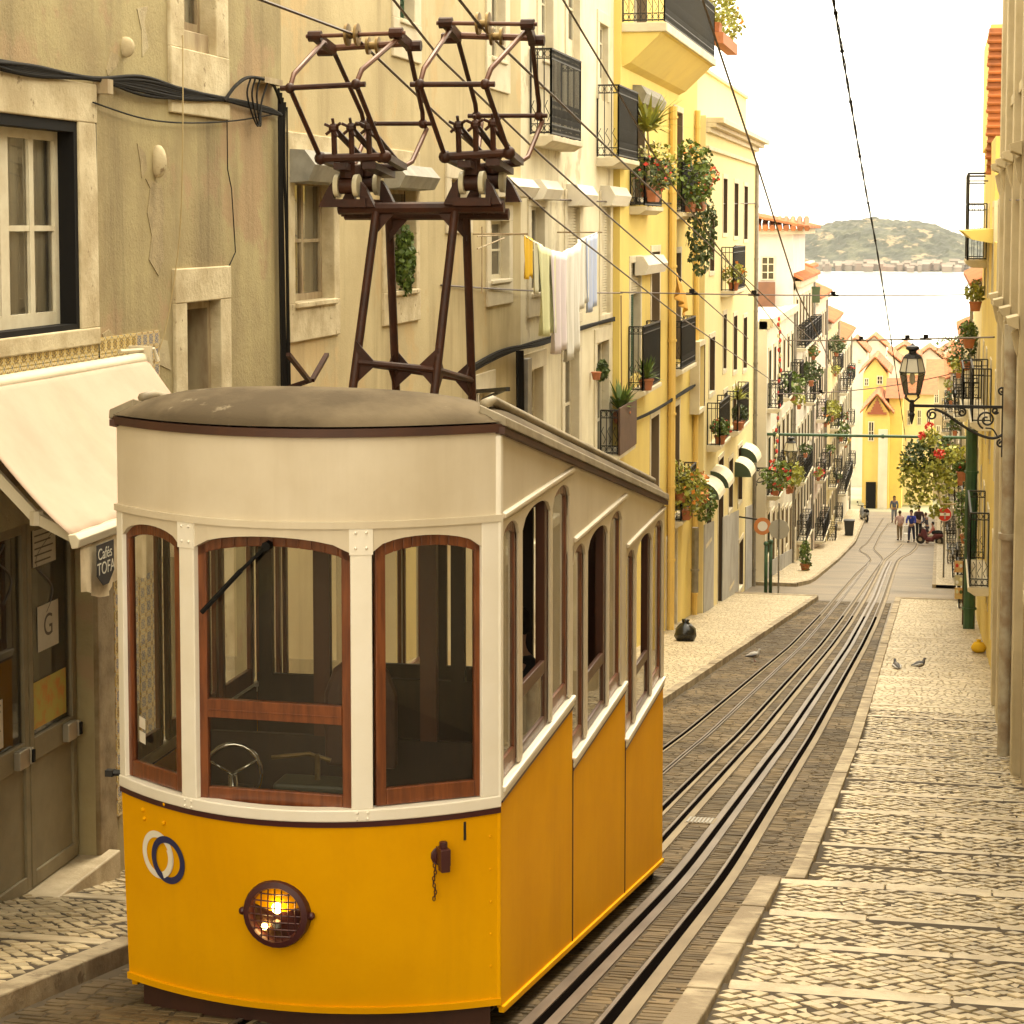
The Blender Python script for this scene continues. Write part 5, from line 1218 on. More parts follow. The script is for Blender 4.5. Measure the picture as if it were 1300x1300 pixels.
# number 1, tail plug with chain, bolts
NUM = mat('black_numeral', (.02, .015, .012), .5)
x = -2.70; q = ny(x, -3.62); ux = Vector((-q.y, q.x, 0)); ux = ux if ux.x > 0 else -ux
M1 = Matrix(((ux.x, 0, q.x, x + q.x * .004), (ux.y, 0, q.y, nose(x, -3.62) + q.y * .004), (0, 1, 0, -3.60), (0, 0, 0, 1)))
text('number', '1', .165, NUM, M1, T, .001)
x = -2.83; zz = -3.725; q = ny(x, zz); p = Vector((x, nose(x, zz), zz)); qq = Vector((q.x, q.y, 0)); rx = qq.cross(Vector((0, 0, 1)))
mb = MB(); mb.lathe([(.06, -.005), (.06, .006), (.03, .012)], p - rx * .0 , qq, 12); mb.obox(p + qq * .06 + Vector((0, 0, .012)), (.062, .1, .1), Matrix.Rotation(math.atan2(q.x, -q.y), 3, 'Z')); mb.obox(p + qq * .075 + Vector((0, 0, -.05)), (.055, .07, .05), Matrix.Rotation(math.atan2(q.x, -q.y), 3, 'Z')); mb.lathe([(.025, 0), (.025, .04)], p + qq * .06 + Vector((0, 0, .06)), (0, 0, 1), 8)
pl = obj('plug_box', mb, MAR, T, bev=.008); mb = MB()
for i in range(11):
    c = p + qq * .03 - rx * (.055 if False else -.0) + Vector((-.04 + .006 * math.sin(i), 0, -.05 - i * .02)); a = i % 2 * math.pi / 2
    mb.tube([c + Vector((.008 * math.cos(t) * math.cos(a), .008 * math.cos(t) * math.sin(a) - .02, .014 * math.sin(t))) for t in np.linspace(0, 2 * math.pi, 8)], .0035, 4, False)
obj('chain', mb, MAR, pl)
mb = MB()
for px in ((178, 1031), (216, 1016), (213, 1041), (180, 1042)):
    b = on_y(*px, 11.8); z = b[2]; xx = b[0]; q = ny(xx, z); mb.ball((xx + q.x * .004, nose(xx, z) + q.y * .004, z), .014, 8, 5)
obj('apron_bolts', mb, YEL, T, smooth=True, kind='stuff')
mb = MB(); mb.tube([(XL_, 12.1, -3.42), (XL_ - .09, 12.08, -3.42)], .02, 6); mb.obox((XL_ - .1, 12.08, -3.42), (.05, .05, .04)); obj('side_latch', mb, IRON, T)
# running gear below
mb = MB(); mb.hexa([(XL_ + .25, 12.3, bott(12.3) - .35), (XR_ - .3, 12.3, bott(12.3) - .35), (XR_ - .3, 19.4, bott(19.4) - .35), (XL_ + .25, 19.4, bott(19.4) - .35), (XL_ + .25, 12.3, bott(12.3) + .3), (XR_ - .3, 12.3, bott(12.3) + .3), (XR_ - .3, 19.4, bott(19.4) + .3), (XL_ + .25, 19.4, bott(19.4) + .3)]); obj('underframe', mb, BLACKW, T)
mb = MB(); mb.box(XR_ - .2, XR_ - .05, 19.3, 19.42, bott(19.4) - .14, bott(19.4) + .02); obj('step_bracket', mb, BLACKW, T)
for Y in (13.6, 17.9):
    for x in (-4.05, -3.16): mb = MB(); mb.lathe([(.05, -.06), (.26, -.05), (.26, .02), (.29, .03), (.29, .06), (.05, .06)], (x, Y, g(Y) + .29), (1, 0, 0), 18); obj('wheel', mb, IRON, T)

# --- current collector tower on the roof
PTW = obj('collector_tower', MB().add([], []) if False else MB().tube([on_y(430, 265, 15.3), on_y(640, 263, 15.3)], .045, 8), RUST, T, smooth='auto')
ft = [on_y(478, 266, 15.3), on_y(578, 266, 15.3)]; fb = [on_y(447, 500, 14.9), on_y(550, 512, 14.9)]
rt = [on_y(494, 276, 15.62), on_y(592, 276, 15.62)]; rb = [on_y(503, 500, 16.0), on_y(600, 518, 16.0)]
rearY = 15.62
mb = MB(); mb.tube([on_y(438, 272, rearY), on_y(646, 272, rearY)], .045, 8); obj('rear_beam', mb, RUST, PTW, smooth='auto')
for a, b in zip(ft + rt, fb + rb): mb = MB(); mb.tube([a, b], .033, 10); obj('tower_leg', mb, RUST, PTW, smooth='auto')
mid = lambda a, b, t: Vector(a) + (Vector(b) - Vector(a)) * t
tb_ = .83; c4 = [mid(ft[0], fb[0], tb_), mid(ft[1], fb[1], tb_), mid(rt[1], rb[1], tb_ + .02), mid(rt[0], rb[0], tb_ + .02)]
for i in range(4):
    mb = MB(); mb.tube([c4[i], c4[(i + 1) % 4]], .026, 8); obj('tower_brace', mb, RUST, PTW, smooth='auto')
mb = MB()
for i in range(4):
    for j in ((i + 1) % 4, (i - 1) % 4):
        d = (c4[j] - c4[i]).normalized()
        mb.prism([c4[i] + Vector((0, 0, .16)), c4[i] + d * .16, c4[i] - Vector((0, 0, .16))], d.cross(Vector((0, 0, 1))).normalized() * .012)
for a, b, s in ((ft[0], fb[0], 1), (ft[1], fb[1], -1), (rt[0], rb[0], 1), (rt[1], rb[1], -1)):
    p0 = Vector(a); mb.prism([p0, p0 + Vector((s * .16, 0, 0)), p0 - Vector((0, 0, .18))], (0, .012, 0))
obj('gusset_plates', mb, RUST, PTW, kind='stuff')
def collector(nm, dx, tower):
    # one diamond shaped collector; points read from the photo at their depth
    pass
def pant(fk, rk, tp, tp2, fbase, rbase, ins, base, lab):
    # fk front knee pair, rk rear knee pair, tp / tp2 head bars, fbase / rbase feet, ins insulators (pixels)
    YFK, YRK, YT, YT2, YB, YRB = 14.6, 16.35, 15.3, 15.6, 15.05, 15.9
    P = lambda q, Y: Vector(on_y(*q, Y))
    FK = [P(q, YFK) for q in fk]; RK = [P(q, YRK) for q in rk]; T1 = [P(q, YT) for q in tp]; T2 = [P(q, YT2) for q in tp2]; FB = [P(q, YB) for q in fbase]; RB_ = [P(q, YRB) for q in rbase]
    mb = MB(); mb.tube([FB[0] - Vector((.03, 0, 0)), FB[1] + Vector((.03, 0, 0))], .032, 8); mb.tube([RB_[0], RB_[1]], .032, 8)
    for k in (0, 1): mb.bar(FB[k], RB_[k], .06, .05)
    mb.bar(mid(FB[0], FB[1], .3) - Vector((0, .0, .06)), mid(RB_[0], RB_[1], .3) - Vector((0, 0, .06)), .1, .05); mb.bar(mid(FB[0], FB[1], .75) - Vector((0, .0, .06)), mid(RB_[0], RB_[1], .75) - Vector((0, 0, .06)), .1, .05)
    o = obj('current_collector', mb, RUST, T, label=lab)
    def arm(a, b, bend, m, nm_):
        v = b - a; q = [a, a + v * .12 + bend, a + v * .88 + bend, b]
        mb = MB(); mb.tube(q, [.018, .019, .019, .018], 8); obj(nm_, mb, m, o, smooth='auto')
    for k in (0, 1):
        arm(FB[k], FK[k], Vector((0, 0, 0)), RUST, 'lower_arm'); arm(RB_[k], RK[k], Vector((.03, .08, .0)), RUSTL, 'lower_arm')
        arm(FK[k], T1[k] if False else mid(T1[k], T2[k], .8), Vector((.01, -.05, .06)), RUSTL, 'upper_arm'); arm(RK[k], mid(T1[k], T2[k], .8), Vector((0, .05, .02)), RUST, 'upper_arm')
        mb = MB(); mb.ball(FK[k], .04, 8, 6); mb.ball(RK[k], .04, 8, 6); mb.ball(FB[k], .05, 8, 6); obj('knuckles', mb, RUST, o, smooth=True, kind='stuff')
    ex = Vector((.07, 0, 0))
    for pr, r in ((FK, .02), (RK, .018)): mb = MB(); mb.tube([pr[0] - ex, pr[1] + ex], r, 8); obj('knee_bar', mb, RUST, o, smooth='auto')
    mb = MB(); mb.tube([T1[0] - ex, T1[1] + ex], .016, 8); mb.tube([T2[0], T2[1]], .026, 8); obj('head_bar', mb, RUSTL, o, smooth='auto')
    mb = MB()
    for k in (0, 1):
        mb.bar(T1[k], T2[k] + Vector((.02, 0, -.02)), .05, .07); mb.lathe([(.042, -.05), (.042, .05)], T1[k], (1, 0, 0), 8); mb.lathe([(.042, -.06), (.042, .06)], T2[k] + Vector((.05 if k else -.05, 0, -.02)), (1, 0, 0), 8)
    obj('head_brackets', mb, RUST, o, kind='stuff')
    for c, tt in ((mid(T1[0], T1[1], .46), 0), (mid(T2[0], T2[1], .5) + Vector((.03, 0, 0)), 1)):
        mb = MB()
        for s in (-1, 1): mb.lathe([(.028, -.012), (.085 if not tt else .068, -.01), (.085 if not tt else .068, .01), (.028, .012)], c + Vector((s * .038, 0, 0)), (1, 0, 0), 16)
        mb.lathe([(.03, -.05), (.03, .05)], c, (1, 0, 0), 10); obj('contact_wheel', mb, BRASS, o, smooth='auto')
    for k in range(3):
        t = .22 + .27 * k; c = mid(FB[0], FB[1], t); d = mid(RB_[0], RB_[1], t + .1); mb = MB(); h = Vector((0, -.02, .22))
        mb.tube([c, c + h], .022, 6); mb.tube([c + h, d + Vector((0, 0, .06))], .026, 6)
        for a in (.5, 1.6, 2.7, 3.9, 5.2): mb.tube([c + h, c + h + Vector((.07 * math.cos(a), -.03, .07 * math.sin(a)))], .012, 5)
        mb.ball(c + h, .04, 7, 5); obj('spring_post', mb, RUST, o)
    for q, Y in ((ins, 15.25), ((ins[0] + 26, ins[1] - 2), 15.7)):
        c = P(q, Y); oo = MB(); oo.lathe([(.05, -.08), (.062, -.075), (.062, .075), (.05, .08)], c, (1, 0, 0), 14); i_ = obj('insulator', oo, RUST, o, smooth='auto')
        mb = MB()
        for s in (-.075, .075): mb.lathe([(.05, -.02), (.085, -.018), (.088, .018), (.05, .02)], c + Vector((s, 0, 0)), (1, 0, 0), 16)
        obj('porcelain_rings', mb, PORC, i_, smooth='auto', kind='stuff'); mb = MB(); mb.tube([c + Vector((0, 0, .06)), c + Vector((0, 0, .19))], .06, 8)
        for s in (-1, 1): mb.prism([c + Vector((s * .11, -.03, .03)), c + Vector((s * .15, -.03, -.02)), c + Vector((s * .22, -.03, -.16)), c + Vector((s * .1, -.03, -.16))], (0, .07, 0))
        obj('insulator_bracket', mb, RUST, i_)
    mb = MB(); b0, b1 = P(base[0], 15.25), P(base[1], 15.7)
    for x in np.linspace(b0.x, b1.x, 3): mb.lathe([(.03, 0), (.03, .1)], (x, 15.45, b0.z - .1), (0, 0, 1), 6)
    mb.box(b0.x - .02, b1.x + .05, 15.2, 15.72, b0.z - .03, b0.z + .03); obj('base_plate', mb, RUST, o)
pant([(368, 112), (452, 107)], [(462, 157), (537, 157)], [(400, 46), (503, 42)], [(421, 61), (517, 55)], [(407, 201), (489, 199)], [(440, 214), (512, 212)], (441, 236), [(428, 258), (478, 258)], 'oxide red diamond collector on the left of the tower')
pant([(533, 107), (616, 107)], [(605, 147), (684, 147)], [(566, 29), (670, 31)], [(579, 45), (673, 48)], [(565, 199), (646, 194)], [(597, 214), (660, 206)], (600, 232), [(580, 256), (632, 256)], 'oxide red diamond collector on the right of the tower')

# ================================================================== STREET THINGS
# ---------------- awning over the cafe door
AWN = mat('cream_awning_cloth', (.47, .34, .245), .8, (.40, .285, .2), 1.3, .6, .25, 9, streak=.25, cstreak=(.5, .4, .25))
AWM = mat('cream_painted_metal', (.62, .54, .38), .45, (.5, .43, .3), 3, .4)
yl = 13.38; yr = on_x(183, 460, -6.75)[1]; pr0 = Vector(on_y(-90, 508, yl)); rz = on_x(100, 474, -6.75)[2]
bx_ = -5.5; bl = Vector(on_y(92, 688, yl)); bx_ = bl.x; bz = bl.z
AW = thing('cafe_awning', (-6.8, (yl + yr) / 2, rz), 'cream cloth awning stretched on folding arms over the cafe door at the left', 'awning')
mb = MB(); mb.tube([(-6.76, yl - .1, rz + .02), (-6.76, yr, rz + .02)], .065, 12); obj('roller', mb, AWM, AW, smooth='auto')
mb = MB(); mb.box(-6.9, -6.68, yr - .03, yr + .02, rz - .08, rz + .14); mb.tube([(-6.85, yr - .3, rz + .11), (-6.7, yr + .1, rz + .11), (-6.66, yr + .1, rz)], .018, 6); obj('end_bracket', mb, AWM, AW)
mb = MB(); vs = []; fs = []; NU, NV = 60, 14
for j in range(NV + 1):
    t = j / NV
    for i in range(NU + 1):
        u = i / NU; y = yl + (yr - yl - .04) * u
        z = rz + .06 + (bz + .03 - rz - .06) * t - .07 * math.sin(math.pi * t) + .012 * math.sin(u * 60) * t ** 2 * (1 if u < .5 else .4) + .02 * math.sin(u * 9 + t * 4) * math.sin(math.pi * t); vs.append((-6.74 + (bx_ + 6.74) * t, y, z))
for j in range(NV):
    for i in range(NU): a = j * (NU + 1) + i; fs.append((a, a + 1, a + NU + 2, a + NU + 1))
c = obj('awning_cloth', mb.add(vs, fs), AWN, AW, True); so = c.modifiers.new('thick', 'SOLIDIFY'); so.thickness = .006
mb = MB(); mb.prism([(bx_, yl - .02, bz - .05), (bx_ + .05, yl - .02, bz - .04), (bx_ + .06, yl - .02, bz + .02), (bx_ + .03, yl - .02, bz + .055), (bx_ - .03, yl - .02, bz + .05)], (0, yr - yl, 0)); obj('front_bar', mb, AWM, AW, bev=.008)
for y in (yl + .12, yr - .2):
    el = Vector((-6.15, y + (.05 if y < 15 else -.28), (rz + bz) / 2 - .36)); mb = MB(); mb.bar((-6.76, y, rz - .22), el, .05, .075); mb.bar(el, (bx_, y, bz), .05, .075); mb.lathe([(.05, -.05), (.05, .05)], el, (0, 0, 1), 8); obj('folding_arm', mb, AWM, AW)
VAL = mat('silver_gilt_cloth', (.88, .73, .48), .45, (.66, .52, .31), 4, .7, .6, 7, metal=.15)
VALD = mat('dark_badge_print', (.03, .025, .022), .6)
v0, v1 = yl + .06, yr - .3; mb = MB(); vs = []; fs = []; n = 70
for i in range(n + 1):
    y = v0 + (v1 - v0) * i / n; low = -.36 + .05 * math.cos((y - v0) * 2 * math.pi / .8) ; wv = .018 * math.sin(i * .9) + .012 * math.sin(i * 2.3)
    for q in (0, .5, 1): vs.append((bx_ + .03 + wv * q, y, bz - .05 + low * q))
for i in range(n):
    for q in (0, 1): a = i * 3 + q; fs.append((a, a + 1, a + 4, a + 3))
vo_ = obj('valance', mb.add(vs, fs), VAL, AW, True)
yb_, zb_ = yl + .42, bz - .215; w_, h_ = .155, .15
mb = MB(); pl = [(-w_, h_), (-w_, -h_ * .45), (-w_ * .3, -h_), (w_ * .35, -h_), (w_, -h_ * .45), (w_, h_)]
mb.prism([(bx_ + .062, yb_ + a, zb_ + b) for a, b in pl], (.004, 0, 0)); bd = obj('badge', mb, VALD, vo_)
mt = lambda y, z: Matrix(((0, 0, 1, bx_ + .0675), (1, 0, .0, y), (0, 1, 0, z), (0, 0, 0, 1)))
text('badge_lettering', 'Cafés', .115, PAPER, mt(yb_ - .01, zb_ + .075), AW, .0006); text('badge_lettering', 'TOFA', .125, PAPER, mt(yb_ + .005, zb_ - .03), AW, .0006)

# ---------------- cables on the fronts
def cable(name, pts, r, m, label, cat='cable', group=None, n=5): mb = MB(); mb.tube(pts, r, n); return single(name, mb, m, label, cat, group)
def smooth_pts(P, k=6):
    P = [Vector(p) for p in P]; out = []
    for i in range(len(P) - 1):
        p0, p1, p2, p3 = P[max(i - 1, 0)], P[i], P[i + 1], P[min(i + 2, len(P) - 1)]
        for j in range(k):
            t = j / k; out.append(.5 * ((2 * p1) + (p2 - p0) * t + (2 * p0 - 5 * p1 + 4 * p2 - p3) * t * t + (3 * p1 - p0 - 3 * p2 + p3) * t ** 3))
    return out + [P[-1]]
CBN = thing('cable_bundle', tuple(on_x(120, 105, XA + .05)), 'bundle of black cables sagging along the ochre wall to the corner riser', 'cables')
for k in range(13):
    o = uni(-4, 4); o2 = uni(-7, 7)
    P = smooth_pts([on_x(-40, 74 + o * 1.5, XA + .05 + rnd() * .04), on_x(40, 90 + o2, XA + .06), on_x(118, 100 + o * .4, XA + .05), on_x(180, 106 + o2 * 1.6 + k % 3 * 3, XA + .07), on_x(235, 120 + o2, XA + .06), on_x(290, 127 + o * .6, XA + .05), on_x(340, 140 + o, XA + .06), on_x(357, 146, XA + .06)])
    mb = MB(); mb.tube(P, uni(.009, .019), 5); obj('cable', mb, CABLE, CBN, smooth=True)
P = smooth_pts([on_x(118, 130, XA + .05), on_x(180, 150, XA + .06), on_x(235, 156, XA + .06), on_x(300, 153, XA + .06), on_x(357, 143, XA + .06)]); mb = MB(); mb.tube(P, .008, 5); obj('cable', mb, CABLE, CBN)
P = smooth_pts([on_x(285, 128, XA + .07), on_x(300, 108, XA + .1), on_x(318, 98, XA + .1), on_x(345, 106, XA + .1), on_x(356, 130, XA + .08)]); mb = MB(); mb.tube(P, .018, 6); obj('cable', mb, CABLE, CBN)
for dx in (0, 6, 12):
    P = smooth_pts([on_x(318 + dx, 100, XA + .1), on_x(314 + dx, 122, XA + .1), on_x(327 + dx * .3, 160, XA + .11), on_x(332, 130, XA + .1), on_x(340, 104, XA + .1)]); mb = MB(); mb.tube(P, .01, 5); obj('cable_loop', mb, CABLE, CBN)
mb = MB(); p = on_x(332, 103, XA); mb.box(XA, XA + .12, p[1] - .25, p[1] + .35, p[2] - .03, p[2] + .03); p = on_x(123, 104, XA); mb.box(XA, XA + .12, p[1] - .06, p[1] + .06, p[2] - .1, p[2] + .02); obj('cable_brackets', mb, WOODO, CBN, kind='stuff')
RIS_ = thing('cable_riser', tuple(on_x(358, 300, XA + .04)), 'thick black vertical cables running down the joint of the ochre and tan houses', 'cables')
for k in range(5):
    x = 354 + k * 2.6; P = smooth_pts([on_x(x, 112 + k * 6, XA + .05), on_x(x + uni(-1, 1), 200, XA + .06), on_x(x + 2 + uni(-1.5, 1.5), 330, XA + .05), on_x(x + 4, 490, XA + .05), on_x(x + 5, 640, XA + .05)]); mb = MB(); mb.tube(P, [.014, .02, .012, .017, .01][k], 5); obj('cable', mb, CABLE, RIS_)
cable('thin_wall_wire', [on_x(121, 128, XA + .03), on_x(124, 300, XA + .02), on_x(126, 455, XA + .02)], .006, CABLE, 'thin black wire dropping straight beside the large stone window')
cable('kinked_wall_wire', [on_x(288, 130, XA + .03), on_x(289, 215, XA + .02), on_x(294, 240, XA + .02), on_x(299, 320, XA + .02), on_x(290, 340, XA + .02)], .006, CABLE, 'thin kinked wire hanging from the cable bundle to the small doorway')
cable('wall_wire', smooth_pts([on_x(232, 45, XA + .12), on_x(232, 180, XA + .2), on_x(228, 300, XA + .16), on_x(214, 400, XA + .1), on_x(200, 452, XA + .05)]), .006, CORD, 'pale ochre cord slanting down the ochre wall from the upper window', 'cord')
CB2 = thing('cable_bundle', tuple(on_x(700, 430, XB + .05)), 'tangled grey cables slung along the cream house above its ground floor doors', 'cables')
for k in range(6):
    o = uni(-4, 4); P = smooth_pts([on_x(596, 470 + o, XB + .07), on_x(640, 447 + o, XB + .06), on_x(690, 434 + uni(-4, 6), XB + .07), on_x(740, 416 + o * .5, XB + .06), on_x(780, 405 + uni(-2, 2), XB + .07)]); mb = MB(); mb.tube(P, uni(.014, .026), 5); obj('cable', mb, CABLE, CB2)
mb = MB(); p = on_x(661, 470, XB); mb.box(XB, XB + .16, p[1] - .18, p[1] + .18, p[2] - .9, p[2] + .2); obj('junction_box', mb, ZINC, CB2)
for k in range(3): mb = MB(); mb.tube([on_x(657 + k * 3, 445, XB + .1), on_x(658 + k * 3, 560, XB + .1)], .03, 5); obj('cable', mb, CABLE, CB2)
CB3 = thing('cable_bundle', tuple(on_x(835, 520, XY + .05)), 'cables strung in a line across the yellow house above its lower windows', 'cables')
for k in range(4): P = smooth_pts([on_x(790, 540 + uni(-2, 2), XY + .13), on_x(830, 522 + uni(-2, 2), XY + .13), on_x(872, 495 + uni(-2, 2), XY + .13), on_x(884, 488, XY + .15)]); mb = MB(); mb.tube(P, .022, 5); obj('cable', mb, CABLE, CB3)
mb = MB(); mb.tube([on_x(784, 375, XB + .08), on_x(785, 540, XB + .08)], .09, 8); single('brown_drain_pipe', mb, mat('rust_pipe', (.16, .08, .04), .7), 'short rusty brown pipe between the cream house and the yellow house', 'drain pipe')

# ---------------- overhead line
def at_height(px, X): return on_x(px[0], px[1], X)
def wire(pts, r, label, m=WIRE, name='overhead_wire', cat='wire', group='overhead wires above the street'):
    mb = MB(); mb.tube(pts, r, 5); return single(name, mb, m, label, cat, group)
wire([on_x(230, -38, -4.35), on_x(412, 0, -4.35) if False else on_x(447, 43, -4.33), on_x(560, 150, -4.45), on_x(700, 275, -4.55), on_x(860, 400, -4.6), on_x(1000, 497, -4.5)], .012, 'contact wire running over the left collector and away down the street')
wire([on_x(560, -30, -3.3), on_x(608, 31, -3.34), on_x(690, 110, -3.5), on_x(800, 215, -3.7), on_x(910, 320, -3.7), on_x(1040, 440, -3.6)], .012, 'contact wire running over the right collector and away down the street')
wire([on_x(440, -60, -5.6), on_x(500, 0, -5.6), on_x(560, 75, -5.6), on_x(690, 200, -5.6), on_x(770, 272, -5.6), on_x(860, 350, -5.7), on_x(950, 430, -5.8)], .016, 'clipped feeder wire slanting past the wall fronts between the two contact wires')
wire([on_x(690, -40, -3.9), on_x(715, 0, -3.9), on_x(760, 75, -3.9), on_x(850, 230, -3.9), on_x(960, 380, -3.9), on_x(1005, 440, -4.2)], .012, 'dark wire slanting in front of the yellow house from the top of the frame')
wire([on_x(878, -40, -2.6), on_x(892, 0, -2.6), on_x(930, 115, -2.6), on_x(960, 205, -2.6), on_x(1012, 370, -2.7), on_x(1045, 440, -3.0), on_x(1062, 478, -3.4)], .014, 'dark wire crossing the cornice house and the sky beside it')
def twisted(pts, r, label):
    P = smooth_pts(pts, 14); mb = MB(); rr = []
    for k in (0, 1):
        q = []; 
        for i, p in enumerate(P): a = i * 1.1 + k * math.pi; q.append(p + Vector((math.cos(a), 0, math.sin(a))) * r)
        mb.tube(q, r * .95, 5)
    for i in range(3, len(P), 7): mb.ball(P[i], r * 2.6, 6, 4)
    o = obj('twisted_cable', mb, CABLE, None, origin=tuple(P[0])); o['label'] = label; o['category'] = 'cable'; o['kind'] = 'thing'; del o['kind']; return o
twisted([on_x(1052, -30, -.95), on_x(1058, 0, -.95), on_x(1075, 100, -.96), on_x(1098, 235, -1.0), on_x(1117, 340, -1.05), on_x(1137, 470, -1.1), on_x(1150, 560, -1.2)], .009, 'twisted dark cable hanging across the bright sky toward the lantern')
sp = [(615, 370, -6.85), (760, 374, None), (960, 378, None), (1232, 374, 1.2)]
def span(pa, Xa, pb, Xb, sag, r, label, hw=()):
    A_, B_ = Vector(on_x(*pa, Xa)), Vector(on_x(*pb, Xb)); n = 14; P = [A_ + (B_ - A_) * (i / n) - Vector((0, 0, sag * 4 * (i / n) * (1 - i / n))) for i in range(n + 1)]
    t = thing('span_wire', tuple(A_), label, 'wire', 'span wires across the street'); mb = MB(); mb.tube(P, r, 5); obj('wire', mb, WIRE, t)
    for f_ in hw:
        c = P[int(f_ * n)]; mb = MB(); mb.obox(c + Vector((0, 0, .05)), (.12, .08, .12)); mb.lathe([(.03, -.14), (.03, .14)], c, (1, 0, 0), 6); obj('wire_clamp', mb, CABLE, t)
span((788, 371), -6.7, (1236, 374), 1.2, .05, .016, 'span wire crossing the street in front of the balconies, held by three clamps', (.15, .3, .5))
span((672, 252), -6.85, (962, 258), -6.45, .05, .018, 'span wire with insulators before the shutter boxes of the cream house', (.2, .35, .5, .62))
span((1000, 432), -5.5, (1262, 428), 1.2, .03, .02, 'span wire with insulators above the lantern', (.5, .72, .8))
span((985, 500), -5.6, (1225, 470), 1.2, .25, .02, 'sagging span wire low behind the lantern', (.25,))
span((1170, 255), .6, (1282, 254), 1.2, .0, .014, 'short stay with insulators from the pilaster house into the sky', (.3, .5, .8))
span((560, 362), -6.88, (790, 372), -6.7, .03, .014, 'thin stay running along the tan house to the yellow house', ())
mb = MB(); a = Vector(on_x(962, 551, XP)); b = Vector((1.22, a.y, a.z + .02)); mb.tube([a, b], .055, 8)
t = thing('green_cross_pole', tuple(a), 'thin green painted pole spanning the street between the houses', 'pole'); obj('pole', mb, GREENP, t, smooth='auto')
for f_ in (.08, .33, .6, .85): mb = MB(); c = a + (b - a) * f_; mb.lathe([(.085, -.05), (.085, .05)], c, (1, 0, 0), 8); obj('collar', mb, GREENP, t)

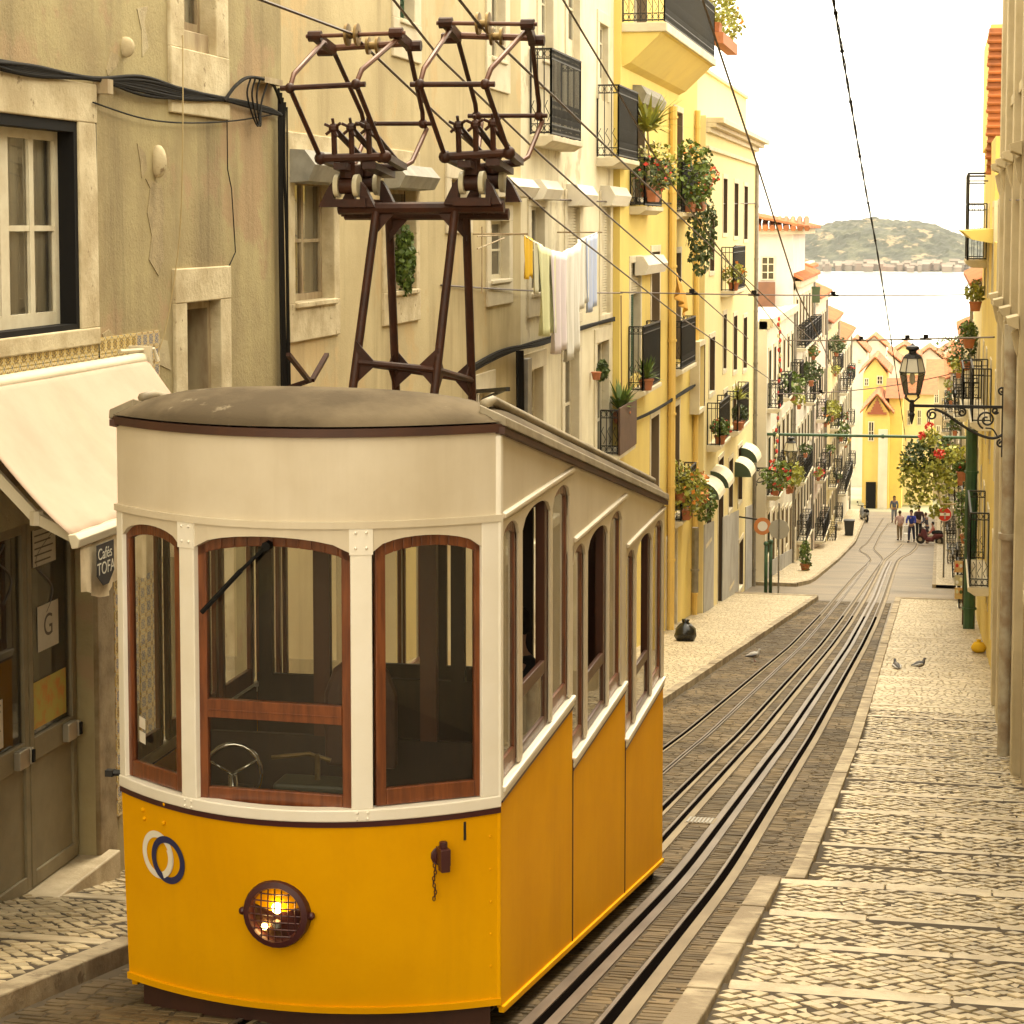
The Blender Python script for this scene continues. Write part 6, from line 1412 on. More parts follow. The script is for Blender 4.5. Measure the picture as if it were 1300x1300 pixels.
# ---------------- wall lanterns
LGL = glass('lantern_glass', (1, .98, .9), 1.0, .22)
def lantern(wx, side, y, zb, reach, sc, label):
    # wall at x = wx; bracket reaches 'reach' metres from it on the given side (-1 towards -x)
    t = thing('street_lantern', (wx, y, zb), label, 'street lamp', 'iron lanterns on wall brackets'); s = side
    V = lambda d, h, o=0: Vector((wx + s * d, y + o, zb + h))
    mb = MB(); mb.bar(V(0, 0), V(reach + .02, 0), .035, .05)
    mb.bar(V(.03, -.85), V(.03, .32), .05, .035); mb.lathe([(.02, -.1), (.045, -.06), (.045, .06), (.02, .1)], V(reach, -.03), (0, 0, 1), 8); mb.lathe([(.03, 0), (.055, -.05), (.01, -.22)], V(reach, -.1), (0, 0, 1), 8)
    obj('bracket_arm', mb, IRON, t)
    mb = MB(); arc = [V(.02 + d * reach, h) for d, h in ((0, -.46), (.10, -.53), (.22, -.5), (.36, -.4), (.5, -.26), (.62, -.13), (.74, -.05))]; mb.tube(smooth_pts(arc, 5), .026, 6)
    def spiral(c, r, a0, turns, dirn=1): mb.tube([V(c[0] - s * 0 + r * (1 - .75 * q) * math.cos(a0 + dirn * turns * 2 * math.pi * q) , c[1] + r * (1 - .75 * q) * math.sin(a0 + dirn * turns * 2 * math.pi * q)) for q in np.linspace(0, 1, 26)], .018, 5)
    spiral((.30, -.22), .16, -1.2, 1.5); spiral((.78 * reach, -.15), .1, 2.4, 1.5, -1); spiral((.46 * reach, -.10), .075, 1.0, 1.4); spiral((.16, -.06), .06, 3.6, 1.3); spiral((.06, -.62), .07, 1.5, 1.3, -1); spiral((.05, .28), .07, -1.5, 1.2)
    mb.tube(smooth_pts([V(.12, -.5), V(.2, -.38), V(.32, -.36)]), .014, 5); obj('scroll_work', mb, IRON, t)
    # lamp head
    c = V(reach, .0); hb, ht = .14 * sc + .06, .62 * sc + .1; rb_, rt_, = .135 * sc, .215 * sc
    mb = MB(); mb.lathe([(.035, .06), (.05, .09), (.03, .1)], c, (0, 0, 1), 8)
    for a in range(4): an = a * math.pi / 2 + .7; mb.tube([c + Vector((.02 * math.cos(an), .02 * math.sin(an), .05)), c + Vector((rb_ * 1.15 * math.cos(an), rb_ * 1.15 * math.sin(an), hb - .06)), c + Vector((rb_ * math.cos(an), rb_ * math.sin(an), hb))], .013, 5)
    hh = ht - hb
    for a in range(6):
        an = a * math.pi / 3; an2 = an + math.pi / 3; D = lambda q, r, h: c + Vector((r * math.cos(q), r * math.sin(q), h))
        mb.tube([D(an, rb_, hb), D(an, rt_, hb + hh * .72)], .006, 5); mb.tube([D(an, rt_, hb + hh * .72), D(an, rt_ * .72, ht + .1 * sc)], .009, 5)
        for r, h in ((rb_, hb), (rt_, hb + hh * .72), (rt_ * .72, ht + .1 * sc)): mb.tube([D(an, r, h), D(an2, r, h)], .010, 5)
    mb.lathe([(rt_ * .74, 0), (rt_ * .6, .05), (rt_ * .3, .08), (rt_ * .32, .12), (rt_ * .55, .15), (rt_ * .5, .19), (rt_ * .12, .22), (.01, .25)], c + Vector((0, 0, ht + .1 * sc)), (0, 0, 1), 12); obj('lamp_frame', mb, IRON, t)
    mb = MB(); vs = []; fs = []
    for r, h in ((rb_ * .97, hb), (rt_ * .97, hb + hh * .72)):
        for a in range(6): vs.append(tuple(c + Vector((r * math.cos(a * math.pi / 3), r * math.sin(a * math.pi / 3), h))))
    for a in range(6): fs.append((a, (a + 1) % 6, 6 + (a + 1) % 6, 6 + a))
    obj('lamp_glass', mb.add(vs, fs), LGL, t)
    mb = MB(); vs = []; fs = []
    for r, h in ((rt_ * .97, hb + hh * .72), (rt_ * .7, ht + .1 * sc)):
        for a in range(6): vs.append(tuple(c + Vector((r * math.cos(a * math.pi / 3), r * math.sin(a * math.pi / 3), h))))
    for a in range(6): fs.append((a, (a + 1) % 6, 6 + (a + 1) % 6, 6 + a))
    obj('lamp_hood', mb.add(vs, fs), mat('opal_hood_glass', (.6, .55, .42), .3), t)
    mb = MB(); mb.lathe([(.01, -.02), (.045, .02), (.05, .1), (.03, .2), (.025, .3)], c + Vector((0, 0, hb + .18)), (0, 0, 1), 10); obj('bulb', mb, mat('unlit_bulb', (.72, .68, .56), .2), t, smooth=True)
p = on_x(1276, 517, 1.17); lantern(1.17, -1, p[1], p[2], 1.55, 1.0, 'large black lantern on a scrolled bracket reaching from the pilaster house')
p = on_x(957, 594, XP); lantern(XP, 1, p[1], p[2], 1.35, 1.2, 'smaller lantern on a scrolled bracket at the cornice house corner')

# ---------------- plants
def foliage(n, c, rad, size, rr, droop=0, spiky=False, fill=.35):
    mb = MB(); c = Vector(c)
    for i in range(n):
        while True:
            u = Vector((rr.uniform(-1, 1), rr.uniform(-1, 1), rr.uniform(-1, 1)))
            if fill < u.length < 1: break
        p = c + Vector((u.x * rad[0], u.y * rad[1], u.z * rad[2])); d = Vector((rr.gauss(0, 1), rr.gauss(0, 1), rr.gauss(0, .7) - droop)).normalized()
        s = size * rr.uniform(.6, 1.3); w = d.cross(Vector((rr.gauss(0, 1), rr.gauss(0, 1), rr.gauss(0, 1)))).normalized() * s * .42
        mb.add([p - d * s * .5, p + w, p + d * s * .6 + Vector((0, 0, -.1 * s)), p - w], [(0, 1, 2), (0, 2, 3)])
    return mb
def blades(n, c, L, rr, w=.025, up=.8):
    mb = MB(); c = Vector(c)
    for i in range(n):
        a = rr.uniform(0, 6.283); e = rr.uniform(.15, 1.3) if up else rr.uniform(-.5, .5); d = Vector((math.cos(a) * math.cos(e), math.sin(a) * math.cos(e), math.sin(e))); l = L * rr.uniform(.6, 1.1); s = d.cross(Vector((0, 0, 1))).normalized() * w
        p1 = c + d * l * .5; p2 = c + d * l - Vector((0, 0, l * .25 * math.cos(e)))
        mb.add([c - s * .6, c + s * .6, p1 + s, p1 - s, p2], [(0, 1, 2, 3), (3, 2, 4)])
    return mb
def pot_at(t, c, r, h, m=None): mb = MB(); mb.lathe([(r * .72, 0), (r, h * .85), (r * 1.08, h * .85), (r * 1.08, h), (r * .9, h)], c, (0, 0, 1), 12); return obj('pot', mb, m or POT, t, smooth='auto')
def trough_at(t, c, ln, w, h, m=None): mb = MB(); x, y, z = c; mb.hexa([(x - w * .4, y - ln / 2, z), (x + w * .4, y - ln / 2, z), (x + w * .4, y + ln / 2, z), (x - w * .4, y + ln / 2, z), (x - w / 2, y - ln / 2 - .02, z + h), (x + w / 2, y - ln / 2 - .02, z + h), (x + w / 2, y + ln / 2 + .02, z + h), (x - w / 2, y + ln / 2 + .02, z + h)]); return obj('trough', mb, m or POT, t, bev=.01)
GRP = 'plants on the balconies'
def plant(px, X, label, kind='bush', r=.35, h=.45, m=None, fl=None, n=260, potr=.17, poth=.26, pot='pot', leaf=.1, seed=0, droop=0, stem=0, base=None, nf=24):
    rr = random.Random(seed + 100); p = Vector(base) if base else Vector(on_x(*px, X)); t = thing('potted_plant', tuple(p), label, 'plant', GRP); z = 0
    if pot == 'pot': pot_at(t, p, potr, poth); z = poth
    elif pot == 'trough': trough_at(t, p, potr * 4, potr * 1.3, poth); z = poth
    top = p + Vector((0, 0, z + stem))
    if stem: mb = MB(); mb.tube([p + Vector((0, 0, z - .05)), p + Vector((.03, .02, z + stem * .5)), top], [.035, .03, .02], 6); obj('stem', mb, WOODO, t)
    c = top + Vector((0, 0, h * .75 if kind != 'trail' else -h * .6))
    if kind == 'spiky': mb = blades(n, top, h, rr, .022 + h * .02)
    else: mb = foliage(n, c, (r, r * (1.6 if pot == 'trough' else 1), h), leaf, rr, droop)
    obj('foliage', mb, m or LEAF, t)
    if fl:
        mb = foliage(nf, c + Vector((.05, 0, h * .1)), (r * 1.02, r * (1.6 if pot == 'trough' else 1), h * 1.0), leaf * 1.0, rr, 0, fill=.75); obj('flowers', mb, fl, t, kind='stuff')
    return t
# yellow house balconies
plant((822, 250), XY + .35, 'tall yellow green palm like plant rising from the upper yellow house balcony', 'spiky', h=1.15, m=LEAFY, n=70, stem=1.2, seed=1)
plant((832, 252), XY + .45, 'cream flowering bush on the upper yellow house balcony', r=.55, h=.6, m=LEAFY, fl=FLW, n=380, nf=70, seed=2, pot='trough')
plant((818, 262), XY + .5, 'red flowering bush low on the upper yellow house balcony', r=.5, h=.45, m=LEAFD, fl=FLR, n=300, nf=40, seed=3, pot='trough', base=(XY + .48, bY['p1'][1][0] + .45, bY['p1'][1][2] + .1))
plant((868, 262), XY + .5, 'big green climber spilling over the second upper balcony of the yellow house', r=.65, h=.95, m=LEAF, fl=FLO, n=800, nf=18, seed=4, pot='trough', base=(XY + .45, bY['p2'][1][0] + .9, bY['p2'][1][2] + .02), leaf=.13)
plant((880, 270), XY + .65, 'long dark trailing plant hanging below the second upper balcony', 'trail', r=.42, h=1.25, m=LEAFD, n=620, pot='trough', seed=5, droop=1.2, base=(XY + .62, bY['p2'][1][0] + 1.9, bY['p2'][1][2] + .05), leaf=.12)
plant((897, 240), XY + .6, 'red geranium at the far end of the second upper balcony', r=.35, h=.3, m=LEAF, fl=FLR, n=160, nf=60, seed=6, base=(XY + .55, bY['p2'][1][1] + .1, bY['p2'][1][2] + .5))
plant((808, 480), XY + .3, 'small potted palm inside the lower left yellow house balcony', 'spiky', h=.6, m=LEAF, n=44, seed=7, base=(XY + .35, bY['q1'][1][0] + .45, bY['q1'][1][2]))
plant((866, 655), XY + .3, 'yellow and russet leafed bush filling the lowest yellow house balcony', r=.55, h=.62, m=LEAFY, fl=FLO, n=600, nf=70, seed=8, pot='trough', base=(XY + .45, bY['r1'][1][0] + .5, bY['r1'][1][2] + .02), leaf=.12)
plant((878, 655), XY + .5, 'green trailing plant on the lowest yellow house balcony corner', 'trail', r=.35, h=.5, m=LEAF, n=300, seed=9, pot='trough', base=(XY + .6, bY['r1'][1][1] - .25, bY['r1'][1][2] + .1), leaf=.11)
plant((848, 590), XY + .3, 'pale green bush behind the lowest yellow house balcony rail', r=.4, h=.5, m=LEAFY, n=260, seed=10, base=(XY + .3, bY['r1'][1][0] + .1, bY['r1'][1][2] + .5))
plant((880, 10), XY + .9, 'yellow flowering bush on the rail of the big top balcony', r=.6, h=.55, m=LEAFY, n=420, seed=11, pot='trough', base=(XY + .8, YY1 - 2.4, 5.2), leaf=.13)
plant((905, 60), XY + .9, 'pinkish potted shrub at the far end of the big top balcony', r=.5, h=.5, m=LEAFY, fl=FLO, n=240, seed=12, pot='trough', base=(XY + .85, YY1 + .1, 5.0), leaf=.13)
mb = MB(); mb.box(XY + .75, XY + 1.05, YY1 - 3.2, YY1 + .9, 4.85, 5.15); single('long_flower_trough', mb, POT, 'long terracotta trough hung on the top balcony rail of the yellow house', 'flower trough')
# cream house low balcony
plant((797, 548), XB + .5, 'spiky green agave like plant above the low balcony beside the tram roof', 'spiky', h=.85, m=LEAF, n=60, seed=13, base=(XB + .25, q3[0] + 1.4, q3[2] + .55), potr=.2)
mb = MB(); mb.box(XB + .40, XB + .44, q3[0], q3[1], q3[2], q3[2] + 1.0); obj('brown_screen', mb, mat('rust_screen', (.11, .055, .03), .7, (.07, .035, .02), 4), bB3)
railing(fB, q3[0] + .03, q3[1] - .03, q3[2], .95, .39, bB3)
mb = foliage(200, (XB + .1, on_x(758, 470, XB)[1], on_x(758, 470, XB)[2]), (.12, .35, .22), .12, random.Random(3)); t = thing('wall_plant', tuple(on_x(758, 475, XB + .05)), 'small green plant in a wall bracket on the cream house', 'plant', GRP); obj('foliage', mb, LEAFD, t); pot_at(t, Vector(on_x(757, 482, XB + .12)), .1, .16)
# fern in the tan house window
fp = Vector(on_x(514, 316, XB + .06)); t = thing('hanging_fern', tuple(fp), 'feathery green fern hanging in the second window of the tan house', 'plant', GRP); mb = foliage(700, fp + Vector((0, 0, -.14)), (.14, .18, .48), .075, random.Random(8), .8, fill=.0); obj('foliage', mb, LEAF, t); mb = MB(); mb.tube([fp + Vector((0, 0, .35)), fp + Vector((0, 0, .75))], .006, 4); obj('hanger', mb, CABLE, t)
# cornice house plants
for px, k, lab, kw in (((934, 362), 's1', 'round russet bush on the upper cornice house balcony', dict(r=.4, h=.35, m=LEAFY, fl=FLO)), ((912, 556), 't1', 'red pot with green leaves on the cornice house middle balcony', dict(r=.3, h=.3, m=LEAF, fl=FLR)), ((938, 534), 't2', 'small yellow green palm on the cornice house lower balcony', dict(kind='spiky', h=.7, m=LEAFY, stem=.7, n=40)), ((944, 536), 't2', 'small dark leafy pot at the lower balcony end of the cornice house', dict(r=.28, h=.3, m=LEAFD))):
    b0 = bP[k][1]; plant(px, XP + .3, lab, base=(XP + .35, b0[0] + (.45 if 'end' not in lab else 1.1), b0[2] + .01), seed=len(lab), **kw)
# left row plants on the far balconies
for i, (px, X, lab) in enumerate((((1006, 508), -5.7, 'green trailing plants over a balcony of the white corner house'), ((1030, 490), -5.7, 'bushy balcony plant above the corner house door'), ((1004, 625), -5.2, 'yellow green hanging plant on a low pole by the corner house'), ((985, 628), -5.6, 'reddish hanging plant low at the corner house front'), ((1062, 452), -5.5, 'dark bush on a high balcony far down the left row'), ((1056, 535), -5.5, 'green planter halfway down the left row'), ((1068, 560), -5.5, 'small balcony bush at the bottom of the left row'))):
    plant(px, X, lab, r=.55, h=.55, m=(LEAF, LEAFD, LEAFY)[i % 3], fl=FLR if 'red' in lab else None, n=260, leaf=.16, pot='trough', seed=40 + i, droop=.5)
rr = random.Random(31)
def far_plants(n, Y0, dY, x, hs, houses, seed, cap):
    seen = set()
    for i in range(n):
        Y = Y0 + i * dY + rr.uniform(-1, 1); h_ = i % len(hs); zz = g(Y) + hs[h_] + rr.uniform(-.3, .3)
        if zz > cap(Y): continue
        hn = [nm for lo, nm in houses if Y > lo][-1]; mi = i % 3; fi = (i * 2 + i // 3) % 4
        lab = '%s plant %s on %s balcony of the %s' % (('mid green', 'yellow green', 'dark green')[mi], ('without flowers', 'with red flowers', 'with small leaves', 'with orange flowers')[fi], ('a low', 'an upper', 'a middle', 'a high')[h_], hn)
        if lab in seen: continue
        seen.add(lab); plant((0, 0), 0, lab, base=(x, Y, zz), seed=seed + i, r=.3, h=.28, m=(LEAF, LEAFY, LEAFD)[mi], fl=(None, FLR, None, FLO)[fi], n=90, leaf=.14, pot='trough', poth=.18, potr=.13, nf=20)
far_plants(12, 84, 5.4, -5.65, (3.6, 6.8, 5.1, 9.4), [(0, 'corner house'), (93, 'narrow white house'), (107, 'rosy left house'), (119, 'cream left house'), (132, 'last left house')], 200, lambda Y: -3.4 - (Y - 84) * .07)
far_plants(9, 64, 8.6, .78, (4.2, 7.6, 5.6, 8.8), [(0, 'pale right house'), (80, 'ochre right house'), (96, 'white right house'), (112, 'rosy right house'), (130, 'last right house')], 300, lambda Y: 9)
gp_ = [on_x(989, 405, -5.75), on_x(990, 470, -5.75), on_x(986, 560, -5.75), on_x(981, 625, -5.75)]
t = thing('paper_garland', tuple(gp_[0]), 'red and white paper garland hanging down the front of the corner house', 'garland'); mb = MB(); mb.tube(smooth_pts(gp_), .02, 4); obj('string', mb, CABLE, t)
for k, m_ in ((0, FLR), (1, FLW)):
    mb = MB()
    for i, p in enumerate(smooth_pts(gp_, 12)):
        if i % 2 == k: mb.ball(p + Vector((.04 * math.sin(i * 2.2), 0, 0)), (.055, .055, .09), 6, 4)
    obj('paper_flowers', mb, m_, t, kind='stuff')
# great flowering bush hanging on the right
bb = Vector(on_y(1182, 640, 78)); t = thing('flowering_bush', tuple(bb), 'large hanging green bush with red blossoms at the right below the lantern', 'plant'); rr = random.Random(77)
for c, r_, n in (((1165, 580), .66, 330), ((1185, 572), .7, 360), ((1203, 585), .62, 300), ((1158, 607), .55, 230), ((1180, 602), .62, 280), ((1200, 612), .5, 190), ((1160, 634), .36, 80), ((1175, 628), .34, 70), ((1195, 638), .34, 80), ((1182, 556), .42, 120), ((1150, 590), .35, 90), ((1214, 575), .35, 90), ((1186, 650), .25, 50)):
    mb = foliage(n, on_y(*c, 78 + rr.uniform(-.4, .6)), (r_, r_, r_), .16, rr, .3, fill=.1); obj('foliage', mb, LEAF if n > 400 else LEAFD if n > 300 else LEAFY, t)
for c in ((1191, 575), (1194, 577), (1171, 552), (1180, 541)): mb = foliage(36, on_y(*c, 77.2), (.17, .17, .17), .12, rr); obj('flowers', mb, FLR, t, kind='stuff')
mb = MB(); mb.tube([on_y(1214, 640, 78), on_y(1195, 640, 78), on_y(1185, 600, 78), on_y(1182, 560, 78)], [.05, .045, .04, .02], 6); obj('stem', mb, WOODO, t)
# right balcony plants and pots
for i, (px, Y, lab, kw) in enumerate((((1222, 610), 60.5, 'small orange pot with red flowers on the right green pipe', dict(r=.2, h=.2, m=LEAF, fl=FLR)), ((1226, 690), 62, 'green climbing plant behind the right balcony above the sign boards', dict(r=.35, h=.9, m=LEAF, n=420)), ((1230, 442), 60, 'pale blue pot plant on a high right balcony', dict(r=.25, h=.3, m=LEAF)), ((1238, 395), 58, 'yellow green plant on the topmost right balcony', dict(r=.3, h=.35, m=LEAFY)), ((1206, 462), 90, 'bright green leafy plant high on the far right row', dict(r=.7, h=.6, m=LEAF)), ((1226, 470), 64, 'dark green bush hanging from a right hand balcony', dict(r=.35, h=.7, m=LEAFD, n=400)))):
    plant(px, 0, lab, base=tuple(on_y(*px, Y)), seed=60 + i, **kw)
# ---------------- laundry
def cloth(name, px0, px1, drop, X, m, label, wob=.03, taper=0):
    a = Vector(on_x(*px0, X)); b = Vector(on_x(*px1, X)); L = (b - a).length; bot = Vector(on_x(px0[0], px0[1] + drop, X)); H = a.z - bot.z; mb = MB(); vs = []; fs = []; nu, nv = 18, 12
    for j in range(nv + 1):
        t = j / nv
        for i in range(nu + 1):
            u = i / nu; p = a + (b - a) * (.5 + (u - .5) * (1 - taper * math.sin(t * 2.4) * .5)); vs.append((p.x + wob * math.sin(u * 17 + t * 1.5) * (.3 + t), p.y, p.z - H * t - .04 * math.sin(u * 6) * t))
    for j in range(nv):
        for i in range(nu): k = j * (nu + 1) + i; fs.append((k, k + 1, k + nu + 2, k + nu + 1))
    o = single(name, mb.add(vs, fs), m, label, 'laundry', 'laundry hung out on the line', True); s_ = o.modifiers.new('thick', 'SOLIDIFY'); s_.thickness = .004; return o
CLW = mat('white_linen', (.88, .86, .80), .9, (.68, .64, .55), 4, .4, stretch=(4, 4, .2)); CLL = mat('lilac_linen', (.74, .64, .70), .9, (.82, .76, .74), 4, .5, stretch=(4, 4, .2)); CLG = mat('lime_linen', (.74, .74, .44), .9, (.62, .62, .34), 4, .5, stretch=(4, 4, .2)); CLY = mat('yellow_towel', (.75, .46, .02), .9); CLB = mat('pale_blue_linen', (.46, .56, .86), .9, (.6, .64, .76), 4, .5, stretch=(4, 4, .2)); CLS = mat('striped_tea_linen', (.5, .5, .34), .9, (.72, .68, .5), 14, .8, stretch=(1, 6, .1))
XLn = XB + .75
cloth('hanging_towel', (665, 298), (677, 304), 52, XLn, CLY, 'bright yellow towel hanging at the near end of the washing line', .02)
cloth('hanging_cloth', (677, 305), (689, 311), 64, XLn, CLS, 'striped grey green cloth hanging beside the yellow towel', .02)
cloth('hanging_sheet', (683, 311), (708, 320), 112, XLn + .02, CLG, 'long lime green sheet hanging in folds on the washing line', .05, .3)
cloth('hanging_sheet', (699, 317), (721, 322), 130, XLn + .05, CLL, 'long lilac sheet hanging on the washing line', .05, .2)
cloth('hanging_sheet', (714, 319), (739, 308), 142, XLn + .03, CLW, 'long white sheet hanging on the washing line', .05, .4)
cloth('hanging_shirt', (733, 304), (749, 299), 88, XLn, CLW, 'white garment with long sleeves near the far end of the line', .03)
cloth('hanging_shirt', (744, 300), (759, 296), 96, XLn, CLB, 'pale blue garment hanging at the far end of the line', .03)
t = thing('washing_line', tuple(on_x(660, 297, XLn)), 'sagging washing line on two rods fixed to the cream house', 'washing line'); mb = MB(); mb.tube(smooth_pts([on_x(662, 297, XLn), on_x(690, 314, XLn), on_x(717, 321, XLn), on_x(740, 304, XLn), on_x(758, 295, XLn)]), .012, 5); obj('line', mb, CLW, t)
for px in ((662, 297), (758, 295)): e = Vector(on_x(*px, XLn)); mb = MB(); mb.tube([(XB, e.y, e.z), e + Vector((.1, 0, 0))], .016, 6); obj('rod', mb, WOODO, t)
t = thing('wall_rack', tuple(on_x(607, 297, XB + .1)), 'thin clothes rack frame fixed under a tan house window', 'clothes rack')
for q in (((606, 300), (665, 297)), ((606, 316), (640, 302)), ((612, 288), (612, 372))): mb = MB(); mb.tube([on_x(*q[0], XB + .3), on_x(*q[1], XB + .34)], .012, 5); obj('rod', mb, WOODO, t)
cloth('orange_cloth', (858, 345), (872, 378), 26, XY + .6, mat('orange_sun_cloth', (.62, .33, .06), .9), 'orange cloth draped from the yellow house balcony door', .08)
# iron stays beside the tower
for a, b, lab in (((366, 450), (392, 483), 'left slanting iron stay behind the tram roof'), ((415, 450), (396, 483), 'right slanting iron stay behind the tram roof')):
    e_ = on_x(*b, -6.6); mb = MB(); mb.bar(on_x(*a, -6.6), e_, .05, .04); mb.bar(e_, (-6.9, e_[1], e_[2] - .1), .05, .04); single('iron_stay', mb, RUST, lab, 'stay')
mb = MB(); mb.bar(on_x(604, 497, XB), on_x(645, 494, XB + .9), .06); mb.bar(on_x(612, 508, XB), on_x(640, 495, XB + .8), .04); mb.bar(on_x(604, 492, XB), on_x(604, 512, XB), .06); single('wall_bracket', mb, IRON, 'black iron arm standing out from the tan wall beside the tower', 'bracket')

# ---------------- signs
RED = mat('red_sign_paint', (.55, .03, .02), .5); WSG = mat('white_sign_paint', (.75, .72, .66), .5)
sp_ = gnd(1205, 737); Ys = sp_[1]; c = Vector(on_y(1199, 653, Ys)); rd = .27
t = thing('no_entry_sign', (c.x, Ys, g(Ys)), 'round red no entry sign with white bar on a thin post at the right', 'road sign')
mb = MB(); mb.lathe([(rd, -.01), (rd, .01)], c, (0, -1, 0), 24); dsc = obj('sign_disc', mb, RED, t)
mb = MB(); mb.lathe([(rd * 1.07, -.015), (rd * 1.07, .005)], c, (0, -1, 0), 24); obj('sign_rim', mb, WSG, dsc)
mb = MB(); mb.obox(c + Vector((0, -.014, 0)), (.42, .006, .11), Matrix.Rotation(.0, 3, 'Y')); br = obj('white_bar', mb, WSG, dsc)
mb = MB(); mb.ball((c.x + .02, c.y - .02, c.z + .03), (.05, .006, .06), 8, 6); mb.box(c.x - .03, c.x + .07, c.y - .022, c.y - .018, c.z - .03, c.z - .01); mb.box(c.x - .01, c.x + .05, c.y - .022, c.y - .018, c.z - .19, c.z - .055); obj('sticker', mb, mat('grey_sticker', (.35, .33, .3), .6), dsc)
mb = MB(); mb.tube([(c.x, Ys + .03, g(Ys)), (c.x, Ys + .03, c.z + .75)], .035, 8); obj('sign_post', mb, ZINC, t)
cc = c + Vector((.02, 0, .55)); mb = MB(); mb.prism([cc + Vector((-.2, 0, -.17)), cc + Vector((.2, 0, -.17)), cc + Vector((0, 0, .2))], (0, .012, 0)); tr_ = obj('upper_sign', mb, WSG, t); mb = MB(); mb.ball(cc + Vector((0, -.006, -.06)), (.1, .006, .1), 10, 6); obj('red_mark', mb, RED, tr_)
c = Vector(on_y(968, 668, 71)); t = thing('round_sign', (c.x, 71, c.z), 'round orange rimmed sign on the cornice house corner', 'road sign'); mb = MB(); mb.lathe([(.3, -.01), (.3, .01)], c, (.25, -1, 0), 20); d1 = obj('sign_disc', mb, mat('orange_rim_paint', (.55, .2, .06), .5), t); mb = MB(); mb.lathe([(.17, .0), (.17, .015)], c, (.25, -1, 0), 20); obj('sign_face', mb, WSG, d1); mb = MB(); mb.bar((XP, 71, c.z + .3), c + Vector((0, .05, .2)), .05); obj('bracket', mb, IRON, t)
pp = gnd(989, 757); c = Vector(on_y(989, 672, pp[1])); t = thing('octagon_sign', (pp[0], pp[1], g(pp[1])), 'grey eight sided sign seen from behind on a thin post by the crossing', 'road sign'); mb = MB(); mb.lathe([(.36, -.01), (.36, .01)], c, (0, -1, 0), 8); obj('sign_plate', mb, mat('grey_sign_back', (.42, .40, .35), .6, metal=.3), t); mb = MB(); mb.tube([(c.x, pp[1] - .03, g(pp[1])), (c.x, pp[1] - .03, c.z + .9)], .03, 8); obj('sign_post', mb, ZINC, t)
# menu boards on the right
for i, (y0, y1, cm, lab) in enumerate(((712, 728, (.62, .22, .06), 'upper orange picture board hanging on the right wall'), (730, 745, (.45, .42, .36), 'middle pale picture board hanging on the right wall'), (746, 762, (.66, .30, .06), 'lower orange picture board hanging on the right wall'))):
    a = on_y(1212, y0, 59.5); b = on_y(1234, y1, 59.5); t = thing('picture_board', (a[0], 59.5, b[2]), lab, 'sign', 'picture boards stacked on the right wall'); mb = MB(); mb.box(a[0], b[0], 59.5, 59.53, b[2] + .02, a[2]); o = obj('board', mb, mat('board_print_%s' % 'abc'[i], cm, .6, (.6, .5, .2), 6, .6), t)
    rr = random.Random(i)
    for k in range(4): mb = MB(); x = a[0] + (b[0] - a[0]) * (.14 + .22 * k); z = (a[2] + b[2]) / 2 + rr.uniform(-.06, .06); mb.ball((x, 59.495, z), (.045, .006, .055), 7, 5); obj('picture', mb, (RED, WSG, FLW, LEAFD)[(k + i) % 4], o)
mb = MB(); p = on_y(1222, 812, 59.4); mb.tube([(p[0], 59.5, g(59.5)), (p[0], 59.5, on_y(1222, 712, 59.5)[2])], .03, 6); single('board_post', mb, RUST, 'thin rusty post carrying the picture boards', 'post')
# ---------------- smaller street furniture
b = gnd(1078, 682); t = thing('wheeled_bin', (b[0], b[1], g(b[1])), 'dark wheeled rubbish bin by the left kerb down the street', 'bin'); x, y, z = b; BIN = mat('black_bin_plastic', (.025, .025, .022), .5)
mb = MB(); mb.hexa([(x - .22, y - .25, z + .05), (x + .22, y - .25, z + .05), (x + .22, y + .25, z + .05), (x - .22, y + .25, z + .05), (x - .3, y - .3, z + .98), (x + .3, y - .3, z + .98), (x + .3, y + .3, z + .98), (x - .3, y + .3, z + .98)]); obj('body', mb, BIN, t, bev=.02)
mb = MB(); mb.box(x - .33, x + .33, y - .33, y + .33, z + .98, z + 1.06); obj('lid', mb, BIN, t, bev=.02); mb = MB(); mb.lathe([(.1, -.03), (.1, .03)], (x - .25, y + .2, z + .1), (1, 0, 0), 10); obj('wheel', mb, BIN, t)
p = gnd(870, 820); mb = MB(); z = g(p[1]) + LH; P = []
mb.lathe([(.05, 0), (.23, .02), (.27, .14), (.24, .3), (.14, .41), (.05, .45), (.08, .52), (.04, .53)], (p[0], p[1], z), (0, 0, 1), 14)
rr = random.Random(2); mb.v = [(a + rr.uniform(-.03, .03), b_ + rr.uniform(-.03, .03), c_ + rr.uniform(-.015, .015)) for a, b_, c_ in mb.v]; single('rubbish_bag', mb, mat('black_bag_plastic', (.012, .012, .012), .25), 'shiny black rubbish bag tied at the foot of the yellow house', 'rubbish bag', smooth=True)
p = gnd(1245, 833); mb = MB(); mb.lathe([(.05, 0), (.15, .03), (.19, .12), (.12, .24), (.04, .27), (.07, .31)], (p[0] - .05, p[1], zt(p[1])), (0, 0, 1), 12); single('yellow_bag', mb, CLY, 'small yellow bag on the pavement at the foot of the right wall', 'bag', smooth=True)
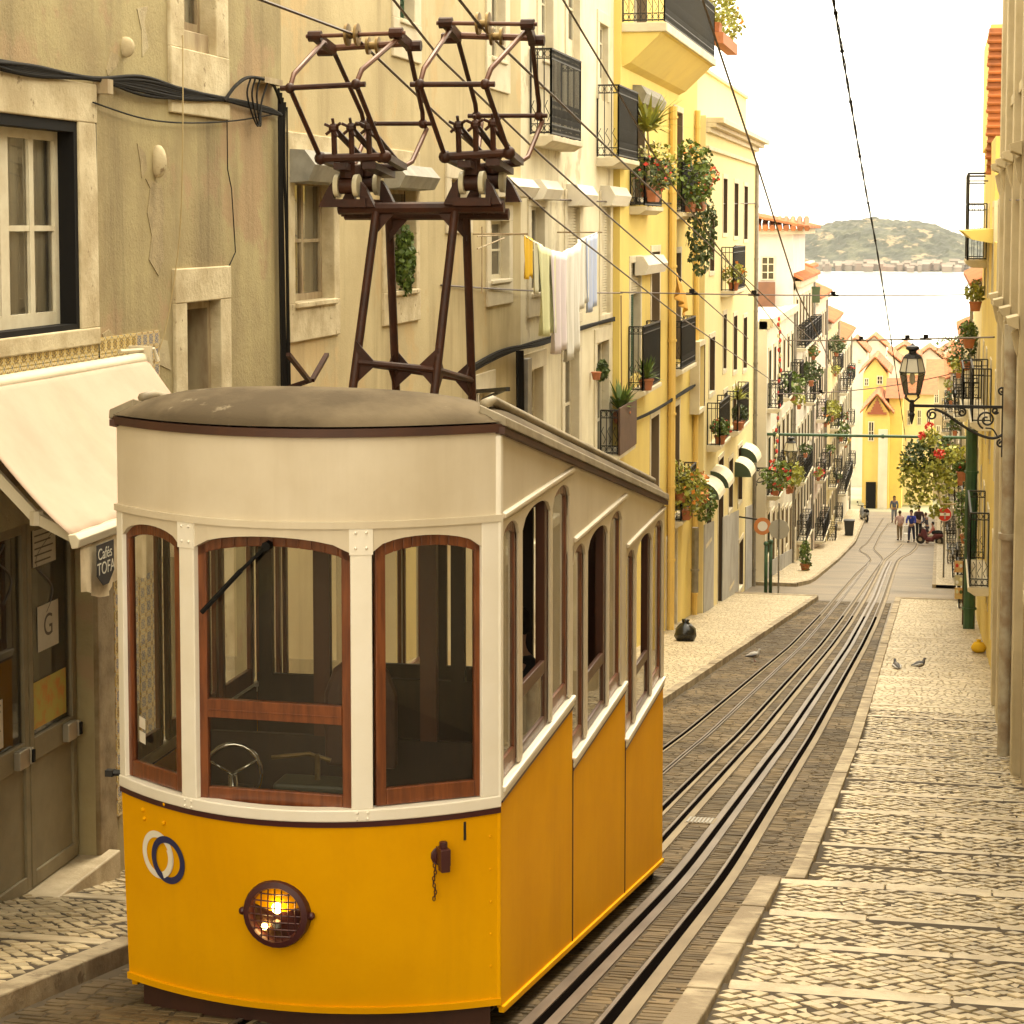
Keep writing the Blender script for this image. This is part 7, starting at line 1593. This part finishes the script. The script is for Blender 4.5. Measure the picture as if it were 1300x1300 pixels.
# pigeons
PIG = mat('slate_feathers', (.07, .068, .072), .6, (.12, .115, .12), 30, .6); PIGL = mat('pale_feathers', (.4, .38, .36), .6)
def pigeon(px, zf, ang, label, m, sc=1.0):
    p = gnd(*px); z0 = zf(p[1]); t = thing('pigeon', (p[0], p[1], z0), label, 'pigeon', 'pigeons on the ground'); R = Matrix.Rotation(ang, 3, 'Z'); b = Vector((p[0], p[1], z0)); Q = lambda x, y, z: b + R @ Vector((x * sc, y * sc, z * sc))
    mb = MB(); mb.tube([Q(-.2, 0, .12), Q(-.13, 0, .125), Q(-.06, 0, .145), Q(.02, 0, .15), Q(.08, 0, .165), Q(.105, 0, .2), Q(.112, 0, .235), Q(.125, 0, .262), Q(.15, 0, .265), Q(.172, 0, .256)], [.018 * sc, .035 * sc, .066 * sc, .08 * sc, .066 * sc, .042 * sc, .03 * sc, .032 * sc, .022 * sc, .006 * sc], 9); obj('body', mb, m, t, smooth=True)
    mb = MB()
    for s in (-1, 1): mb.tube([Q(.05, s * .07, .16), Q(-.03, s * .082, .15), Q(-.12, s * .06, .13), Q(-.2, s * .02, .12)], [.02 * sc, .035 * sc, .025 * sc, .006 * sc], 6)
    obj('wings', mb, PIGL if m is PIG else PIG, t, smooth=True, kind='stuff')
    for s in (-1, 1): mb = MB(); mb.tube([Q(.0, s * .03, .09), Q(.01, s * .03, .0), Q(.05, s * .035, .0)], .007 * sc, 5); obj('leg', mb, mat('pigeon_leg', (.3, .1, .08), .6), t)
pigeon((1138, 854), zt, 1.9, 'dark pigeon facing away on the right pavement, nearer the kerb', PIG, .95); pigeon((1167, 853), zt, .4, 'dark pigeon with raised head right of the other one', PIG, .95); pigeon((957, 840), lambda Y: g(Y) + .01, .2, 'pale grey pigeon standing on the left road edge', PIGL)

# ---------------- people down the street
SKIN = mat('warm_skin', (.42, .24, .15), .6)
def skinmesh(name, joints, edges, m, t, sub=1, root=0):
    me = bpy.data.meshes.new(name); og = ORG[t.name]; me.from_pydata([tuple(Vector(j[0]) - og) for j in joints], edges, []); me.update(); me.materials.append(m)
    o = bpy.data.objects.new(name, me); COL.objects.link(o); o.parent = t; ORG[o.name] = og; s = o.modifiers.new('skin', 'SKIN')
    for v, j in zip(me.skin_vertices[0].data if me.skin_vertices else [], joints): pass
    if not me.skin_vertices: bpy.context.view_layer.objects.active = o
    if not me.skin_vertices:
        import bmesh; bm = bmesh.new(); bm.from_mesh(me); bm.verts.layers.skin.verify(); bm.to_mesh(me); bm.free()
    for i, (v, j) in enumerate(zip(me.skin_vertices[0].data, joints)): v.radius = (j[1], j[2] if len(j) > 2 else j[1]); v.use_root = (i == root)
    b = o.modifiers.new('sub', 'SUBSURF'); b.levels = sub; b.render_levels = sub; s.use_smooth_shade = True; return o
def person(base, H, head, shirt, trousers, hair, label, stride=.12, lean=0, armb=(0, 0), seat=False, longhair=False, drop=0):
    x, y, z = base; t = thing('person', (x, y, z), label, 'person'); k = H / 1.75; R = Matrix.Rotation(head, 3, 'Z')
    # local frame: +y is the way the person faces
    P = lambda a, b, c: Vector((x, y, z)) + R @ Vector((a * k, b * k, c * k))
    hip = .92 - (.42 if seat else 0); sh = hip + .52; L = lean
    kn = lambda s: (P(s * .11, .40, hip - .02) if seat else P(s * .10, s * stride * .6 + .03, .49)); an = lambda s: (P(s * .12, .42, .08) if seat else P(s * .10, s * stride - .02, .08)); toe = lambda s: (P(s * .13, .58, .03) if seat else P(s * .12, s * stride + .14, .03))
    el = lambda s: P(s * .25, .02 + L * .6 + armb[s > 0] * .2, sh - .30 + armb[s > 0] * .05); wr = lambda s: P(s * .25 - s * .04, .06 + L * .6 + armb[s > 0] * .42, sh - .54 + armb[s > 0] * .3); hd = lambda s: wr(s) + (wr(s) - el(s)).normalized() * .09 * k
    J = [(P(0, 0, hip), .12 * k, .09 * k), (P(0, L * .4, hip + .2), .115 * k, .085 * k), (P(0, L * .8, sh - .08), .15 * k, .09 * k), (P(0, L, sh + .03), .07 * k, .06 * k), (P(0, L + .01, sh + .10), .05 * k), (P(0, L + .02, sh + .2), .085 * k, .095 * k), (P(0, L + .02, sh + .30), .075 * k, .085 * k)]
    E = [(0, 1), (1, 2), (2, 3), (3, 4), (4, 5), (5, 6)]
    for s in (-1, 1):
        n = len(J); J += [(P(s * .19, L * .85, sh - .03), .055 * k), (el(s), .042 * k), (wr(s), .032 * k), (hd(s), .036 * k, .022 * k)]; E += [(2, n), (n, n + 1), (n + 1, n + 2), (n + 2, n + 3)]
    for s in (-1, 1):
        n = len(J); J += [(P(s * .095, .0, hip - .08), .085 * k), (kn(s), .06 * k), (an(s), .042 * k), (toe(s), .04 * k, .028 * k)]; E += [(0, n), (n, n + 1), (n + 1, n + 2), (n + 2, n + 3)]
    skinmesh('body', J, E, SKIN, t)
    JS = [(P(0, 0, hip + .02), .15 * k, .115 * k), (P(0, L * .4, hip + .2), .14 * k, .11 * k), (P(0, L * .8, sh - .08), .172 * k, .115 * k), (P(0, L, sh + .02), .085 * k, .075 * k)]; ES = [(0, 1), (1, 2), (2, 3)]
    for s in (-1, 1): n = len(JS); JS += [(P(s * .195, L * .85, sh - .03), .075 * k), (el(s), .06 * k), (el(s).lerp(wr(s), .85), .05 * k)]; ES += [(2, n), (n, n + 1), (n + 1, n + 2)]
    skinmesh('shirt', JS, ES, shirt, t)
    JT = [(P(0, 0, hip + .03), .145 * k, .115 * k)]; ET = []
    for s in (-1, 1): n = len(JT); JT += [(P(s * .095, .0, hip - .08), .105 * k), (kn(s), .08 * k), (an(s), .065 * k)]; ET += [(0, n), (n, n + 1), (n + 1, n + 2)]
    skinmesh('trousers', JT, ET, trousers, t)
    mb = MB(); c = P(0, L + .005, sh + .265); mb.ball(c, (.098 * k, .108 * k, .115 * k), 12, 8); mb.v = [p for p in mb.v]
    fz = P(0, L + .09, sh + .16)
    mb.v = [tuple(Vector(p).lerp(c, .28) if ((Vector(p) - c).dot(R @ Vector((0, 1, 0))) > .045 * k and p[2] < c.z + .05 * k) else Vector(p)) for p in mb.v]
    if longhair: mb.tube([P(0, L - .05, sh + .25), P(0, L - .09, sh + .05), P(0, L - .08, sh - .12)], [.09 * k, .09 * k, .05 * k], 8)
    obj('hair', mb, hair, t, smooth=True)
    mb = MB()
    for s in (-1, 1): mb.ball(P(s * .032, L + .088, sh + .235), .009 * k, 6, 4)
    obj('eyes', mb, BLACKW, t, kind='stuff'); mb = MB(); mb.tube([P(0, L + .085, sh + .235), P(0, L + .112, sh + .195)], [.008 * k, .014 * k], 5); mb.box(*sorted((P(-.03, 0, 0).x, P(.03, 0, 0).x)), *sorted((P(0, L + .08, 0).y, P(0, L + .097, 0).y)), P(0, 0, sh + .155).z, P(0, 0, sh + .163).z); obj('face', mb, SKIN, t, kind='stuff')
    for s in (-1, 1):
        mb = MB(); mb.tube([an(s) + Vector((0, 0, -.03 * k)), toe(s)], [.05 * k, .04 * k], 7); obj('shoe', mb, BLACKW, t, smooth=True)
    return t
C_ = lambda n, c: mat(n, c, .9, tuple(q * .7 for q in c), 8, .4)
HB, HD = C_('brown_hair', (.07, .04, .02)), C_('dark_hair', (.02, .015, .012))
def gp(px): p = gnd(*px); return (p[0], p[1], g(p[1]) + .015)
person(gp((1142, 686)), 1.72, .3, C_('pink_shirt_cloth', (.62, .42, .40)), C_('khaki_cloth', (.26, .19, .10)), HB, 'person in a pink shirt and khaki trousers standing in the street', .06, 0, (.3, .2))
person(gp((1157, 688)), 1.85, 2.9, C_('royal_blue_cloth', (.03, .05, .34)), C_('navy_cloth', (.03, .03, .07)), HD, 'person in a royal blue top and dark trousers beside the white chair', .2, .08, (.5, .4))
person(gp((1166, 684)), 1.95, 3.4, C_('dark_plum_cloth', (.05, .025, .03)), C_('black_cloth', (.02, .02, .02)), HD, 'tall person in dark clothes behind the blue top', .1, 0, (.2, .6))
person(gp((1135, 663)), 1.7, 3.1, C_('grey_blue_cloth', (.13, .15, .22)), C_('pale_denim_cloth', (.25, .27, .33)), HB, 'person with long brown hair in a grey blue top walking farther down', .16, 0, (.1, .1), longhair=True)
person(gp((1177, 686)), 1.6, 1.2, C_('slate_cloth', (.08, .08, .11)), C_('dark_slate_cloth', (.045, .04, .06)), HB, 'person in slate clothes leaning beside the parked motorbike', .22, .12, (.7, .5))
person(gp((1187, 690)), 1.6, 1.6, C_('coral_cloth', (.48, .16, .12)), C_('sand_cloth', (.42, .34, .24)), HD, 'seated person in a coral top at the right edge of the street', .1, .15, (.6, .6), seat=True)
# white chair
c = gp((1152, 687)); t = thing('plastic_chair', c, 'white plastic chair among the people down the street', 'chair'); x, y, z = c
mb = MB(); mb.box(x - .22, x + .22, y - .22, y + .22, z + .42, z + .46); obj('seat', mb, WSG, t, bev=.01); mb = MB(); mb.box(x - .22, x + .22, y + .2, y + .24, z + .46, z + .88); obj('backrest', mb, WSG, t, bev=.01)
for a in (-.2, .2):
    for b in (-.2, .2): mb = MB(); mb.tube([(x + a * 1.1, y + b * 1.1, z), (x + a, y + b, z + .42)], .02, 6); obj('leg', mb, WSG, t)
# scooters
def scooter(base, ang, body, label):
    t = thing('scooter', base, label, 'scooter', 'scooters parked along the kerbs'); b = Vector(base); R = Matrix.Rotation(ang, 3, 'Z'); Q = lambda x, y, z: b + R @ Vector((x, y, z)); ax = R @ Vector((0, 1, 0))
    for xx in (-.58, .62):
        mb = MB(); mb.lathe([(.12, -.05), (.25, -.05), (.27, -.02), (.27, .02), (.25, .05), (.12, .05)], Q(xx, 0, .27), ax, 16); w_ = obj('wheel', mb, IRON, t, smooth='auto'); mb = MB(); mb.lathe([(.12, -.052), (.12, .052)], Q(xx, 0, .27), ax, 10); obj('rim', mb, CHROME, w_)
    mb = MB(); mb.tube([Q(-.85, 0, .62), Q(-.62, 0, .6), Q(-.35, 0, .52), Q(-.15, 0, .38)], [.08, .17, .19, .1], 9); mb.tube([Q(-.2, 0, .33), Q(.25, 0, .3)], [.14, .14], 8); mb.tube([Q(.25, 0, .3), Q(.42, 0, .6), Q(.46, 0, .9)], [.12, .2, .1], 9); mb.tube([Q(.5, 0, .5), Q(.72, 0, .52)], [.09, .09], 8); obj('body', mb, body, t, smooth='auto')
    mb = MB(); mb.tube([Q(-.8, 0, .76), Q(-.5, 0, .77), Q(-.12, 0, .72)], [.1, .14, .1], 8); obj('saddle', mb, BLACKW, t, smooth='auto')
    mb = MB(); mb.tube([Q(.62, 0, .27), Q(.46, 0, .95)], .03, 6); mb.tube([Q(.42, -.34, 1.02), Q(.46, 0, .96), Q(.42, .34, 1.02)], .022, 6); mb.lathe([(.08, 0), (.06, .05)], Q(.54, 0, .93), R @ Vector((1, 0, 0)), 10); obj('handlebar', mb, IRON, t)
    for s in (-1, 1): mb = MB(); mb.tube([Q(.44, s * .25, 1.0), Q(.42, s * .32, 1.22)], .01, 5); mb.lathe([(.06, 0), (.06, .02)], Q(.42, s * .34, 1.24), R @ Vector((1, 0, 0)), 8); obj('mirror', mb, IRON, t)
scooter(gp((1097, 662)), 1.9, C_('silver_paint', (.3, .3, .3)), 'silver grey scooter parked at the left kerb near the bottom of the street'); scooter(gp((1181, 692)), 2.7, C_('dark_red_paint', (.13, .03, .03)), 'dark red motor scooter standing in front of the seated person')
# railings and gate pieces at the crossing
for i, px in enumerate(((972, 757), (978, 753))):
    p = gnd(*px); mb = MB(); z = g(p[1]); mb.tube([(p[0], p[1], z), (p[0], p[1], z + 1.75)], .06, 8); mb.ball((p[0], p[1], z + 1.8), .09, 8, 6); single('green_bollard', mb, GREENP, ('nearer', 'farther')[i] + ' tall green post on the left corner of the crossing', 'post', 'green posts at the crossing', smooth=True)
p = gnd(1022, 728); mb = foliage(300, (p[0], p[1], g(p[1]) + .7), (.25, .25, .7), .14, random.Random(5)); t = thing('kerb_shrub', (p[0], p[1], g(p[1]) + .12), 'slim green shrub against the foot of the corner house', 'plant'); obj('foliage', mb, LEAF, t); pot_at(t, Vector((p[0], p[1], g(p[1]) + .12)), .2, .3)
# passenger standing inside the first compartment
person((-2.98, 14.95, SILL[1] - .78), 1.74, 2.2, C_('charcoal_cloth', (.02, .02, .022)), C_('black_cloth', (.02, .02, .02)), HD, 'person in dark clothes standing inside the tram near the first open window', .05, 0, (.1, .1))
0 and person((-4.35, 14.3, SILL[0] - .78), 1.7, 2.6, C_('taupe_cloth', (.10, .075, .055)), C_('black_cloth', (.02, .02, .02)), HD, 'person in a taupe coat seated at the far side inside the tram', .05, 0, (.2, .2), seat=True)
# rods on the right yellow balcony: frame for an awning
XF = thing('balcony_frame', (XV - .55, 57, .2), 'thin dark iron frame standing on the high right balcony against the sky', 'frame'); z0 = -.95
for y in (56.9, 60.1):
    mb = MB(); mb.tube([(XV - .5, y, z0), (XV - .5, y, z0 + 2.3)], .03, 5); mb.tube([(XV - .5, y, z0 + 2.3), (XV, y, z0 + 2.3)], .03, 5); mb.tube([(XV - .5, y, z0 + 2.1), (XV, y, z0 + 2.1)], .02, 5); obj('upright', mb, IRON, XF)
mb = MB(); mb.tube([(XV - .5, 56.9, z0 + 2.3), (XV - .5, 60.1, z0 + 2.3)], .03, 5); obj('top_rail', mb, IRON, XF)

# ================================================================== HAZE
mb = MB(); mb.box(-2500, 2500, -60, 3600, -75, 75)
hz = obj('haze', mb, None, None, kind='stuff')
hm = bpy.data.materials.new('pale_haze'); hm.use_nodes = True; hm.node_tree.nodes.clear()
pv = hm.node_tree.nodes.new('ShaderNodeVolumePrincipled'); pv.inputs['Color'].default_value = (1, .98, .94, 1); pv.inputs['Density'].default_value = .00005; pv.inputs['Anisotropy'].default_value = .2
ho = hm.node_tree.nodes.new('ShaderNodeOutputMaterial'); hm.node_tree.links.new(pv.outputs[0], ho.inputs['Volume']); hz.data.materials.append(hm)
